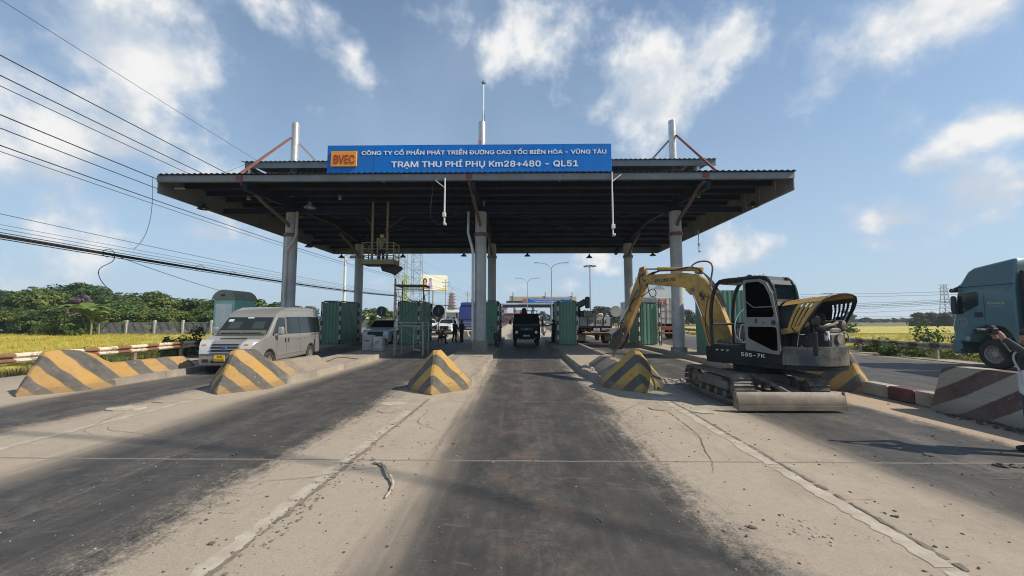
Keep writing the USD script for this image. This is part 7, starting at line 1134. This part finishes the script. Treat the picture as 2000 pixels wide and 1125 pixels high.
def make_tree(seed, h, w, leaf, label, group, loc, low=.16, n=2600, size=.30, name='tree', lumps_n=15):
    r = np.random.default_rng(seed); t = thing(name, label, 'tree', loc, group=group); tr = MB(); top = np.array([r.normal(0, .15), r.normal(0, .15), h*.55]); tr.tube(curve([(0, 0, 0), (.08, .05, h*.25), top], 8), np.linspace(.22, .12, 8)*h/8, 8); lumps = []
    for k in range(lumps_n):
        a = r.uniform(0, 6.28); u = r.random(); z = h*(low+(.90-low)*u); ww = w/2*(1.0-.55*max(0, (z/h-.45)/.5)**1.4)*r.uniform(.35, .85); c = np.array([math.cos(a)*ww, math.sin(a)*ww, z]); rr = h*r.uniform(.11, .19); lumps.append((c, (rr*1.2, rr*1.2, rr*.85)))
        if k < 7: tr.tube([top*r.uniform(.55, 1), (top+c)/2+[0, 0, .1], c], [.07*h/8, .05*h/8, .02*h/8], 5)
    lumps.append((np.array([0, 0, h*.86]), (h*.16, h*.16, h*.12))); obj('trunk', tr, trunk_m, t, smooth=50); obj('crown', leaf_cloud(r, lumps, n, size*h/8), leaf, t); return t
def base_z(x): return -.95
def place(protos, px, ytop, Y, rz, label=None, group=None, wide=1.0, zb=-.95, jit=None, h0=8.0, xoff=0):
    p = atY(px, 621, Y); top = 1.9+(621-ytop)/770*Y*(1.0); h = top-zb; s = h/h0; return (p[0]+xoff, Y, zb), s
G1 = 'trees massed beyond the left rice field'
protos = {'d': make_tree(1, 8, 7.5, lf_dark, 'dark green dense tree in the mass beyond the left rice field', G1+', dark ones', (-98, 76, -.95)), 'm': make_tree(2, 8, 7.0, lf_mid, 'mid green bushy tree in the mass beyond the left rice field', G1+', mid green ones', (-88, 70, -.95)), 'l': make_tree(3, 8, 6.5, lf_lite, 'light green leafy tree in the mass beyond the left rice field', G1+', light ones', (-80, 66, -.95), low=.1), 'e': make_tree(4, 8, 8.5, lf_dark, 'broad dark tree in the mass beyond the left rice field', G1+', broad ones', (-105, 82, -.95), low=.10, n=3000)}
spots = [(-60, 560, 78, 'd'), (-20, 568, 84, 'e'), (15, 566, 80, 'd'), (45, 572, 72, 'm'), (72, 566, 82, 'e'), (98, 562, 86, 'd'), (125, 554, 88, 'd'), (158, 550, 90, 'e'), (180, 560, 84, 'd'), (205, 578, 74, 'm'), (235, 571, 80, 'd'), (262, 578, 70, 'm'), (290, 567, 78, 'e'), (318, 578, 68, 'l'), (345, 580, 74, 'm'), (372, 584, 70, 'd'), (398, 582, 76, 'm'), (430, 585, 72, 'd'), (470, 578, 80, 'e'), (505, 582, 74, 'm'), (535, 590, 70, 'd'), (570, 594, 72, 'm'), (605, 598, 74, 'd'),
         (-40, 600, 62, 'm'), (0, 604, 60, 'l'), (30, 600, 62, 'd'), (60, 602, 60, 'm'), (100, 598, 60, 'd'), (215, 602, 58, 'l'), (250, 600, 59, 'm'), (285, 604, 57, 'l'), (315, 600, 58, 'm'), (350, 604, 57, 'l'), (385, 600, 58, 'm'), (420, 604, 58, 'l'), (520, 604, 60, 'l'), (560, 606, 60, 'm'), (600, 608, 60, 'l'), (640, 606, 66, 'm'), (718, 602, 84, 'd'), (745, 598, 96, 'm'), (760, 606, 78, 'l'), (700, 612, 62, 'l'), (735, 618, 60, 'l'), (780, 604, 100, 'd')]
r_ = random.Random(3)
for px, yt, Y, k in spots: loc, s = place(protos, px, yt, Y, 0); copy(protos[k], loc, r_.uniform(0, 360), scale=(s*r_.uniform(1.0, 1.25), s*r_.uniform(1.0, 1.25), s))
loc, s = place(None, 143, 578, 70, 0); pt = make_tree(9, 8, 7, lf_purple, 'tree with dull purple blossom among the left trees', None, loc, low=.45, n=2200); stage.GetPrimAtPath(pt).GetAttribute('xformOp:scale').Set(Gf.Vec3f(s, s, s))
# trees along the road beyond the canopy
far_p = make_tree(5, 8, 7.5, lf_far, 'dark tree in the row beyond the far toll canopy', 'trees along the road beyond the far toll canopy', (19, 148, -.5), n=1500, size=.4)
for px, yt, Y in ((1100, 606, 190), (1118, 602, 205), (1085, 604, 230), (1060, 608, 260), (1140, 606, 180), (1163, 603, 170), (1180, 598, 150), (1198, 604, 140), (1218, 606, 150), (1240, 603, 130), (1262, 606, 140), (1290, 604, 130), (1320, 604, 120), (1345, 605, 140), (1370, 606, 150), (970, 606, 250), (945, 604, 220), (925, 606, 180), (905, 600, 170), (865, 606, 140), (842, 610, 125), (815, 606, 130)):
    loc, s = place(None, px, yt, Y, 0, zb=-.6); copy(far_p, loc, r_.uniform(0, 360), scale=(s*1.35, s*1.35, s))
# right: the dark plantation block and the far wood line
blk = make_tree(6, 8, 5.0, lf_far, 'slim dark tree in the plantation block on the right', 'trees of the dark plantation block on the right', (atY(1822, 621, 123)[0], 123, -.95), low=.05, n=1500, size=.38); stage.GetPrimAtPath(blk).GetAttribute('xformOp:scale').Set(Gf.Vec3f(.64, .64, .54))
for k in range(34):
    px = 1792+k*5.5+r_.uniform(-2, 2); loc, s = place(None, px, 612+r_.uniform(-2.5, 2.5), 120+r_.uniform(0, 8), 0); copy(blk, loc, r_.uniform(0, 360), scale=(s*1.2, s*1.2, s))
fw = make_tree(7, 8, 9.0, lf_far, 'far tree in the wood line beyond the right fields', 'trees of the far wood line on the right', (215, 262, -.95), low=.05, n=900, size=.6)
for k in range(46):
    px = 1540+k*7.5+r_.uniform(-4, 4); Y = 235+r_.uniform(0, 60); loc, s = place(None, px, 622+r_.uniform(-2.2, 1.6), Y, 0); copy(fw, loc, r_.uniform(0, 360), scale=(s*2.0, s*2.0, s))
for k in range(26): loc, s = place(None, -260+k*14, 590+r_.uniform(-4, 6), 120+r_.uniform(0, 20), 0); copy(protos['de'[k % 2]], loc, r_.uniform(0, 360), scale=(s, s, s*1.0))
# shrubs
def shrub(label, loc, h, w, leaf, seed, n=500, size=.10, stems=7):
    r = np.random.default_rng(seed); t = thing('shrub', label, 'shrub', loc); m = MB(); lumps = []
    for k in range(stems): a = r.uniform(0, 6.28); c = np.array([math.cos(a)*w*.5*r.random(), math.sin(a)*w*.5*r.random(), h*r.uniform(.45, 1.0)]); m.tube([(0, 0, 0), c*[.5, .5, .55], c], [.02, .014, .006], 5); lumps.append((c, (w*.20, w*.20, h*.2))); lumps.append((c*[.7, .7, .55], (w*.2, w*.2, h*.18)))
    obj('stem', m, trunk_m, t); obj('foliage', leaf_cloud(r, lumps, n, size), leaf, t); return t
for k, (px, py, Y, h, w, lf, lb) in enumerate(((372, 690, 19.5, 1.35, 1.6, lf_dark, 'dark shrub at the guard rail just left of the van'), (350, 692, 20.5, 1.1, 1.6, lf_mid, 'leafy shrub behind the end of the left guard rail'), (160, 692, 15.8, .75, 1.2, lf_mid, 'small leafy shrub behind the left guard rail above the striped barrier'), (185, 706, 15.6, .6, 1.3, lf_mid, 'low weeds under the left guard rail'), (335, 672, 21, 1.1, .9, lf_dark, 'thin shrub standing over the rice near the van'), (150, 655, 50, 2.6, 4.5, lf_mid, 'round bush at the corner of the left fence'), (120, 650, 52, 2.0, 6, lf_lite, 'pale green clump at the edge of the left field'), (1745, 690, 20.6, .7, 2.2, lf_mid, 'weeds behind the right guard rail'), (1690, 684, 22.8, .7, 2.0, lf_lite, 'pale weeds behind the right guard rail near the excavator'), (1800, 690, 21.0, 1.75, 2.0, lf_mid, 'tall leafy shrub behind the right guard rail'), (1850, 692, 20.4, 1.1, 2.2, lf_dark, 'dark brown shrub behind the right rail by the teal truck'), (1820, 697, 19.9, .6, 2.4, lf_mid, 'low weeds at the foot of the right guard rail'), (1665, 640, 62, 1.6, 6, lf_mid, 'bush on the bank between the right fields'), (1720, 622, 205, 1.6, 9, lf_far, 'lone dark bush on the far right field edge'))):
    p = atY(px, 640, Y); z = -.85 if abs(p[0]) > 20.5 or p[0] < -17.6 else -.15; shrub(lb, (p[0], Y, z), h-z*.8 if Y < 30 else h+.3, w, lf, 200+k, n=700 if Y > 30 else 520, size=.09 if Y < 30 else .2)
def banana(label, loc, h, seed, n=8):
    r = np.random.default_rng(seed); t = thing('banana_plant', label, 'plant', loc); obj('stem', MB().tube([(0, 0, 0), (.03, 0, h*.3), (0, 0, h*.55)], [.14, .11, .07], 8), pbr('banana_stem', (.20, .22, .09), (.16, .15, .08), 4, .7), t, smooth=50)
    for k in range(n):
        a = k*2.4+r.uniform(-.3, .3); d = np.array([math.cos(a), math.sin(a), 0]); L = h*r.uniform(.55, .75); tilt = r.uniform(.55, 1.15); c = curve([(0, 0, h*.52), np.array([0, 0, h*.52])+d*L*.35*math.cos(tilt)+[0, 0, L*.5*math.sin(tilt)], np.array([0, 0, h*.52])+d*L*.85+[0, 0, L*(.62*math.sin(tilt)-.15)]], 9); side = np.cross(d, [0, 0, 1.0]); w = L*.17*np.sin(np.linspace(.25, math.pi-.05, 9))[:, None]; P = np.stack([c+side*w-[0, 0, .02], c+[0, 0, .03], c-side*w-[0, 0, .02]]); obj('leaf', MB().grid(P), lf_banana, t)
    return t
for k, (px, Y, h, lb) in enumerate(((163, 51.0, 5.6, 'tall banana plant at the left end of the fence'), (178, 50.4, 5.0, 'second banana plant leaning over the fence end'), (193, 52.0, 4.0, 'small banana plant in front of the fence'), (705, 58, 4.2, 'banana plant behind the white pickup, left one'), (726, 60, 4.4, 'banana plant behind the white pickup, right one'))): p = atY(px, 640, Y); banana(lb, (p[0], Y, -.95), h, 300+k)
# rice and grass
def scatter(name, mesh_, mat, pts, scales, rots, kind='stuff'):
    path = uniq('/World', name); pi = UsdGeom.PointInstancer.Define(stage, path); usdkit.mesh(stage, path+'/tuft', mesh_.mesh() if isinstance(mesh_, MB) else mesh_, mat); pi.CreatePrototypesRel().AddTarget(path+'/tuft'); n = len(pts)
    pi.CreateProtoIndicesAttr(Vt.IntArray([0]*n)); pi.CreatePositionsAttr(Vt.Vec3fArray.FromNumpy(np.asarray(pts, np.float32))); pi.CreateScalesAttr(Vt.Vec3fArray.FromNumpy(np.repeat(np.asarray(scales, np.float32)[:, None], 3, 1))); pi.CreateOrientationsAttr(Vt.QuathArray([Gf.Quath(float(math.cos(a/2)), 0, 0, float(math.sin(a/2))) for a in rots])); tag(path, kind=kind)
def tuft(seed, n, h, spread, w, bend):
    r = np.random.default_rng(seed); V, F = [], []
    for k in range(n):
        a = r.uniform(0, 6.28); d = np.array([math.cos(a), math.sin(a), 0]); s = np.array([-d[1], d[0], 0]); b = d*spread*r.random(); hh = h*r.uniform(.6, 1.1); q = bend*r.uniform(.4, 1.2); i = len(V); V += [b-s*w, b+s*w, b+d*q*.35+[0, 0, hh*.6]-s*w*.8, b+d*q*.35+[0, 0, hh*.6]+s*w*.8, b+d*q+[0, 0, hh*.92]]; F += [[i, i+1, i+3], [i, i+3, i+2], [i+2, i+3, i+4]]
    return np.array(V, float), np.array(F)
rice_leaf = leaf_mat('rice_leaf', (.51, .40, .065), (.40, .365, .065), .3, .18); weed_leaf = leaf_mat('weed_leaf', (.10, .125, .028), (.22, .20, .07), .3, .5)
g = np.random.default_rng(21); n = 5200; x = g.uniform(-75, -20.3, n); y = 5+48*g.random(n)**1.3; scatter('rice_plants', tuft(1, 26, .50, .30, .012, .20), rice_leaf, np.c_[x, y, np.full(n, -.62)], g.uniform(.8, 1.25, n), g.uniform(0, 6.28, n))
n = 5200; x = 24.8+100*g.random(n)**1.3; y = g.uniform(9, 58, n); scatter('rice_plants', tuft(2, 26, .50, .30, .012, .20), rice_leaf, np.c_[x, y, np.full(n, -.62)], g.uniform(.8, 1.25, n), g.uniform(0, 6.28, n))
n = 2600; x = g.uniform(-20.4, -16.6, n); y = g.uniform(5, 50, n); scatter('grass_tufts', tuft(3, 20, .34, .16, .008, .16), weed_leaf, np.c_[x, y, np.interp(x, [-19.4, -17.4], [-.95, -.05])-.04], g.uniform(.6, 1.5, n), g.uniform(0, 6.28, n))
n = 2600; x = g.uniform(19.6, 24.4, n); y = g.uniform(8, 62, n); scatter('grass_tufts', tuft(4, 20, .34, .16, .008, .16), weed_leaf, np.c_[x, y, np.interp(x, [20.4, 23], [-.05, -.95])-.04], g.uniform(.6, 1.5, n), g.uniform(0, 6.28, n))
# ------------------------------------------------------------------ the air
HAZE = 0.00035
hz = usdkit.material(stage, '/World/Looks/haze', {'v': ('principled_volume', dict(color=(.80, .88, .96), density=HAZE, anisotropy=.25))}, [], volume='v.volume')
obj('haze', MB().box(-1850, 1850, -70, 3050, -2.2, 27), hz, kind='stuff')
